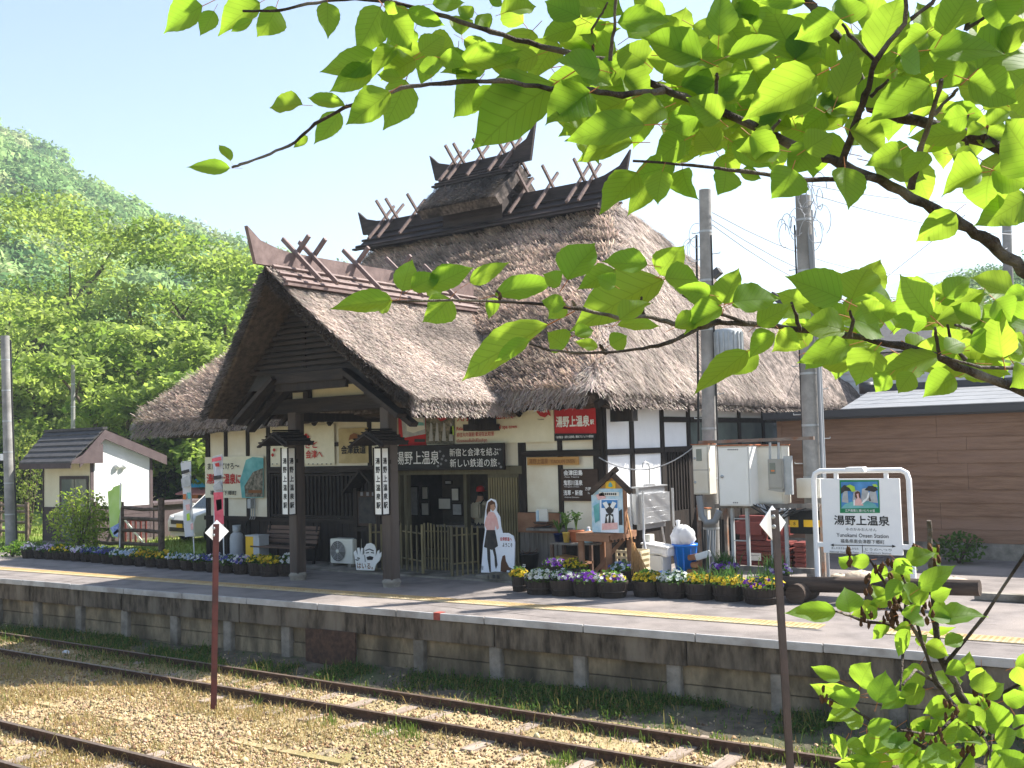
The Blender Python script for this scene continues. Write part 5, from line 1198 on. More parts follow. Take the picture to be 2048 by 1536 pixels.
def pot_plant(name, label, px, m, r, h_, kind, Y0=YS+.25):
    x = P(px, 1080, Y=Y0).x; t = thing(name, label, 'potted plant', (x, Y0, zsh))
    MB().lathe([(0, 0), (r*.72, 0), (r, h_*.9), (r*1.06, h_*.9), (r*1.06, h_), (r*.9, h_), (r*.86, h_*.85), (0, h_*.85)], (x, Y0, zsh), 14).build('pot', m, t)
    g = MB(); n = 26 if kind == 'spider' else 14
    for i in range(n):
        a_ = random.uniform(0, 6.28); L = random.uniform(.22, .36) if kind == 'spider' else random.uniform(.2, .42); dx, dy = math.cos(a_), math.sin(a_); lean = .75 if kind == 'spider' else .3
        pts = [V(x, Y0, zsh+h_), V(x+dx*L*lean*.5, Y0+dy*L*lean*.5, zsh+h_+L*.75), V(x+dx*L*lean, Y0+dy*L*lean, zsh+h_+(L*.55 if kind == 'spider' else L))]
        sd = V(-dy, dx, 0)*.011; g.add([pts[0]-sd, pts[0]+sd, pts[1]+sd, pts[1]-sd, pts[2]], [(0, 1, 2, 3), (3, 2, 4)])
        if kind != 'spider':
            for k in range(4): g.blob(pts[2]*(k/4)+pts[1]*(1-k/4)+V(random.uniform(-.04, .04), random.uniform(-.04, .04), 0), (.025, .025, .012), 5, 3)
    g.build('foliage', 'green_leaf', t)
pot_plant('spider_plant', 'spider plant with arching striped leaves in a dark blue pot on the shelf', 1119, 'blue_pot', .12, .16, 'spider'); pot_plant('small_plant', 'thin plant in a small yellow pot on the shelf', 1133, 'yellow_pot', .075, .2, 'twiggy', YS+.12); pot_plant('clay_pot_plant', 'bare twiggy plant in a terracotta pot on the shelf', 1153, 'terracotta', .15, .23, 'twiggy')
x = P(1177, 1068, Y=17.6).x; t = thing('water_bottle', 'clear bluish water bottle with white cap behind the terracotta pot', 'bottle', (x, 17.6, zsh))
MB().box(x-.25, x+.2, 17.5, 17.75, zsh-.02, zsh+.015).build('stand', 'grey_wood', t); MB().lathe([(0, .02), (.085, .02), (.09, .16), (.085, .2), (.03, .27), (.03, .29), (0, .29)], (x, 17.6, zsh), 12).build('bottle', 'print_sky', t); MB().lathe([(.034, .285), (.034, .32), (0, .32)], (x, 17.6, zsh), 10).build('cap', 'ink_white', t)
# black pot in front of the counter
x = P(1059, 1125, Y=17.55).x; t = thing('black_planter', 'black pot with a pale painted sign and dry stalks by the counter', 'pot', (x, 17.55, .02))
MB().lathe([(0, .12), (.15, .12), (.19, .5), (.2, .5), (.2, .53), (.17, .53), (.16, .48), (0, .48)], (x, 17.55, 0), 16).build('pot', 'black_plastic', t); MB().box(x-.22, x+.22, 17.33, 17.77, 0, .115).build('stand', 'concrete', t)
text('え', t, (x, 17.55-.183, .27), (1, 0, 0), (0, 0, 1), .13, .12, 'paper', .02)
for i in range(12): MB().tube([(x+random.uniform(-.1, .1), 17.55+random.uniform(-.1, .1), .48), (x+random.uniform(-.2, .2), 17.55+random.uniform(-.1, .1), .48+random.uniform(.05, .16))], .005, 4).build('stalk', 'dead_flower', t)
# leaflets on the counter board
for (p, q_, r_, s_, lb) in ((1073, 1018, 1095, 1044, 'white folded leaflet standing on the brown counter board'),):
    a, b, c, d = rectY(p, q_, r_, s_, F-.13); t = thing('leaflet', lb, 'leaflet', ((a+b)/2, F-.13, c)); MB().box(a, b, F-.13, F-.1, c, d).build('page', 'paper', t); MB().box(a-.0, a+.06, F-.15, F-.131, c, d-.03).build('fold', 'print_sky', t)
a, b, c, d = rectY(1066, 1042, 1102, 1056, F-.25); t = thing('brochure_pile', 'untidy pile of dark brochures on the ledge below the counter board', 'brochures', ((a+b)/2, F-.2, c))
MB().box(a-.1, b+.4, F-.36, F-.06, c-.05, c).build('ledge', 'grey_wood', t)
for i in range(5): MB().cbox(((a+b)/2+random.uniform(-.05, .05), F-.22, c+.015+i*.025), (.34, .22, .018), Matrix.Rotation(random.uniform(-.4, .4), 3, 'Z') @ Matrix.Rotation(random.uniform(-.15, .15), 3, 'Y')).build('brochure', random.choice(('print_dark', 'print_grey', 'hair_brown')), t)
# crate behind the table, broom
YC = 18.0; a, b, c, d = rectY(1232, 1101, 1280, 1152, YC); t = thing('plastic_crate', 'cream slotted plastic crate behind the rustic table', 'crate', ((a+b)/2, YC, 0)); H_ = d
for i in range(6):
    z = .03+i*(H_-.06)/5; MB().box(a, b, YC, YC+.02, z-.025, z+.025).build('slat', 'crate', t); MB().box(b, b+.02, YC, YC+.36, z-.025, z+.025).build('slat', 'crate', t)
for i in range(6): x = a+(b-a)*i/5; MB().box(x-.02, x+.02, YC+.021, YC+.035, 0, H_).build('upright', 'crate', t)
MB().box(a, b, YC+.36, YC+.38, 0, H_).build('back', 'crate', t)
Y0 = 16.95; t = thing('broom', 'straw broom with orange handle leaning on the rustic table', 'broom', tuple(P(1278, 1152, Y=Y0)))
p0, p1, p2 = P(1249, 1008, Y=Y0+.3), P(1266, 1090, Y=Y0+.1), P(1281, 1148, Y=Y0)
MB().tube([p0, p1], .017, 7).build('handle', 'broom_handle', t); br = MB()
for i in range(70):
    a_ = random.uniform(0, 6.28); r_ = random.uniform(.02, .17); e = p2+V(math.cos(a_)*r_*1.1, math.sin(a_)*r_*.5, random.uniform(-.03, .05)); m_ = p1.lerp(e, .4)+V(math.cos(a_), math.sin(a_)*.5, 0)*.02
    br.tube([p1+V(math.cos(a_)*.02, math.sin(a_)*.02, .02), m_, e], .009, 4)
br.build('bristles', 'broom', t); MB().tube([p1+V(0, 0, .04), p1+V(.008, 0, -.05)], .04, 8).build('binding', 'broom_handle', t)
# stainless sink with tall tap, leaning outdoors
def sink():
    xs0, xs1 = XR+.12, -10.45; y0, y1 = 18.95, 20.0; xs1 = P(1282, 1000, Y=y0).x; xs0 = xs1-.30
    y1 = P(1345, 1000, X=xs1).y; z0, z1 = P(1290, 1062, Y=y0).z, P(1290, 977, Y=y0).z
    t = thing('outdoor_sink', 'stainless steel sink unit with tall curved tap on splayed tube legs', 'sink', ((xs0+xs1)/2, (y0+y1)/2, 0))
    MB().box(xs0, xs1, y0, y1, z0, z1).build('basin', 'steel', t, bevel=.12)
    f = xs1+.004; h_ = z1-z0; w_ = y1-y0
    for (u0, v0, u1, v1) in ((.18, .70, .36, .84), (.64, .70, .82, .84), (.16, .16, .40, .30), (.60, .16, .84, .30), (.16, .42, .84, .52)):
        q = [(f, y0+w_*u0, z0+h_*v0), (f, y0+w_*u1, z0+h_*v0), (f, y0+w_*u1, z0+h_*v1), (f, y0+w_*u0, z0+h_*v1), (f, y0+w_*u0, z0+h_*v0)]
        MB().tube([Vector(a_)-V(.004, 0, 0) for a_ in q], .003, 5).build('embossing', 'steel', t)
    MB().box(xs0+.03, xs1-.05, y0+.08, y1-.08, z1-.002, z1+.03).build('rim', 'steel', t, bevel=.012)
    tx, ty = xs1-.12, y0+.45*w_
    MB().tube([(tx, ty, z1), (tx, ty, z1+.42), (tx-.01, ty-.03, z1+.49), (tx-.03, ty-.10, z1+.52), (tx-.05, ty-.17, z1+.49), (tx-.055, ty-.18, z1+.4)], .018, 8).build('tap', 'tube_steel', t)
    MB().box(tx-.05, tx+.05, ty-.2, ty+.15, z1+.02, z1+.07).build('tap_base', 'tube_steel', t, bevel=.01)
    for sx, x in ((-1, xs0+.05), (1, xs1+.03)):
        for sy, y in ((-1, y0+.02), (1, y1-.05)):
            MB().tube([(x, y, z1-.05), (x, y, z0+.02), (x+.02*sx, y+.06*sy, z0-.12), (x+.25*(sx > 0)+.03*sx, y+.3*sy, 0)], .027, 8).build('leg', 'tube_steel', t)
    MB().box((xs0+xs1)/2, (xs0+xs1)/2+.16, y0+.3, y0+.48, z0-.3, z0-.1).build('valve_box', 'ac_white', t); MB().tube([((xs0+xs1)/2+.1, y0+.4, z0-.3), ((xs0+xs1)/2+.1, y0+.38, .1)], .012, 6).build('hose', 'pink_cloth', t)
sink()
# foam boxes, blue tub things, bucket with bag
Y0 = 19.0
p = P(1312, 1096, Y=Y0); q = P(1308, 1132, Y=Y0)
for (px, py, w_, h_, m, lb, nm) in ((1310, 1130, .55, .42, 'cabinet_white', 'white foam box on the ground under the sink', 'foam_box'), (1318, 1100, .58, .17, 'foam', 'white foam box lying tilted on top of another under the sink', 'foam_box')):
    c = P(px, py, Y=Y0+.3); t = thing(nm, lb, 'box', (c.x, Y0+.3, max(0, c.z-h_/2)), 'foam boxes under the sink'); zc_ = c.z if h_ < .2 else h_/2
    MB().cbox((c.x, Y0+.3, zc_), (w_, .4, h_), Matrix.Rotation(R(7 if h_ < .2 else 0), 3, 'Y')).build('box', m, t, bevel=.02); MB().cbox((c.x, Y0+.3, zc_+h_/2+.02), (w_+.03, .43, .035), Matrix.Rotation(R(7 if h_ < .2 else 0), 3, 'Y')).build('lid', m, t, bevel=.008)
c = P(1312, 1142, Y=17.9); t = thing('blue_dustpan', 'blue plastic dustpan and scoop lying before the sink legs', 'dustpan', (c.x, 17.9, 0))
MB().prism([V(c.x-.26, 17.75, .02), V(c.x+.2, 17.75, .02), V(c.x+.24, 17.75, .2), V(c.x+.05, 17.75, .26), V(c.x-.12, 17.75, .2)], (0, .34, 0)).build('pan', 'blue_plastic', t, bevel=.015); MB().tube([V(c.x-.2, 17.7, .03), V(c.x-.62, 17.6, .3)], .025, 6).build('handle', 'blue_plastic', t)
YB_ = 19.6; xb = P(1371, 1120, Y=YB_).x; t = thing('blue_bin', 'bright blue tapered plastic bin with a full white bag on top', 'bin', (xb, YB_, 0)); zb_ = P(1371, 1087, Y=YB_).z; rt = (P(1394, 1090, Y=YB_)-P(1348, 1090, Y=YB_)).length/2
prof = [(0, .0), (rt*.72, .0), (rt*.97, zb_-.05), (rt*1.04, zb_-.05), (rt*1.04, zb_), (rt*.95, zb_), (rt*.9, zb_-.08), (0, zb_-.1)]
MB().lathe(prof, (xb, YB_, 0), 24).build('bin', 'blue_plastic', t)
for k in range(10): a_ = k*.628; MB().bar((xb+rt*.735*math.cos(a_), YB_+rt*.735*math.sin(a_), .03), (xb+rt*.965*math.cos(a_), YB_+rt*.965*math.sin(a_), zb_-.07), .03, .012, up=(math.cos(a_), math.sin(a_), 0)).build('rib', 'blue_plastic', t)
bg_ = MB().blob((xb-.04, YB_, zb_+.12), (rt*.95, rt*.9, .24), 18, 11, jit=.14).blob((xb+.1, YB_-.1, zb_+.14), (rt*.6, rt*.6, .18), 12, 8, jit=.2).lathe([(.12, zb_+.26), (.03, zb_+.36), (.05, zb_+.46), (.01, zb_+.47)], (xb-.14, YB_, 0), 9)
tag(bg_.build('plastic_bag', 'bag', None), 'white knotted plastic bag stuffed in the top of the blue bin', 'bag')
for i, (px, py) in enumerate(((1398, 1112), (1404, 1128), (1396, 1144), (1408, 1150))):
    c = P(px, py, Y=19.6); o = MB().cbox((c.x, 19.6, max(.06, c.z)), (.28, .5, .11), Matrix.Rotation(R(8*i-10), 3, 'Y')).build('firewood', 'table_wood', None, bevel=.02); tag(o, ('split log highest in the small pile right of the blue bin', 'split log second in the pile right of the blue bin', 'pale split log at the foot of the blue bin', 'split log lowest beside the grey cable pole')[i], 'firewood')

# ================================================================== POLES, CABINETS, STATION SIGN
def pole(label, px, py0, Yd, r0, r1, pxt, pyt, extras=True, group='concrete poles'):
    b = P(px, py0, Y=Yd); tp = P(pxt, pyt, Y=Yd); b.z = 0; t = thing('utility_pole', label, 'utility pole', tuple(b), group)
    MB().tube([b, b.lerp(tp, .5), tp], [r0, (r0+r1)/2, r1], 16).build('pole', 'pole_concrete', t); d = tp-b; L = d.length
    for z in np.arange(1.0, L-.3, .95):
        c = b+d*(z/L); r = r0+(r1-r0)*z/L; MB().lathe([(r+.006, -.02), (r+.006, .02)], tuple(c), 16).build('band', 'galv', t)
    if extras:
        for k, z in enumerate(np.arange(2.2, L-.6, .45)):
            c = b+d*(z/L); r = r0+(r1-r0)*z/L; s_ = 1 if k % 2 else -1; MB().tube([c+V(s_*r, 0, 0), c+V(s_*(r+.17), 0, 0), c+V(s_*(r+.17), 0, .03)], .01, 5).build('step_bolt', 'galv', t)
    return t, b, tp
YP1, YP2 = 18.85, 19.15
t1, pb1, pt1 = pole('slender concrete pole carrying a grey transformer, just right of the thatch hip', 1424, 1150, YP1, .155, .115, 1410, 380)
t2, pb2, pt2 = pole('thicker concrete pole topped by loops of wire, behind the station name sign', 1634, 1150, YP2, .185, .14, 1606, 392)
for px, r, m in ((1396, .022, 'cable'), (1440, .018, 'cable')):
    MB().tube([P(px+4, 1150, Y=YP1-.02), P(px-(3 if px < 1420 else 18), 470, Y=YP1-.02)], r, 6).build('conduit', m, t1)
MB().tube([P(1616, 1150, Y=YP2-.03), P(1589, 450, Y=YP2-.03)], .016, 6).build('conduit', 'cable', t2)
MB().tube([P(1655, 1155, Y=YP2-.1), P(1637, 700, Y=YP2-.1), P(1620, 470, Y=YP2-.08)], .05, 8).build('conduit', 'pvc_grey', t2); MB().tube([P(1647, 960, Y=YP2-.17), P(1634, 640, Y=YP2-.17), P(1624, 420, Y=YP2-.16)], .018, 6).build('conduit', 'cable_grey', t2)
for k in range(16):                                  # loops of telephone wire at the top
    c = pt2+V(random.uniform(-.35, .4), random.uniform(-.15, .1), random.uniform(-.9, .05)); r = random.uniform(.12, .34); a_ = random.uniform(0, 3)
    MB().tube([c+V(math.cos(a_)*math.cos(q_)*r*.7, -.2, math.sin(q_)*r) for q_ in np.linspace(0, random.uniform(3.6, 6), 12)], .008, 4).build('wire_loop', random.choice(('pvc_grey', 'cable_grey', 'cable_grey', 'cable_grey')), t2)
for k in range(5):
    c = pt1+V(-.18-random.uniform(0, .2), -.05, -1.1+random.uniform(-.25, .25)); MB().tube([c+V(math.cos(q_)*.16, 0, math.sin(q_)*.24) for q_ in np.linspace(1.2, 5.2, 10)], .007, 4).build('wire_loop', 'cable_grey', t1)
p = P(1455, 690, Y=YP1+.2); tr = MB(); tr.lathe([(0, -.36), (.27, -.36), (.28, -.3), (.28, .26), (.25, .3), (0, .3)], tuple(p), 18)
for k in range(18): a_ = k*.349; tr.bar(p+V(math.cos(a_)*.28, math.sin(a_)*.28, -.28), p+V(math.cos(a_)*.28, math.sin(a_)*.28, .24), .02, .05, up=(math.cos(a_), math.sin(a_), 0))
tr.build('transformer', 'galv', t1); MB().box(p.x-.35, p.x+.3, p.y-.05, p.y+.05, p.z-.42, p.z-.36).build('bracket', 'rail_steel', t1)
# wires
def wire(label, pts, r=.011, m='cable_grey', sag=.0):
    return tag(MB().tube(pts, r, 4, cap=False).build('wire', m), label, 'wire', 'overhead wires')
q3 = P(2015, 420, Y=34)
def catenary(a, b, sag, n=14): return [a.lerp(b, i/n)-V(0, 0, 4*sag*(i/n)*(1-i/n)) for i in range(n+1)]
wire('uppermost wire from the slender pole to the far right pole', catenary(P(1425, 425, Y=YP1), q3+V(0, 0, -1.1), 1.0)); wire('middle wire from the slender pole sagging to the far right pole', catenary(P(1425, 440, Y=YP1), q3+V(0, 0, -1.9), 1.1)); wire('lowest wire from the slender pole sagging to the far right pole', catenary(P(1425, 450, Y=YP1), q3+V(0, 0, -2.3), 1.25))
wire('wire from the top of the thicker pole running right', catenary(P(1630, 390, Y=YP2), P(2080, 470, Y=31), .2)); wire('second wire from the thicker pole top running level to the right', catenary(P(1625, 370, Y=YP2), P(2080, 390, Y=31), .25))
wire('slanting guy wire rising to the upper right behind the branches', [P(1690, 620, Y=30), P(1930, 430, Y=24)]); wire('slack wire strung along the white wall to the meter boxes', catenary(P(1198, 915, Y=F-.1), P(1392, 890, Y=18.6), .35), .012, 'cable_grey')
tp_, bb_, tt_ = pole('distant concrete pole beyond the brown building at right', 2022, 900, 34, .17, .13, 2012, 390, False)
MB().box(tt_.x-.15, tt_.x+.6, 33.9, 34.1, tt_.z-3.2, tt_.z-2.8).build('cross_arm', 'red_steel', tp_)
lp, _, _ = pole('concrete pole at the far left edge with a white number band', 22, 1088, 17.6, .155, .13, 10, 672, False); c = P(11, 914, Y=17.6)
MB().lathe([(.152, -.1), (.152, .1)], tuple(c), 16).build('number_band', 'ink_white', lp); MB().tube([P(34, 1088, Y=17.5), P(24, 800, Y=17.5), P(21, 680, Y=17.5)], .03, 6).build('conduit', 'cable', lp)
MB().tube([P(21, 745, Y=17.5), P(30, 722, Y=17.5), P(36, 712, Y=17.5)], .012, 5).build('conduit', 'cable', lp)
fp_, _, _ = pole('thin pale pole standing among the trees behind the white hut', 146, 1000, 25.5, .10, .08, 146, 730, False); c = P(140, 735, Y=25.5)
# steel frame with meter cabinets between the two poles
YK = 18.5
def KX(px, py=1000): return P(px, py, Y=YK)
fr = thing('equipment_frame', 'rusty steel angle frame holding meter cabinets between the two poles', 'frame', (KX(1500).x, YK, 0))
MB().bar(KX(1398, 885), KX(1628, 876), .05, .06).build('top_rail', 'frame_steel', fr)
MB().bar(KX(1430, 1012), KX(1640, 1012), .05, .08).build('middle_rail', 'grey_wood', fr); MB().bar(KX(1428, 1133), KX(1640, 1143), .08, .09).build('bottom_rail', 'grey_wood', fr)
for px in (1394, 1448, 1640): MB().box(KX(px).x-.03, KX(px).x+.03, YK+.02, YK+.09, 0, KX(px, 1010 if px != 1448 else 1000).z+.0).build('leg', 'frame_steel', fr)
for px in (1463, 1493, 1542, 1570): MB().box(KX(px).x-.028, KX(px).x+.028, YK-.02, YK+.04, KX(px, 1133).z, KX(px, 1015).z).build('upright', 'galv', fr)
for z_ in (1037, 1081): MB().box(KX(1463).x, KX(1493).x, YK-.03, YK-.021, KX(1478, z_).z-.01, KX(1478, z_).z+.01).build('rung', 'galv', fr)
def cabinet(name, label, x0, y0, x1, y1, dep, m, top='rust', Y=YK-.12, cat='cabinet'):
    a, b, c, d = rectY(x0, y0, x1, y1, Y); t = thing(name, label, cat, ((a+b)/2, Y, c), 'electrical cabinets')
    MB().box(a, b, Y, Y+dep, c, d).build('case', m, t, bevel=.008)
    if top: MB().box(a-.015, b+.015, Y-.03, Y+dep+.01, d+.002, d+.022).build('cover', top, t)
    MB().box(a+.02, b-.02, Y-.010, Y-.002, c+.02, d-.02).build('door', m, t, bevel=.004); return t, a, b, c, d, Y
t, a, b, c, d, y_ = cabinet('meter_cabinet', 'narrow cream meter cabinet with a small glass window, leftmost on the frame', 1386, 890, 1418, 989, .3, 'cabinet')
w_ = rectY(1393, 898, 1404, 922, y_); MB().box(w_[0], w_[1], y_-.016, y_-.011, w_[2], w_[3]).build('window', 'pane', t); zz = P(1400, 940, Y=y_).z; MB().box(a+.01, b-.01, y_-.013, y_-.0105, zz-.006, zz+.006).build('seam', 'ink_grey', t)
for px, py in ((1390, 917), (1391, 965)): q_ = P(px, py, Y=y_); MB().lathe([(.025, 0), (.025, .012), (0, .012)], (0, 0, 0), 10).build('lock', 'galv', t).matrix_basis = Matrix.Translation((q_.x, y_-.01, q_.z)) @ Matrix.Rotation(R(90), 4, 'X')
t, a, b, c, d, y_ = cabinet('switch_cabinet', 'largest white switch cabinet in the middle of the frame', 1437, 892, 1500, 1012, .5, 'cabinet_white', Y=YK-.25)
q_ = P(1445, 953, Y=y_); MB().lathe([(.03, 0), (.03, .02), (0, .02)], (0, 0, 0), 10).build('lock', 'galv', t).matrix_basis = Matrix.Translation((q_.x, y_-.01, q_.z)) @ Matrix.Rotation(R(90), 4, 'X')
for px0, py0, n_ in ((1455, 898, 6), (1466, 1004, 3)):
    for k in range(n_): polyY(t, 'faded_print', [(px0+k*3.7, py0), (px0+k*3.7+2.6, py0), (px0+k*3.7+2.6, py0+2.6), (px0+k*3.7, py0+2.6)], y_-.012, 'ink_grey', .002)
t, a, b, c, d, y_ = cabinet('back_cabinet', 'cream cabinet partly hidden behind the largest white one', 1512, 892, 1566, 1008, .35, 'cabinet', Y=YK+.12)
t, a, b, c, d, y_ = cabinet('power_meter', 'grey rounded power meter with a dark dial window on the frame', 1536, 918, 1566, 978, .16, 'meter', None, Y=YK-.34, cat='power meter')
MB().prism([V(a, y_-.012, c-.02), V(b-.02, y_-.012, c-.06), V(b-.02, y_-.012, c), V(a, y_-.012, c)], (0, .12, 0)).build('terminal_cover', 'meter', t); w_ = rectY(1540, 926, 1551, 948, y_); MB().box(w_[0], w_[1], y_-.018, y_-.011, w_[2], w_[3]).build('window', 'pane', t)
w_ = rectY(1542, 940, 1549, 943, y_-.02); MB().box(w_[0], w_[1], y_-.022, y_-.019, w_[2], w_[3]).build('dial', 'orange_wall', t); MB().box(b+.0, b+.14, y_+.05, y_+.12, c-.1, d+.05).build('mounting_plate', 'galv', t)
for px in (1540, 1557): MB().tube([P(px, 920, Y=y_+.1), P(px, 885, Y=y_+.1)], .022, 6).build('pipe', 'galv', t)
t, a, b, c, d, y_ = cabinet('junction_box', 'cream ribbed junction box on the thicker pole', 1593, 957, 1640, 996, .2, 'cabinet', None, Y=YP2-.42)
for k in range(16): x_ = a+.03+(b-a-.06)*k/15; MB().box(x_-.006, x_+.006, y_-.018, y_-.011, c+.04, d-.04).build('rib', 'cabinet', t)
t, a, b, c, d, y_ = cabinet('rusty_box', 'small rust-streaked cream box left of the slender pole', 1396, 1018, 1415, 1041, .14, 'cabinet', 'rust', Y=YK-.05)
# black box with yellow labels, cables
t, a, b, c, d, y_ = cabinet('black_box', 'black utility box with yellow labels behind the sign post', 1579, 1022, 1646, 1068, .3, 'black_board', None, Y=YK+.08)
for x0, x1 in ((1580, 1597), (1608, 1646)): w_ = rectY(x0, 1040, x1, 1054, y_); MB().box(w_[0], w_[1], y_-.018, y_-.0105, w_[2], w_[3]).build('yellow_label', 'plate_yellow', t)
textY('水', t, 1586, 1043, 1592, 1051, y_-.02, 'ink')
cb = thing('cable_bundle', 'thick grey conduit bend and tangled black cables below the cabinets', 'cables', (KX(1430).x, YK-.3, .9), None)
MB().tube([KX(1410, 990)+V(0, -.25, 0), KX(1415, 1030)+V(0, -.25, 0), KX(1425, 1043)+V(0, -.25, 0), KX(1442, 1040)+V(0, -.25, 0), KX(1450, 1020)+V(0, -.25, 0)], .06, 10).build('conduit', 'pvc_grey', cb)
for k in range(9):
    a_, b_ = KX(1500+random.uniform(0, 40), 1008), KX(1585+random.uniform(-20, 40), 1015); m_ = a_.lerp(b_, .5)-V(0, .3, random.uniform(.1, .35)); MB().tube([a_-V(0, .2, 0), a_.lerp(m_, .6)-V(0, .1, 0), m_, b_-V(0, .3, 0)], .014, 5).build('cable', random.choice(('cable', 'cable', 'cable_grey')), cb)
for k in range(6):
    x_ = KX(1405+k*5).x; MB().tube([(x_, YK-.12, .0), (x_+random.uniform(-.03, .03), YK-.1, .5), (x_, YK-.05, 1.0)], .02, 5).build('cable', random.choice(('cable', 'pvc_grey')), cb)
MB().cbox(KX(1418, 1108)+V(0, -.25, 0), (.26, .16, .12), Matrix.Rotation(R(-18), 3, 'Y')).build('clamp_box', 'cabinet_white', cb, bevel=.01)
# burgundy stacked planks / tank behind the frame
YQ = 20.6; t = thing('burgundy_tank', 'burgundy rounded tank on stacked dark red sleepers behind the frame', 'tank', (P(1530, 1100, Y=YQ).x, YQ, 0))
a, b = P(1462, 1080, Y=YQ).x, P(1612, 1080, Y=YQ).x; zt = P(1530, 1083, Y=YQ).z; nl = 6
for i in range(nl):
    for (u0, u1) in ((0, .60), (.62, .80), (.82, 1.0)): MB().box(a+(b-a)*u0, a+(b-a)*u1-.01, YQ, YQ+.5, zt*i/nl+.006, zt*(i+1)/nl-.006).build('stacked_beam', 'burgundy', t, bevel=.03)
for u0, u1, h_ in ((0, .48, .5), (.5, .75, .42)): MB().box(a+(b-a)*u0, a+(b-a)*u1, YQ+.05, YQ+.5, zt+.004, zt+h_).build('tank_body', 'burgundy', t, bevel=.12)
w_ = rectY(1499, 1106, 1522, 1121, YQ-.01); MB().box(w_[0], w_[1], YQ-.02, YQ-.003, w_[2], w_[3]).build('plate', 'paper', t); polyY(t, 'faded_print', [(1502, 1110), (1519, 1110), (1519, 1111), (1502, 1111)], YQ-.022, 'ink_grey', .002)
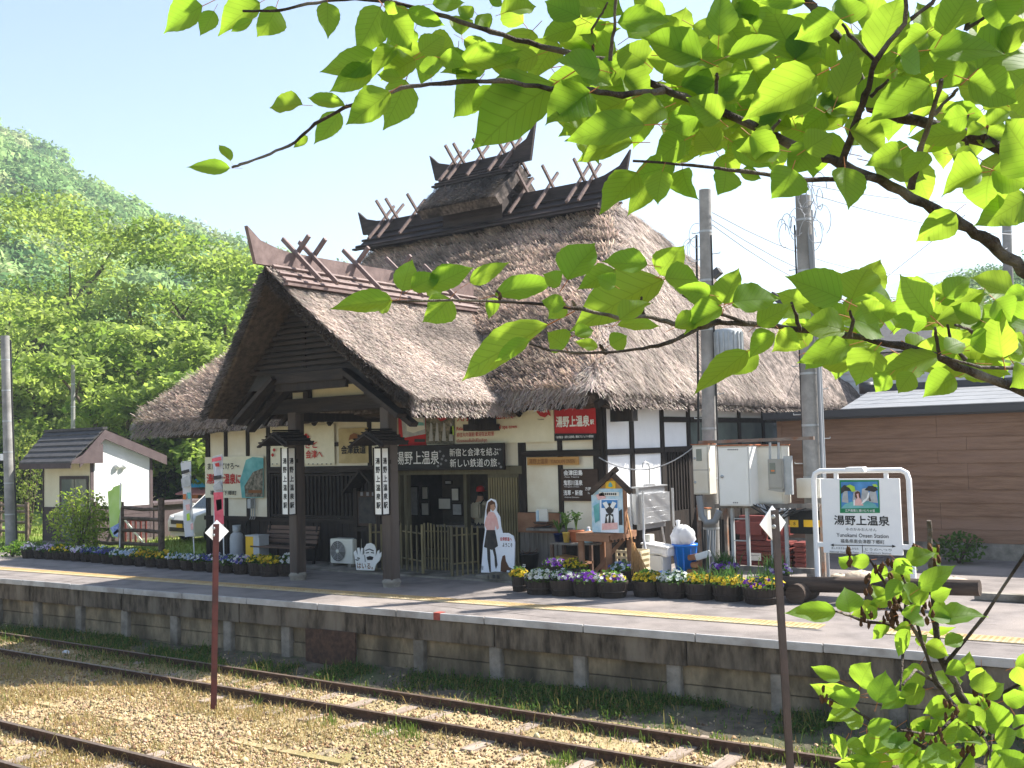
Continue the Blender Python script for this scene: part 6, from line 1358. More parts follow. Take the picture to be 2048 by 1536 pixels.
# station name sign
YN = 18.3
def name_sign():
    x0, x1 = P(1631, 1050, Y=YN).x, P(1822, 1050, Y=YN).x; zt = P(1720, 941, Y=YN).z; t = thing('station_name_sign', 'white station name board in a white tube frame with a small picture and black lettering', 'station sign', ((x0+x1)/2, YN, 0))
    r = .046; MB().tube([(x0, YN, 0), (x0, YN, zt-.16), (x0+.03, YN, zt-.05), (x0+.12, YN, zt), (x1-.12, YN, zt), (x1-.03, YN, zt-.05), (x1, YN, zt-.16), (x1, YN, 0)], r, 10).build('frame', 'white_paint', t)
    a, b, c, d = rectY(1645, 957, 1803, 1108, YN); MB().box(a, b, YN-.03, YN+.02, c, d).build('panel', 'white_paint', t, bevel=.008)
    for px in (1672, 1772): MB().box(P(px, 950, Y=YN).x-.035, P(px, 950, Y=YN).x+.035, YN-.02, YN+.02, d, zt-.03).build('hanger', 'white_paint', t)
    MB().box(x0, a, YN-.02, YN+.02, c+.1, c+.18).build('side_arm', 'white_paint', t); MB().box(b, x1, YN-.02, YN+.02, c+.1, c+.18).build('side_arm', 'white_paint', t)
    l = P(1712, 940, Y=YN-.06); MB().prism([V(l.x-.18, YN-.16, l.z-.03), V(l.x+.18, YN-.16, l.z-.03), V(l.x+.14, YN-.16, l.z+.05), V(l.x-.14, YN-.16, l.z+.05)], (0, .22, 0)).build('lamp', 'white_paint', t)
    y0 = YN-.033
    def q(pts, m, k=0, nm='picture'): polyY(t, nm, pts, y0-k*.003, m, .002)
    q([(1679, 960), (1758, 960), (1760, 1026), (1680, 1026)], 'print_green', 0); q([(1682, 964), (1755, 963), (1757, 1016), (1683, 1017)], 'print_blue', 1)
    for pts in ([(1684, 1004), (1686, 986), (1690, 981), (1695, 982), (1697, 1006)], [(1705, 1002), (1707, 984), (1712, 980), (1719, 982), (1722, 1002)], [(1722, 1002), (1724, 978), (1731, 976), (1736, 980), (1742, 1002)], [(1738, 1004), (1740, 982), (1747, 977), (1752, 984), (1756, 1006)]): q(pts, 'print_grey', 2)
    for pts in ([(1682, 976), (1688, 970), (1700, 972), (1704, 982), (1690, 982), (1682, 988)], [(1729, 980), (1737, 972), (1750, 972), (1756, 980), (1748, 984)]): q(pts, 'print_dark', 3)
    for pts in ([(1692, 972), (1700, 969), (1709, 973), (1711, 982), (1704, 984), (1699, 976)], [(1744, 969), (1752, 968), (1756, 974), (1748, 973)]): q(pts, 'print_lime', 4)
    q([(1682, 1017), (1690, 1008), (1704, 1003), (1720, 1002), (1738, 1003), (1750, 1008), (1757, 1016)], 'print_teal', 5)
    q([(1710, 994), (1710, 985), (1715, 982), (1720, 985), (1721, 995), (1717, 1001)], 'hair_brown', 6); q([(1713, 988), (1717, 987), (1718, 995), (1722, 999), (1727, 1011), (1708, 1011), (1711, 1000), (1715, 996)], 'print_pink', 7); q([(1707, 1000), (1710, 999), (1710, 1011), (1707, 1011)], 'ink_white', 8); q([(1722, 1008), (1726, 1001), (1733, 996), (1736, 986), (1739, 984), (1738, 994), (1733, 1001), (1727, 1006)], 'ink_white', 8)
    textY('江戸風情と湯けむりの里', t, 1690, 1018.5, 1750, 1024, y0-.006, 'ink_white', .01)
    for s_, xa, ya, xb2, yb, bd in (('湯野上温泉', 1668, 1031, 1779, 1051, .022), ('ゆのかみおんせん', 1692, 1056, 1753, 1062, .0), ('Yunokami Onsen Station', 1673, 1067, 1777, 1075, .01), ('福島県南会津郡下郷町', 1681, 1079, 1769, 1087, .008),
                                   ('あしのまきおんせんみなみ', 1663, 1094.5, 1717, 1099, 0), ('とうのへつり', 1730, 1097, 1783, 1102, 0), ('Ashinomaki Onsen Minami Station', 1659, 1102, 1718, 1106, 0), ('Tonohetsuri Station', 1728, 1104, 1782, 1108, 0)):
        textY(s_, t, xa, ya, xb2, yb, y0, 'ink', bd)
    a_, b_ = P(1664, 1090, Y=y0), P(1788, 1092.5, Y=y0); MB().bar(a_, b_, .004, .012, up=(0, 0, 1)).build('arrow', 'ink', t)
    for e, s_ in ((a_, -1), (b_, 1)): MB().prism([V(e.x+s_*.03, y0, e.z), V(e.x-s_*.03, y0, e.z+.025), V(e.x-s_*.03, y0, e.z-.025)], (0, -.003, 0)).build('arrow', 'ink', t)
    m_ = P(1725, 1098, Y=y0); MB().box(m_.x-.005, m_.x+.005, y0-.003, y0, m_.z-.07, m_.z+.07).build('arrow', 'ink', t)
name_sign()
# timber log bench: long log resting on round cross logs
YL = 17.1; lb = thing('log_barrier', 'long dark log resting on short round logs in front of the name sign', 'log barrier', (P(1700, 1170, Y=YL).x, YL, 0))
MB().tube([P(1540, 1168, Y=YL), P(1700, 1170, Y=YL), P(1960, 1176, Y=YL)], [.13, .125, .12], 12).build('long_log', 'log_wood', lb)
for px in (1604, 1762): c = P(px, 1193, Y=YL-.05); MB().tube([(c.x, YL-.35, .15), (c.x, YL+.35, .15)], .165, 14).build('cross_log', 'log_wood', lb)
for (px, py, rx, lbx) in ((1724, 1150, .38, 'large tan boulder behind the log barrier under the sign'), (1905, 1160, .3, 'grey stone at the base of the brown building'), (1680, 1140, .2, 'small stone left of the large tan boulder')):
    c = P(px, py, Y=19.4); m_ = MB().blob((c.x, 19.4, .1), (rx, rx*.7, rx*.42), 10, 7, jit=.12); tag(m_.build('boulder', 'rock', None), lbx, 'boulder')
# ================================================================== FLOWER TUBS
def planter(px, py, label, cols, r=.24, hgt=.30, group='flower tubs along the platform', dense=1.0, stalks=0, D=None):
    b = P(px, py, Z=0); t = thing('flower_tub', label, 'flower tub', (b.x, b.y, 0), group); x, y = b.x, b.y+r*.8
    k = tub_proto
    o = bpy.data.objects.new('tub', k[0]); link(o, t); o.matrix_basis = Matrix.Translation((x, y, 0)) @ Matrix.Diagonal((r/.24, r/.24, hgt/.3, 1)) @ Matrix.Rotation(random.uniform(0, 6), 4, 'Z')
    MB().lathe([(0, hgt-.05), (r*.9, hgt-.05)], (x, y, 0), 14).build('soil', 'soil', t)
    dense *= random.uniform(.65, 1.15); lop = np.array([random.uniform(-.06, .06), random.uniform(-.04, .04), 0])
    n = int(420*dense); o = rng.normal(0, 1, (n, 3)); o /= np.linalg.norm(o, axis=1)[:, None]
    c = np.array([x, y, hgt+.02])+o*np.array([r*1.12, r*1.12, .17])*(rng.random((n, 1))**.5)+lop; c[:, 2] = np.maximum(c[:, 2], hgt-.03)
    v, f = leaf_cards(c, n, .032, .4); tc = cols_(n, (.11, .22, .05), .35); stuff(np_obj('foliage', v, f, 'leaf_far', t, tint=np.repeat(tc, 4, 0)))
    n = int(95*dense); o = rng.normal(0, 1, (n, 3)); o /= np.linalg.norm(o, axis=1)[:, None]; o[:, 2] = np.abs(o[:, 2])
    c = np.array([x, y, hgt+.03])+o*np.array([r*1.12, r*1.12, random.uniform(.10, .17)])*(.6+.5*rng.random((n, 1)))+lop
    # five petals per flower, faces turned outwards
    nr = o*.7+np.array([0, -.35, .45])+rng.normal(0, .25, (n, 3)); nr /= np.linalg.norm(nr, axis=1)[:, None]
    t1 = np.cross(nr, np.array([0, .3, 1.0])); t1 /= np.linalg.norm(t1, axis=1)[:, None]; t2 = np.cross(nr, t1); s_ = .026*(.75+.5*rng.random((n, 1)))
    cl = np.array(cols)[rng.integers(0, len(cols), n)]*(1+rng.uniform(-.12, .12, (n, 1))); V_ = []; T_ = []
    for q in range(5):
        a0, a1 = q*1.257-.62, q*1.257+.62; am = q*1.257
        V_.append(np.stack([c, c+(t1*math.cos(a0)+t2*math.sin(a0))*s_, c+(t1*math.cos(am)+t2*math.sin(am))*s_*1.3+nr*.006, c+(t1*math.cos(a1)+t2*math.sin(a1))*s_], 1)); T_.append(np.stack([cl*.5, cl, cl, cl], 1))
    v = np.stack(V_, 1).reshape(-1, 3); T_ = np.stack(T_, 1).reshape(-1, 3)
    stuff(np_obj('flowers', v, np.arange(len(v)).reshape(-1, 4), 'flower', t, tint=T_))
    if stalks:
        xx = x+rng.normal(0, r*.5, stalks); yy = y+rng.normal(0, r*.4, stalks)
        blades('leaf_blades', xx, yy, np.full(stalks, hgt), rng.uniform(.2, .42, stalks), cols_(stalks, (.13, .26, .08)), None, .6, .008, t)
    return t
m_ = MB(); m_.lathe([(0, 0), (.205, 0), (.245, .26), (.252, .26), (.256, .30), (.235, .30), (.225, .24), (0, .24)], n=22, smooth=False)
for k in range(22): a_ = k*2*math.pi/22; m_.bar((.207*math.cos(a_), .207*math.sin(a_), .01), (.246*math.cos(a_), .246*math.sin(a_), .255), .012, .012, up=(math.cos(a_), math.sin(a_), 0))
m_.lathe([(.226, .10), (.236, .10), (.238, .13), (.229, .13)], n=22)
tub_proto = (m_.mesh('tub', 'tub'),)
WH, LI, YE, PU, BL, OC, PW, NA = (.82, .84, .78), (.62, .48, .74), (.85, .62, .02), (.20, .03, .42), (.10, .10, .34), (.62, .40, .02), (.74, .58, .78), (.50, .62, .78)
left = [(48, 1117, 'leftmost flower tub with pale lilac pansies', [LI, WH, PW]), (72, 1118, 'second tub from the far left with lilac and white pansies', [LI, PW, WH]), (93, 1119, 'third tub from the far left with lilac pansies beside yellow ones', [LI, PW]),
        (109, 1120, 'tub with bright yellow pansies between lilac ones at the far left', [YE]), (126, 1121, 'second bright yellow pansy tub at the far left', [YE, YE, PW]), (146, 1123, 'tub with white and lilac pansies right of the bright yellow ones', [PW, WH, LI]),
        (166, 1124, 'tub with dark blue pansies right of the white and lilac tub', [BL, BL, NA]), (186, 1126, 'second dark blue pansy tub in front of the green flag', [BL, NA, BL]), (208, 1128, 'tub with deep navy pansies before the flag pole foot', [BL]),
        (230, 1130, 'tub with pale blue and white blooms beside the wooden fence', [NA, WH]), (250, 1131, 'second tub of pale blue blooms beside the wooden fence', [NA, WH, NA]), (274, 1133, 'tub with ochre pansies before the log fence', [OC, OC, YE]),
        (296, 1135, 'second ochre pansy tub before the log fence', [OC]), (318, 1137, 'third ochre pansy tub by the dark fence post', [OC, YE]), (342, 1139, 'tub with pale blue blooms in front of the parked car', [NA, WH]),
        (367, 1141, 'second pale blue tub in front of the parked car', [NA, WH, WH]), (392, 1143, 'tub with navy and white pansies at the left corner of the station', [BL, WH]), (418, 1145, 'tub with navy and white pansies just left of the red post', [BL, WH, PW]),
        (446, 1147, 'tub with white-eyed navy pansies just right of the red post', [BL, WH, NA]), (473, 1149, 'tub with white and lilac pansies before the gas cylinder', [PW, WH, BL])]
for px, py, lb, cs in left: planter(px, py, lb, cs, .215, .23)
for px, py, lb, cs, r_ in ((505, 1152, 'tub with yellow pansies before the bench', [YE, OC], .24), (528, 1154, 'second tub with yellow pansies before the bench', [OC, YE], .24), (562, 1153, 'tub with white daisies nearest the left porch post', [WH], .27)): planter(px, py, lb, cs, r_, .28)
right = [(1033, 1184, 'small tub with ochre pansies at the left end of the right row', [OC, YE], .15, 0), (1067, 1190, 'tub brimming with creamy white pansies in the right row', [WH, WH, (.8, .8, .6)], .26, 0), (1116, 1193, 'second tub of white pansies with purple ones behind', [WH, WH, PU], .25, 0),
         (1163, 1195, 'tub of deep purple and white pansies below the rustic table', [PU, PU, WH], .25, 0), (1212, 1197, 'tub of mixed pink, purple and yellow pansies before the poster house', [PW, PU, YE, WH], .27, 0), (1283, 1195, 'tub with low ochre yellow pansies by the broom', [OC, YE], .25, 0),
         (1334, 1198, 'tub with small white blooms and green foliage before the sink', [WH, (.7, .78, .68)], .27, 0), (1391, 1201, 'tub with ochre yellow pansies before the blue bin', [OC, YE], .26, 30), (1447, 1204, 'tub with large bright yellow pansies near the slender pole', [YE, YE, OC], .27, 90), (1513, 1210, 'rightmost tub with yellow pansies and violet bells before the cabinets', [YE, OC, PU], .31, 60)]
for px, py, lb, cs, r_, stk in right: planter(px, py, lb, cs, r_, .275, 'flower tubs in front of the table and sink', 1.35, stk)
for px, py, lb, cs, stk in ((1100, 1172, 'rear tub with violet pansies standing behind the white ones', [PU, PU, LI], 0), (1140, 1176, 'rear tub with golden pansies behind the white and purple ones', [YE], 0), (1240, 1182, 'rear tub with pale blue pansies behind the mixed pink ones', [NA, WH, BL], 0), (1440, 1180, 'rear tub with narrow leaves and violet bells behind the bright yellow pansies', [LI, PU], 120), (1545, 1192, 'rear tub with grassy leaves and violet bells behind the dark post', [PU, LI], 120)):
    planter(px, py, lb, cs, .22, .36, 'flower tubs in front of the table and sink', .9, stk)

# ================================================================== BROWN BUILDING, WHITE HOUSE
YBR = 24.3; bx0 = P(1560, 950, Y=YBR).x; ze = P(1860, 823, Y=YBR).z
bb = thing('brown_building', 'long brown plank-clad building with grey metal roof at right', 'building', (bx0+5, YBR, 0))
zb0 = .34; nb = 10
MB().box(bx0+.02, bx0+14, YBR+.06, YBR+6, .0, ze-.02).build('wall', 'siding', bb); MB().box(bx0-.02, bx0+14.1, YBR-.04, YBR+.055, -.02, zb0).build('foundation', 'concrete', bb)
for i in range(nb):
    z0, z1 = zb0+(ze-zb0)*i/nb, zb0+(ze-zb0)*(i+1)/nb; x = bx0
    while x < bx0+14:
        L = random.choice((3.6, 4.2, 2.9)); x1 = min(x+L, bx0+14); MB().prism([V(x+.003, YBR+.012, z0+.004), V(x+.003, YBR+.06, z0+.004), V(x+.003, YBR+.06, z1-.001), V(x+.003, YBR+.034, z1-.001)], (x1-x-.006, 0, 0)).build('siding_board', 'siding', bb); x = x1
MB().box(bx0-.03, bx0+.08, YBR-.005, YBR+.06, zb0, ze).build('corner_board', 'siding', bb); MB().box(bx0-.25, bx0+14, YBR-.3, YBR-.18, ze-.05, ze+.11).build('gutter', 'gutter', bb); MB().box(bx0-.2, bx0+14, YBR-.18, YBR+.2, ze-.09, ze+.02).build('soffit', 'gutter', bb)
ry = YBR+4.2; rz = P(1890, 776, Y=ry).z; vx0 = P(1690, 824, Y=YBR).x; vx1 = P(1740, 790, Y=ry).x
nr_ = 5
for i in range(nr_):
    a_, b_ = i/nr_, (i+1)/nr_; y0, y1 = YBR-.3+(ry-YBR+.3)*a_, YBR-.3+(ry-YBR+.3)*b_; z0, z1 = ze+.1+(rz-ze-.1)*a_, ze+.1+(rz-ze-.1)*b_; xa, xb2 = vx0+(vx1-vx0)*a_, vx0+(vx1-vx0)*b_
    MB().add([(xa, y0, z0+.03), (bx0+14, y0, z0+.03), (bx0+14, y1+.03, z1+.028), (xb2, y1+.03, z1+.028), (xa, y0, z0), (bx0+14, y0, z0)], [(0, 1, 2, 3), (4, 5, 1, 0)]).build('roof_sheet', 'metal_roof', bb)
MB().bar((vx1-.1, ry, rz+.06), (bx0+14, ry, rz+.06), .5, .22).build('ridge_cap', 'gutter', bb); MB().lathe([(0, 0), (.2, 0), (.2, .3), (0, .3)], (vx1-.05, ry-.1, rz-.05), 8).build('ridge_end', 'gutter', bb)
MB().add([(bx0+.02, ry, ze), (bx0+14, ry, ze), (bx0+14, YBR+8, ze-.2), (bx0+.02, YBR+8, ze-.2)], [(0, 1, 2, 3)]).build('roof_back', 'metal_roof', bb)
wh = thing('white_house', 'white weatherboarded house rising behind the brown building', 'house', (P(1900, 760, Y=33).x, 33, 0)); a, b, c, d = rectY(1672, 690, 2150, 800, 33)
MB().box(a, b, 33.06, 39, 0, d).build('wall', 'house_white', wh)
for i in range(14): z0, z1 = 2.2+(d-2.2)*i/14, 2.2+(d-2.2)*(i+1)/14; MB().prism([V(a, 33.0, z0), V(a, 33.06, z0), V(a, 33.06, z1-.005), V(a, 33.045, z1-.005)], (b-a, 0, 0)).build('weatherboard', 'house_white', wh)
MB().prism([V(a-.5, 32.4, d-.1), V(a-.5, 36, d+1.2), V(a-.5, 39.6, d-.1)], (b-a+1, 0, 0)).build('roof', 'shed_roof', wh); w_ = rectY(1955, 655, 1990, 700, 32.95); MB().box(w_[0], w_[1], 32.93, 33.0, w_[2]-.4, w_[3]-.5).build('shutter', 'burgundy', wh)
tag(MB().bar(P(1400, 575, Y=36), P(1440, 540, Y=36), .3, .25).build('roof_finial', 'shed_roof', None), 'brown slanting roof end rising just right of the slender pole', 'roof edge'); tag(MB().bar(P(1545, 590, Y=36), P(1700, 690, Y=36), .4, .25).build('roof_verge', 'shed_roof', None), 'brown sloping roof verge of a house seen between leaves behind the thatch', 'roof edge')
bush('low green weeds growing at the base of the brown building', 1920, 1165, 23.4, .55, .6, 700, ((.09, .18, .04), (.13, .24, .06)), 'weeds', .05)
# concrete kerb and step at the right end of the platform
kb = MB().box(P(1950, 1200, Z=0).x, 4, 18.3, 18.5, 0, .12).build('kerb', 'concrete', None, bevel=.02); tag(kb, 'grey concrete kerb at the right end of the platform', 'kerb')

# ================================================================== WHITE HUT AT LEFT
YH = 18.6
hx0, hx1 = P(87, 1000, Y=YH).x, P(182, 1000, Y=YH).x; hz = P(135, 930, Y=YH).z
hy1 = P(304, 1000, X=hx1).y
ht = thing('white_hut', 'small white hut with brown base and dark hipped roof at left', 'hut', ((hx0+hx1)/2, YH, 0))
zbt, zbs = P(110, 1014, Y=YH).z, P(240, 1013, X=hx1).z
MB().box(hx0, hx1-.04, YH, YH+.1, zbt, hz+.2).build('front_wall', 'shed_cream', ht); MB().box(hx0, hx1-.04, YH-.02, YH+.1, .12, zbt).build('front_base', 'shed_dark', ht); MB().box(hx0-.02, hx1+.02, YH-.03, hy1, -.02, .12).build('footing', 'concrete', ht)
mz = (YH+P(204, 855, X=hx1).y)/2; my = P(204, 870, X=hx1+.0).y; pz = P(204, 873, X=hx1).z; zr = P(301, 914, X=hx1).z
MB().prism([V(hx1-.1, YH+.1, zbs), V(hx1-.1, hy1, zbs), V(hx1-.1, hy1, zr), V(hx1-.1, my, pz), V(hx1-.1, YH+.1, hz+.05)], (.1, 0, 0)).build('side_wall', 'white_wall', ht)
nb_ = 8
for i in range(nb_): z0, z1 = .12+(zbs-.12)*i/nb_, .12+(zbs-.12)*(i+1)/nb_; MB().box(hx1-.1, hx1+.012, YH, hy1+.02, z0+.006, z1-.004).build('siding_board', 'shed_fascia', ht)
for y in (YH+.03, hy1-.03): MB().box(hx1-.02, hx1+.02, y-.05, y+.05, .12, hz+.1 if y < YH+1 else zr).build('corner_post', 'shed_fascia', ht)
MB().box(hx0-.01, hx0+.04, YH-.03, YH+.06, .12, hz+.1).build('corner_post', 'shed_dark', ht)
a, b, c, d = rectY(119, 952, 176, 1085, YH-.04); dr = MB().box(a, b, YH-.045, YH-.021, .12, d).build('door', 'shed_dark', ht); MB().box(a+.14, (a+b)/2+.05, YH-.055, YH-.047, .2, d-.1).build('pane', 'pane', dr); MB().box((a+b)/2+.09, b-.06, YH-.055, YH-.047, .2, d-.1).build('pane', 'pane', dr)
for px in (234, 247): q_ = P(px, 932, X=hx1+.02); MB().lathe([(.09, 0), (.1, .05), (.05, .1), (0, .1)], (0, 0, 0), 10).build('vent_hood', 'white_paint', ht).matrix_basis = Matrix.Translation(q_) @ Matrix.Rotation(R(90), 4, 'Y')
# roof: ridge along x; front slope of stepped slates
ov = .14; fy = YH-.75; fz = P(140, 926, Y=fy).z; xl = P(38, 926, Y=fy).x; xr = hx1+ov
rx0 = P(92, 862, Y=my).x
for i in range(6):
    a_, b_ = i/6, (i+1)/6; y0, y1 = fy+(my-fy)*a_, fy+(my-fy)*b_; z0, z1 = fz+(pz+.22-fz)*a_, fz+(pz+.22-fz)*b_; xa, xb2 = xl+(rx0-xl)*a_, xl+(rx0-xl)*b_
    MB().add([(xa, y0, z0+.05), (xr, y0, z0+.05), (xr, y1, z1+.012), (xb2, y1, z1+.012), (xa, y0, z0), (xr, y0, z0), (xr, y1, z1-.02), (xb2, y1, z1-.02)], [(0, 1, 2, 3), (4, 5, 1, 0), (1, 5, 6, 2), (4, 0, 3, 7), (7, 6, 5, 4)]).build('roof_course', 'shed_roof', ht)
by = hy1+.45; bz = P(322, 912, X=xr).z
for i in range(5):
    a_, b_ = i/5, (i+1)/5; y0, y1 = by+(my-by)*a_, by+(my-by)*b_; z0, z1 = bz+(pz+.22-bz)*a_, bz+(pz+.22-bz)*b_
    MB().add([(rx0, y0, z0+.05), (xr, y0, z0+.05), (xr, y1, z1+.012), (rx0, y1, z1+.012), (rx0, y0, z0), (xr, y0, z0)], [(3, 2, 1, 0), (0, 1, 5, 4)]).build('roof_course', 'shed_roof', ht)
MB().bar((rx0, my, pz+.25), (xr+.02, my, pz+.25), .16, .08).build('ridge_cap', 'shed_roof', ht)
MB().add([(xl, fy, fz), (rx0, my, pz+.2), (rx0, by, bz), (xl, by-.3, bz-.1)], [(0, 1, 2), (0, 2, 3)]).build('roof_hip', 'shed_roof', ht)
for (y0, z0, y1, z1) in ((fy+.3, fz+.14, my, pz+.2), (my, pz+.2, by, bz)):
    MB().prism([V(xr-.03, y0, z0-.28), V(xr-.03, y1, z1-.28), V(xr-.03, y1, z1), V(xr-.03, y0, z0)], (.05, 0, 0)).build('fascia', 'shed_fascia', ht)
MB().prism([V(xr-.025, fy, fz-.02), V(xr-.025, YH+.3, fz-.03), V(xr-.025, YH+.3, fz+.55), V(xr-.025, fy+.05, fz+.06)], (.05, 0, 0)).build('fascia', 'shed_fascia', ht); MB().box(xl, xr, fy-.01, fy+.03, fz-.16, fz).build('gutter', 'shed_dark', ht); MB().add([(xl, fy, fz-.02), (xr, fy, fz-.02), (xr, YH, fz-.02), (xl, YH, fz-.02)], [(0, 1, 2, 3)]).build('soffit', 'shed_dark', ht)
a, b, c, d = rectX(305, 1008, 340, 1085, hx1); an = thing('small_annex', 'low pinkish shed standing right behind the white hut', 'shed', (hx1, hy1+1, 0)); MB().box(hx1-1.5, hx1-.3, hy1+.3, hy1+2.6, 0, P(320, 1010, X=hx1-.3).z).build('wall', 'shed_fascia', an); MB().box(hx1-1.6, hx1-.2, hy1+.2, hy1+2.7, P(320, 1010, X=hx1-.3).z, P(320, 1010, X=hx1-.3).z+.08).build('roof', 'shed_fascia', an)

# rail fences
def rail_fence(label, pxs, py, Yd, hgt, rails, groups='log rail fences', big=None):
    t = thing('rail_fence', label, 'fence', (P(pxs[0], py, Y=Yd).x, Yd, 0), groups); pts = [V(P(p, py, Y=Yd).x, Yd, 0) for p in pxs]
    for i, p in enumerate(pts): MB().tube([p, p+V(0, 0, hgt+(.12 if big == i else 0))], .085 if big == i else .07, 8).build('fence_post', 'fence_wood', t)
    for z in rails:
        for a_, b_ in zip(pts[:-1], pts[1:]):
            sg = random.uniform(-.07, .02); MB().tube([a_+V(0, 0, z), a_.lerp(b_, .55)+V(0, 0, z+sg), b_+V(0, 0, z+random.uniform(-.03, .03))], .05, 7).build('fence_rail', 'fence_wood', t)
rail_fence('weathered log rail fence between the hut and the parked car', (190, 243, 323), 1100, 17.6, 1.42, (.3, .65, .98, 1.28), big=2)
rail_fence('short log fence by the far left pole', (-60, 0, 54), 1080, 19.2, 1.25, (.3, .62, .92, 1.15)); rail_fence('lower dark log fence behind the hut corner', (255, 290, 318), 1070, 21.5, 1.1, (.3, .6, .9))
# lattice panel (red-brown) behind the fence
a, b, c, d = rectY(250, 1037, 291, 1086, 19.6); t = thing('red_lattice', 'red-brown lattice panel leaning behind the log fence', 'lattice', ((a+b)/2, 19.6, .2))
for i in range(5): x = a+(b-a)*i/4; MB().box(x-.035, x+.035, 19.6, 19.63, c-.2, d).build('upright', 'burgundy', t)
for z in (c, (c+d)/2, d-.05): MB().box(a, b, 19.57, 19.6, z-.03, z+.03).build('rail', 'burgundy', t)
MB().bar((a, 19.55, d), (b, 19.55, c), .02, .06).build('brace', 'paper', t)
bush('loose yellow-green shrub with long shoots in front of the white hut', 160, 1100, 16.9, .85, 1.75, 2600, ((.28, .38, .07), (.22, .32, .06), (.34, .4, .1)), 'forsythia_shrub', .05, stems=14)
bush('tall thin shrub behind the pole at far left', 60, 1080, 20.5, 1.0, 3.4, 2600, ((.20, .26, .07), (.26, .3, .1)), 'shrub', .06, stems=10); bush('low green weeds at the left end of the flower row', 25, 1112, 15.9, .5, .4, 700, ((.12, .24, .04), (.22, .34, .06)), 'weeds', .05)
n = 16000; x = rng.uniform(-40, -24, n); y = rng.uniform(17.3, 24, n); blades('lawn_grass', x, y, np.full(n, .0), rng.uniform(.05, .2, n), cols_(n, (.26, .36, .07)), 'sunlit lawn grass behind the flower tubs at left', .6)

# ================================================================== FLAGS (nobori)
def flag(label, pole_px, pole_top, pole_bot, Yd, pts, m, prints, arm=True):
    b = P(pole_px[1], pole_bot, Y=Yd); tp = P(pole_px[0], pole_top, Y=Yd); t = thing('banner_flag', label, 'flag', (b.x, Yd, b.z), 'upright cloth flags')
    MB().tube([V(b.x, Yd, min(b.z, .02)), tp], .014, 7).build('pole', 'white_paint', t)
    L = [P(x_, y_, Y=Yd-.03) for x_, y_ in pts[0]]; Rr = [P(x_, y_, Y=Yd-.03) for x_, y_ in pts[1]]; n = len(L); vs = []; fs = []; NU = 6
    for i in range(n):
        for k in range(NU+1): q_ = L[i].lerp(Rr[i], k/NU); vs.append(q_+V(0, .05*math.sin(k*1.3+i*1.1), 0))
    for i in range(n-1):
        for k in range(NU): a_ = i*(NU+1)+k; fs.append((a_, a_+1, a_+NU+2, a_+NU+1))
    MB().add(vs, fs, 0, True).build('cloth', m, t)
    if arm: MB().tube([L[0]+V(0, .03, .02), Rr[0]+V(0, .03, .02)], .01, 6).build('arm', 'white_paint', t)
    for pp, mm in prints: polyY(t, 'print', pp, Yd-.09, mm, .002)
    return t
flag('white flag with grey train picture and orange flowers, left of the station corner', (379, 389), 930, 1100, 17.2, ([(361, 926), (362, 960), (364, 1000), (367, 1040), (373, 1074)], [(379, 923), (381, 960), (383, 1000), (386, 1040), (389, 1071)]), 'flag_white',
     [([(362, 958), (380, 948), (382, 972), (364, 976)], 'print_grey'), ([(363, 942), (378, 938), (379, 944), (363, 949)], 'print_dark'), ([(366, 988), (372, 988), (372, 999), (366, 999)], 'orange_wall'), ([(374, 985), (381, 985), (382, 997), (376, 998)], 'print_teal'), ([(371, 1010), (379, 1008), (380, 1020), (373, 1020)], 'print_pink'), ([(373, 1028), (379, 1026), (380, 1040), (374, 1042)], 'print_lime'), ([(381, 1048), (386, 1046), (387, 1058), (382, 1060)], 'print_pink')])
flag('red and white flag with a train picture, in front of the cream banner', (443, 448), 909, 1115, 17.0, ([(424, 915), (425, 950), (427, 984), (428, 1020), (430, 1050)], [(443, 911), (444, 950), (446, 984), (447, 1020), (448, 1050)]), 'flag_white',
     [([(424, 917), (442, 913), (443, 920), (424, 924)], 'pink_cloth'), ([(430, 927), (438, 925), (439, 933), (431, 933)], 'ink_red'), ([(427, 952), (443, 950), (443, 957), (427, 960)], 'print_dark'), ([(426, 972), (440, 962), (445, 978), (428, 981)], 'print_grey'), ([(427, 985), (446, 984), (448, 1048), (430, 1050)], 'pink_cloth'), ([(432, 1000), (443, 998), (444, 1018), (434, 1022)], 'print_pink')])
flag('lime green flag with blue and white lower end by the log fence', (241, 239), 965, 1090, 16.8, ([(215, 983), (214, 1010), (216, 1040), (220, 1060), (228, 1074)], [(240, 968), (241, 1010), (239, 1040), (237, 1062), (236, 1076)]), 'flag_green',
     [([(220, 1056), (238, 1046), (236, 1074), (228, 1072)], 'flag_blue'), ([(226, 1066), (238, 1056), (237, 1064), (229, 1070)], 'flag_white')], False)

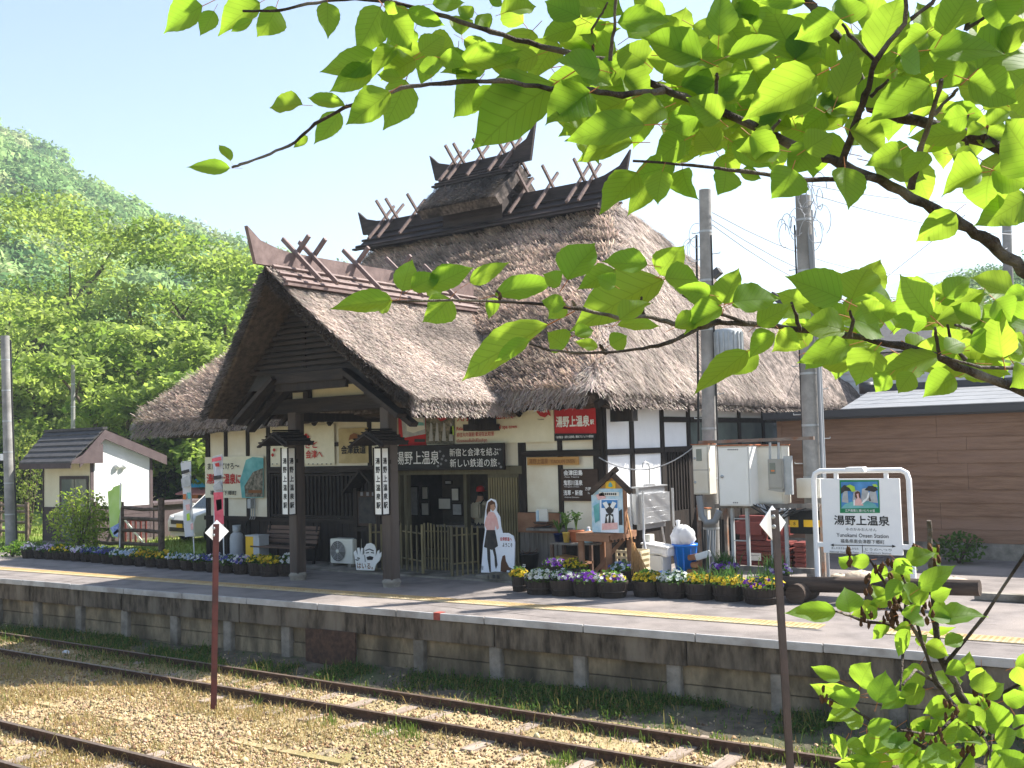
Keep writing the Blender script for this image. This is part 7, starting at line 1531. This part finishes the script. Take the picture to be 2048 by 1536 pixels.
# ================================================================== CAR AND SHED BEHIND THE LEFT CORNER
def car():
    p = P(362, 1090, Y=20.6); t = thing('parked_car', 'pale silver small car with yellow number plate parked beside the station', 'car', (p.x, 20.6, 0))
    W, L = 1.48, 3.4; prof = [(0, .32), (-.02, .62), (.06, .82), (.75, .98), (1.35, 1.52), (2.9, 1.55), (3.35, 1.0), (3.4, .4)]      # side outline (length, z)
    vs = []; secs = [(0, .88), (.12, .97), (.5, 1), (.88, .97), (1, .88)]
    m = MB()
    rows = []
    for u, k in secs: rows.append([V(-W/2+W*u, 0, 0)+V((0.5-u)*W*(max(0, z-.95)*.38), y*1.0+(1-k)*.12*(1 if y < 1.5 else -1), z) for y, z in prof])
    for r_ in rows: m.v += [tuple(q) for q in r_]
    n = len(prof)
    for i in range(len(rows)-1):
        for j in range(n-1): m.f.append([i*n+j, i*n+j+1, (i+1)*n+j+1, (i+1)*n+j]); m.m.append(0); m.sm.append(True)
    for i in (0, len(rows)-1): m.f.append([i*n+j for j in range(n)]); m.m.append(0); m.sm.append(False)
    m.box(-W/2+.04, W/2-.04, .06, 3.3, .2, .33)
    tr_ = Matrix.Translation((p.x, 20.6, 0)) @ Matrix.Rotation(R(-6), 4, 'Z')
    def place(o): o.matrix_parent_inverse = Matrix(); o.matrix_basis = Matrix.Rotation(R(-6), 4, 'Z'); return o
    place(m.build('body', 'car_paint', t))
    place(MB().add([(-.62, .78, 1.02), (.62, .78, 1.02), (.52, 1.33, 1.5), (-.52, 1.33, 1.5)], [(0, 1, 2, 3)]).build('windscreen', 'glass', t))
    place(MB().add([(.735, 1.1, 1.04), (.735, 2.8, 1.04), (.60, 2.7, 1.46), (.60, 1.4, 1.46)], [(0, 1, 2, 3)]).build('side_window', 'glass', t)); place(MB().box(-.5, .5, -.045, -.01, .56, .68).build('grille', 'print_dark', t)); place(MB().box(-.6, .6, -.04, -.01, .34, .46).build('lower_grille', 'print_dark', t))
    place(MB().box(-.17, .17, -.055, -.046, .46, .58).build('number_plate', 'plate_yellow', t)); 
    for s_ in (-1, 1):
        place(MB().blob((s_*.56, .08, .72), (.16, .12, .1), 10, 6).build('headlight', 'lamp_glass', t)); place(MB().cbox((s_*.84, .95, 1.08), (.16, .08, .12)).build('mirror', 'car_paint', t, bevel=.02))
        for y in (.62, 2.7):
            w_ = place(MB().tube([(s_*.66, y, .28), (s_*.745, y, .28)], .28, 18, smooth=False).build('wheel', 'tyre', t)); h_ = MB().tube([(s_*.74, y, .28), (s_*.755, y, .28)], .17, 12, smooth=False).build('rim', 'steel', w_); h_.matrix_parent_inverse = Matrix()
    place(MB().box(.742, .746, 1.5, 2.1, .62, .86).build('door_sticker', 'print_white', t))
car()
t = thing('orange_shed', 'orange shed with pale red roof and blue tarp beyond the parked car', 'shed', (P(395, 1000, Y=30).x, 30, 0)); a, b, c, d = rectY(372, 989, 470, 1040, 30); MB().box(a, b, 30, 33, 0, d).build('wall', 'orange_wall', t)
MB().prism([V(a-.2, 29.6, d), V(b+.2, 29.6, d), V(b+.2, 31, d+.45), V(a-.2, 31, d+.45)], (0, 0, .06)).build('roof', 'red_roof', t); tag(MB().prism([V(a+.3, 29.9, d+.3), V(a+.5, 30.5, d+1.0), V(b-.4, 30.5, d+1.05), V(b, 29.9, d+.35)], (0, .4, .02)).build('tarp', 'blue_tarp', None), 'bright blue tarp lying above the pale red shed roof', 'tarp')

# ================================================================== RED MARKER POSTS BETWEEN THE TRACKS
def marker(label, pt, pb, w_, m, dia, ang, Yd=10.32):
    tp, b = P(*pt, Y=Yd), P(*pb, Y=Yd); t = thing('marker_post', label, 'marker post', (b.x, Yd, LOW), 'diamond marker posts'); d = (tp-b).normalized(); b = b-d*((b.z-LOW+.1)/d.z)
    x_ = V(math.cos(ang), math.sin(ang), 0); n = V(-math.sin(ang), math.cos(ang), 0)
    MB().bar(b-x_*w_*.3, tp-x_*w_*.3, .012, w_*.9, up=x_).bar(b, tp, w_, .014, up=n).bar(b+x_*w_*.38, tp+x_*w_*.38, .012, w_*.9, up=x_).build('post', m, t)
    c = P(*dia[0], Y=Yd+.05); h_, v_ = dia[1], dia[2]
    pl = MB().prism([c+V(0, 0, v_), c+x_*h_, c-V(0, 0, v_), c-x_*h_], n*.006).build('diamond_plate', 'white_paint', t)
    for z in (.06, v_*.9): MB().lathe([(.02, 0), (.02, .015), (0, .015)], (0, 0, 0), 8).build('bolt', 'galv', t).matrix_basis = Matrix.Translation(tp-d*z-V(0, 1, 0)*w_*.55) @ Matrix.Rotation(R(90), 4, 'X')
marker('red-brown steel post with white diamond plate standing in the gravel at left', (432, 1048), (427, 1425), .056, 'red_steel', ((434, 1064), .18, .18), R(68))
marker('dark brown steel post with white diamond plate nearest the camera at right', (1549, 1020), (1580, 1536), .062, 'brown_steel', ((1546, 1047), .18, .172), R(70), 9.75)
p = P(132, 1305, Z=LOW+.04); tag(MB().blob(p, (.09, .06, .045), 9, 6, jit=.15).build('white_litter', 'bag', None), 'crumpled white litter lying between the rails at left', 'litter')
# ================================================================== FOREGROUND CHERRY TREE AND SAPLING
def uv_leaf(me, flat=None):
    co = np.zeros(len(me.vertices)*3); me.vertices.foreach_get('co', co); co = co.reshape(-1, 3) if flat is None else flat
    li = np.zeros(len(me.loops), np.int32); me.loops.foreach_get('vertex_index', li); uv = me.uv_layers.new(name='leaf'); uv.data.foreach_set('uv', np.ascontiguousarray(co[li][:, :2], dtype=np.float32).ravel()); return me
def leaf_mesh(seed):
    r = random.Random(seed); N = 15; vs = []; fs = []; fold = r.uniform(.08, .55); droop = r.uniform(-.1, .45); side = r.uniform(-.16, .16); tw = r.uniform(-.7, .7); wav = r.uniform(.01, .04)
    def half(t): return .5*(math.sin(math.pi*min(1, t**.76))**.92)*(1.02-.22*t) if t < .97 else .0
    for i in range(N+1):
        t = i/N; w_ = half(t)*1.12 if i not in (0, N) else (.02 if i == 0 else .0)
        if t > .8: w_ *= (.78, .55, .6)[min(2, int((t-.8)*15))]
        ser = 1+(.026 if i % 2 else -.018); cx = side*t*t; cz = -droop*t*t
        for k in (-1, -.5, 0, .5, 1):
            x = k*w_*(ser if abs(k) == 1 else 1); z = abs(x)*fold-(wav*math.sin(i*1.1+seed+k) if abs(k) == 1 else 0); a_ = tw*(t-.3); vs.append((cx+x*math.cos(a_)-z*math.sin(a_), t-.12*max(0, droop)*t*t, cz+x*math.sin(a_)+z*math.cos(a_)))
    for i in range(N):
        for k in range(4): a = i*5+k; fs.append((a, a+1, a+6, a+5))
    m = MB().add(vs, fs, 0, True); m.tube([(0, -.28, -.05+.1*fold), (0, -.1, -.01), (0, .02, 0)], .012, 4, 1, cap=False)
    return uv_leaf(m.mesh('leaf', ['cherry_leaf', 'petiole']))
LEAF = [leaf_mesh(i) for i in range(14)]
class Spray:
    def __init__(s, t): s.t = t; s.n = 0; s.bulk = None
    def leaf(s, bx, by, tx, ty, wpx, D, tilt=None, dd=None):
        L = math.hypot(tx-bx, ty-by); D2 = D+(dd if dd is not None else random.uniform(-.35, .35)*L/FPX*D)
        B, T = P(bx, by, D=D), P(tx, ty, D=D2); y = T-B; ln = y.length; y = y.normalized()
        view = (B-Vector(CAM)).normalized(); z = -view; z = (z-y*z.dot(y)).normalized()
        a = tilt if tilt is not None else random.choice((-1, 1))*random.uniform(.1, .75)
        z = (Matrix.Rotation(a, 3, y) @ z); 
        if z.z < -.35 and tilt is None: z = Matrix.Rotation(-2*a, 3, y) @ z
        x = y.cross(z).normalized(); w_ = wpx/FPX*D/(.98*max(.55, math.cos(a)))
        m = Matrix((x*w_, y*ln, z*(w_*.5+ln*.5))).transposed().to_4x4(); m.translation = B
        if s.bulk is not None: s.bulk.append((random.choice(LEAF), m)); return
        o = bpy.data.objects.new('leaf', random.choice(LEAF)); link(o, s.t); o.matrix_basis = m; s.n += 1
    def flush(s):                                     # leaves beyond the 300 largest: one part
        vs, fs, mi, uvs = [], [], [], []; k = 0
        for me, m in s.bulk:
            co = np.zeros(len(me.vertices)*3); me.vertices.foreach_get('co', co); co = co.reshape(-1, 3); mm = np.array(m)
            vs.append(co@mm[:3, :3].T+mm[:3, 3]); uvs.append(co); fs += [[i+k for i in p.vertices] for p in me.polygons]; mi += [p.material_index for p in me.polygons]; k += len(co)
        me = bpy.data.meshes.new('leaves'); me.from_pydata(np.concatenate(vs).tolist(), [], fs); me.materials.append(MATS['cherry_leaf']); me.materials.append(MATS['petiole'])
        me.polygons.foreach_set('material_index', mi); me.polygons.foreach_set('use_smooth', [True]*len(fs)); uv_leaf(me, np.concatenate(uvs)); stuff(link(bpy.data.objects.new('leaves', me), s.t)); s.bulk = None
    def branch(s, pts, r0, r1, D0, D1, m='twig', name='branch', knots=True):
        n = len(pts); q = []; rs = []
        for i, (x_, y_) in enumerate(pts):
            k = i/(n-1); q.append(P(x_, y_, D=D0+(D1-D0)*k)); rs.append(r1+(r0-r1)*(1-k)**1.45)
        q2 = []; r2 = []                              # subdivide with small kinks
        for i in range(n-1):
            for j in range(4):
                k = j/4; c = q[i].lerp(q[i+1], k); r_ = rs[i]*(1-k)+rs[i+1]*k; jit = r_*.35
                q2.append(c+V(random.uniform(-jit, jit), random.uniform(-jit, jit), random.uniform(-jit, jit))); r2.append(r_*random.uniform(.88, 1.14)*(1.13 if j == 0 and knots else 1))
        q2.append(q[-1]); r2.append(rs[-1]); return MB().tube(q2, r2, 7).build(name, m, s.t)
random.seed(11)
T_ = [P(2640, 1500, D=1.8), P(2600, 1000, D=1.75), P(2540, 480, D=1.8), P(2400, -200, D=1.9), P(2250, -800, D=1.9)]; T_ = [V(T_[0].x+.06, T_[0].y+.05, .78)]+T_
ct = thing('cherry_tree', 'cherry tree whose leafy branches hang across the top and right of the view', 'tree', tuple(T_[0]))
SP = Spray(ct)
MB().tube(T_, [.10, .075, .066, .056, .04, .02], 12).build('trunk', 'bark', ct)
A_ = [(2600, 1040), (2440, 900), (2320, 800), (2180, 640), (2048, 538), (1983, 486), (1922, 445), (1870, 420), (1783, 369), (1686, 330), (1589, 292), (1502, 251), (1410, 210), (1328, 179), (1220, 123), (1080, 92), (983, 64), (944, 51), (846, 20), (768, 1), (690, -2), (615, 8), (560, 22), (485, 22)]
SP.branch(A_, .0125, .0018, 1.72, 1.5)
SP.branch([(1330, 182), (1246, 189), (1184, 182), (1100, 177), (1000, 161), (900, 165), (820, 172), (750, 195), (690, 215), (630, 248), (590, 285), (540, 308), (480, 330), (464, 335)], .0046, .0016, 1.5, 1.42)
SP.branch([(1750, 356), (1614, 361), (1486, 343), (1384, 330), (1266, 322)], .0042, .0018, 1.52, 1.45)
SP.branch([(2535, 470), (2400, 420), (2200, 370), (2048, 315), (1947, 276), (1870, 251), (1799, 238), (1742, 212), (1727, 169), (1691, 87), (1650, 49), (1600, -20)], .0135, .0065, 1.8, 1.75)
SP.branch([(1686, 330), (1707, 256), (1732, 190), (1750, 123), (1809, 46), (1814, -20)], .0058, .003, 1.53, 1.4); SP.branch([(1750, 122), (1700, 70), (1685, 48)], .003, .002, 1.48, 1.45); SP.branch([(1809, 46), (1865, 5), (1880, -15)], .003, .002, 1.45, 1.42); SP.branch([(1742, 192), (1770, 168), (1776, 160)], .0028, .002, 1.5, 1.47)
SP.branch([(1822, 379), (1840, 297), (1865, 230), (1883, 159)], .0052, .003, 1.55, 1.42); SP.branch([(1868, 228), (1905, 190), (1915, 178)], .003, .002, 1.5, 1.46)
SP.branch([(1220, 123), (1228, 60), (1232, 0), (1230, -20)], .0028, .0018, 1.5, 1.45); SP.branch([(1187, 115), (1185, 85), (1183, 60), (1205, 25), (1215, 5)], .0022, .0014, 1.5, 1.45); SP.branch([(1432, 212), (1434, 160), (1434, 148)], .003, .0022, 1.5, 1.46); SP.branch([(1540, 265), (1560, 240)], .003, .002, 1.52, 1.5)
SP.branch([(1930, 60), (1945, 20), (1950, -10)], .0035, .003, 1.7, 1.68); SP.branch([(1930, 60), (1985, 25), (2030, 0)], .003, .002, 1.7, 1.66); SP.branch([(1935, 290), (1925, 260), (1937, 230)], .003, .0016, 1.77, 1.7); SP.branch([(1965, 285), (1975, 255), (1985, 225)], .003, .0016, 1.77, 1.7)
G_ = [(2605, 1080), (2400, 960), (2200, 850), (2048, 782), (1955, 748), (1880, 716), (1800, 692), (1700, 672), (1600, 659), (1500, 649), (1440, 645)]
SP.branch(G_, .0105, .0036, 1.74, 1.5)
SP.branch([(1440, 645), (1400, 648), (1349, 647), (1288, 633), (1234, 635), (1166, 618), (1078, 609), (998, 603), (907, 601), (785, 603)], .0042, .0016, 1.5, 1.4); SP.branch([(1440, 645), (1383, 662), (1341, 685), (1288, 697), (1211, 705), (1154, 706), (1097, 700), (1059, 688)], .0034, .0014, 1.5, 1.42)
for pts in ([(998, 603), (1000, 590), (994, 582)], [(1700, 672), (1706, 640), (1700, 622)], [(1880, 716), (1873, 680), (1870, 655)], [(1600, 659), (1592, 630), (1583, 605)], [(1500, 649), (1440, 628), (1365, 590)], [(1288, 633), (1280, 610), (1283, 595)], [(1154, 618), (1145, 602)], [(1211, 705), (1200, 690)], [(2048, 735), (1960, 735), (1880, 712)], [(1980, 700), (1940, 660), (1910, 650)], [(1930, 720), (1900, 680), (1895, 650)]):
    SP.branch(pts, .0032, .0018, 1.52, 1.48)
LV = '''405 12 312 62 62|428 22 402 73 36|520 5 425 62 55|552 15 527 80 50|505 40 458 62 20|655 5 657 73 44|761 15 715 112 66|772 18 833 95 65|790 5 775 32 30|815 20 890 53 36|850 105 752 98 45|760 115 640 148 58|830 120 760 150 50|745 140 655 176 48|812 160 773 262 68|780 185 690 247 60|680 225 631 290 42|615 272 586 297 18|605 210 532 207 36|690 212 605 190 28|862 150 863 108 38|955 165 903 230 66|1108 168 932 283 108|990 175 943 226 42|840 105 890 65 45|920 125 1045 95 50|880 115 935 125 36|955 30 980 62 34|945 35 915 12 30|865 8 940 0 36|1010 25 1078 0 42|985 12 1000 -10 26|775 120 815 140 28|800 155 750 150 26|461 322 440 286 19|460 336 372 334 30|1153 52 1078 78 48|1160 35 1080 -6 55|1165 35 1197 4 26|1235 45 1352 30 50|1403 119 1280 70 72|1290 125 1235 82 66|1190 60 1215 43 18|1185 90 1162 58 24|1195 85 1206 106 24|1200 140 1110 124 56|1180 185 1092 246 86|1255 200 1108 262 78|1290 250 1125 266 58|1265 285 1140 293 50|1438 72 1440 -25 60|1590 120 1543 14 96|1458 112 1572 70 42|1680 38 1583 74 56|1610 5 1515 0 30|1702 48 1690 -14 60|1755 115 1802 -12 78|1432 165 1335 226 62|1475 205 1443 165 40|1478 190 1502 134 50|1635 150 1480 230 84|1630 215 1560 180 60|1675 195 1714 100 58|1730 220 1665 214 26|1650 225 1602 266 46|1860 170 1738 243 72|1858 100 2036 88 58|1937 160 2042 200 74|1955 140 2070 40 108|1925 120 1870 172 60|1885 70 1945 -20 70|1990 0 2012 52 66|1855 65 1785 96 40|1800 110 1860 140 50|1935 230 1880 246 50|1975 250 2022 215 34|1970 255 1935 268 30|2075 340 2010 235 118|1452 340 1451 391 50|1480 345 1525 356 26|1585 338 1561 402 74|1690 335 1694 416 62|1855 305 1810 366 42|1965 345 1875 362 72|1980 350 1956 420 74|1985 340 2060 372 70|1905 310 1975 330 42|1910 425 1833 486 58|2055 395 1968 452 68|1275 345 1202 433 62|1300 345 1267 431 46|1325 342 1308 406 50|1365 338 1375 401 48|1350 330 1255 356 52|1430 300 1395 250 60|1560 300 1480 290 64|1700 260 1790 300 60|1800 300 1740 330 50|1400 230 1330 262 60|1500 270 1560 322 56|1610 300 1670 262 60|1370 280 1300 320 60|1330 215 1250 250 60|1440 240 1380 190 60|1240 150 1310 205 54|1160 130 1230 170 50|1075 110 1000 140 46|1120 200 1180 250 56|1240 240 1180 300 52|1330 260 1390 310 56|1250 130 1180 175 56
781 601 658 612 44|785 602 748 620 38|804 582 822 518 50|823 578 880 545 40|860 575 945 530 48|940 565 1017 524 34|900 597 852 650 62|880 590 858 560 40|990 590 1112 560 44|995 597 972 640 28|1135 560 1190 474 68|1120 570 1090 545 34|1128 612 1080 600 36|1130 605 1098 640 40|1325 560 1140 640 80|1320 550 1362 485 58|1330 556 1400 562 58|1295 530 1200 520 46|1230 540 1155 573 38|1230 572 1195 551 34|1420 590 1356 578 44|1095 650 910 752 58|1060 680 985 722 30|1130 695 1100 662 52|1150 670 1190 655 30|1195 695 1150 680 22|1220 690 1256 670 40|1235 650 1328 640 26|1350 655 1415 625 40|1240 640 1300 590 44
1495 703 1382 796 50|1515 703 1455 756 40|1550 668 1487 712 44|1450 608 1472 532 50|1465 605 1565 588 58|1447 605 1362 580 44|1465 612 1530 578 38|1445 615 1360 656 48|1515 650 1582 603 44|1683 598 1570 546 74|1703 600 1733 521 78|1862 632 1780 548 82|1890 595 1941 545 48|1870 645 2006 585 58|1855 645 1784 640 40|1703 636 1786 665 58|1665 625 1604 605 34|1690 630 1640 611 30|1690 660 1604 640 58|1700 690 1598 722 54|1750 700 1706 761 74|1875 712 1755 743 44|1910 755 1844 786 56|1825 745 1794 786 42|1780 750 1746 784 40|2005 715 1985 620 74|2012 705 2042 665 38|2050 640 2052 585 46|2050 735 2020 772 50|2050 580 2008 596 34|1990 600 2030 640 56|1940 690 1985 660 44|1890 700 1935 676 40|1760 640 1720 600 44|1650 690 1610 745 44|1560 660 1600 700 40|1960 640 1900 612 44|1920 620 1960 570 44'''
random.seed(5)
for ln in LV.replace('\n', '|').split('|'):
    a = [float(q) for q in ln.split()]; low = a[1] > 440
    SP.leaf(*a[:5], random.uniform(1.36, 1.62))
def fill(n, box, wr, Lr, D, test=None, ang=None):
    k = 0
    while k < n:
        x_, y_ = random.uniform(box[0], box[2]), random.uniform(box[1], box[3])
        if test and not test(x_, y_): continue
        a_ = random.uniform(0, 6.28) if ang is None else random.gauss(*ang); L = random.uniform(*Lr); SP.leaf(x_, y_, x_+math.cos(a_)*L, y_+math.sin(a_)*L*.75, random.uniform(*wr), random.uniform(*D)); k += 1
fill(40, (1150, 140, 1640, 290), (42, 64), (80, 130), (1.55, 1.95), lambda x_, y_: y_ > 95+(x_-1000)*.16)
fill(12, (1380, 20, 1760, 140), (42, 64), (70, 110), (1.6, 1.9)); fill(14, (1680, 60, 2048, 230), (44, 66), (70, 120), (1.6, 2.0))
fill(12, (760, 60, 1060, 160), (36, 54), (60, 95), (1.5, 1.7), lambda x_, y_: y_ < 100+(x_-760)*.3)
fill(26, (1600, 600, 2060, 715), (34, 58), (60, 105), (1.65, 2.1))
SP.bulk = []
fill(100, (1020, 40, 2060, 330), (44, 70), (85, 130), (1.6, 2.1), lambda x_, y_: y_ < 150+(x_-1000)*.24 and y_ > (x_-1000)*.14 - 120)
fill(30, (1620, 590, 2060, 730), (46, 70), (80, 125), (1.65, 2.1)); fill(16, (1400, 220, 1760, 320), (44, 64), (80, 115), (1.6, 1.9))
fill(190, (650, -780, 2300, -30), (64, 95), (115, 175), (1.4, 1.95))  # unseen leaves above the frame, added to shade the visible ones
SP.flush()
# sapling at the lower right
random.seed(23)
sp_ = thing('young_cherry', 'young cherry shoot with bright leaves and withered blossoms at the lower right corner', 'tree', (.35, 2.2, .9)); SP = Spray(sp_)
S1 = [(2110, 2720), (2080, 2100), (2040, 1640), (1987, 1536), (1970, 1493), (1920, 1385), (1879, 1310), (1867, 1228), (1862, 1124), (1858, 1041)]
SP.branch(S1, .014, .0042, 2.0, 1.9, name='stem'); SP.branch([(1891, 1327), (1966, 1236), (2048, 1112), (2090, 1050)], .0034, .0026, 1.92, 1.85); SP.branch([(1966, 1468), (1920, 1425), (1871, 1364), (1846, 1290), (1813, 1174), (1790, 1120)], .0062, .002, 1.95, 1.85)
for pts in ([(1978, 1397), (2048, 1364), (2100, 1330)], [(1978, 1397), (1985, 1450), (1980, 1520)], [(1904, 1526), (1821, 1480), (1751, 1447), (1700, 1415), (1655, 1397)], [(1813, 1273), (1780, 1248), (1730, 1244), (1690, 1228), (1672, 1223)], [(1871, 1364), (1830, 1340), (1806, 1370)], [(1813, 1174), (1806, 1300), (1800, 1380)], [(1920, 1425), (1870, 1470), (1800, 1460)], [(1985, 1480), (2048, 1450)], [(2020, 1536), (2048, 1500), (2090, 1470)], [(1846, 1290), (1760, 1150), (1740, 1120)], [(1895, 1400), (1960, 1470), (1900, 1560)]):
    SP.branch(pts, .0038, .0018, 1.93, 1.82)
SV = '''1672 1223 1568 1229 40|1700 1225 1690 1172 52|1879 1240 1978 1216 42|1858 1265 1912 1253 18|1822 1248 1855 1232 30|1784 1248 1738 1277 24|1838 1178 1913 1128 40|1813 1124 1872 1098 38|1862 1195 1904 1178 30|1720 1372 1735 1325 50|1755 1405 1772 1340 54|1710 1393 1618 1382 44|1680 1360 1622 1331 28|1720 1390 1660 1400 34|1966 1388 1966 1338 46|2007 1402 2060 1385 38|1792 1455 1715 1512 42|1813 1480 1742 1500 38|1838 1493 1784 1520 44|1760 1525 1668 1536 46|1854 1484 1875 1435 44|1700 1130 1680 1112 30|1740 1120 1690 1125 28|1790 1118 1830 1150 32|1800 1160 1770 1200 30|1830 1210 1860 1160 34|1850 1290 1900 1310 36|1840 1330 1800 1390 40|1870 1360 1930 1370 42|1850 1380 1790 1400 40|1900 1400 1850 1430 40|1890 1290 1930 1270 30|1820 1260 1780 1310 30|1810 1390 1760 1420 36|1960 1470 1930 1520 42|1990 1480 2040 1470 40|2010 1500 1990 1560 44|1920 1440 1960 1410 36|1900 1500 1840 1530 42|1950 1540 1900 1500 40|2030 1430 2060 1480 40|1970 1420 1930 1450 36|1735 1460 1790 1440 34|1700 1420 1650 1440 30|1870 1540 1820 1560 44|1770 1130 1740 1170 28|1780 1180 1810 1215 30|1850 1100 1890 1130 28|2040 1540 2000 1500 44|1780 1500 1830 1470 38|1930 1330 1890 1350 34'''
for ln in SV.split('|'):
    a = [float(q) for q in ln.split()]; SP.leaf(*a[:5], random.uniform(1.8, 1.98))
fill(26, (1790, 1330, 2060, 1560), (24, 42), (45, 80), (1.8, 2.1), lambda x_, y_: x_+y_*.5 > 2520); fill(14, (1740, 1100, 1890, 1300), (20, 34), (35, 60), (1.82, 1.95))
fill(10, (1690, 1420, 1800, 1536), (28, 42), (50, 80), (1.85, 1.95))
SP.bulk = []; fill(8, (1700, 1310, 2070, 1600), (34, 56), (60, 105), (1.75, 2.15), lambda x_, y_: x_+(y_-1310)*1.1 > 1960); SP.flush()
for (x_, y_) in ((1760, 1130), (1745, 1170), (1780, 1140), (1830, 1110), (1700, 1115), (1735, 1235), (1790, 1215), (1800, 1230), (1770, 1230), (1660, 1390), (1960, 1400), (1970, 1385), (1880, 1480), (1940, 1500), (1830, 1480), (1900, 1420), (1850, 1225), (1870, 1110)):
    m_ = MB(); c = P(x_, y_, D=1.84)
    for k in range(5): m_.blob(c+V(random.uniform(-.014, .014), random.uniform(-.014, .014), random.uniform(-.014, .014)), (.004, .003, .007), 5, 4, jit=.5)
    m_.build('withered_blossom', 'dead_flower', sp_)
random.seed(3)
# ================================================================== AIR
am = bpy.data.materials.new('air'); am.use_nodes = True; t_ = am.node_tree; t_.nodes.clear(); ao = t_.nodes.new('ShaderNodeOutputMaterial'); pv_ = t_.nodes.new('ShaderNodeVolumePrincipled')
pv_.inputs['Color'].default_value = (.80, .90, 1.0, 1); pv_.inputs['Density'].default_value = .00055; pv_.inputs['Anisotropy'].default_value = .2
t_.links.new(pv_.outputs[0], ao.inputs['Volume']); MATS['air'] = am
tag(stuff(MB().box(-1500, 1100, -320, 2600, -2.2, 200).build('haze', 'air')), 'thin pale morning haze over the valley', 'haze')
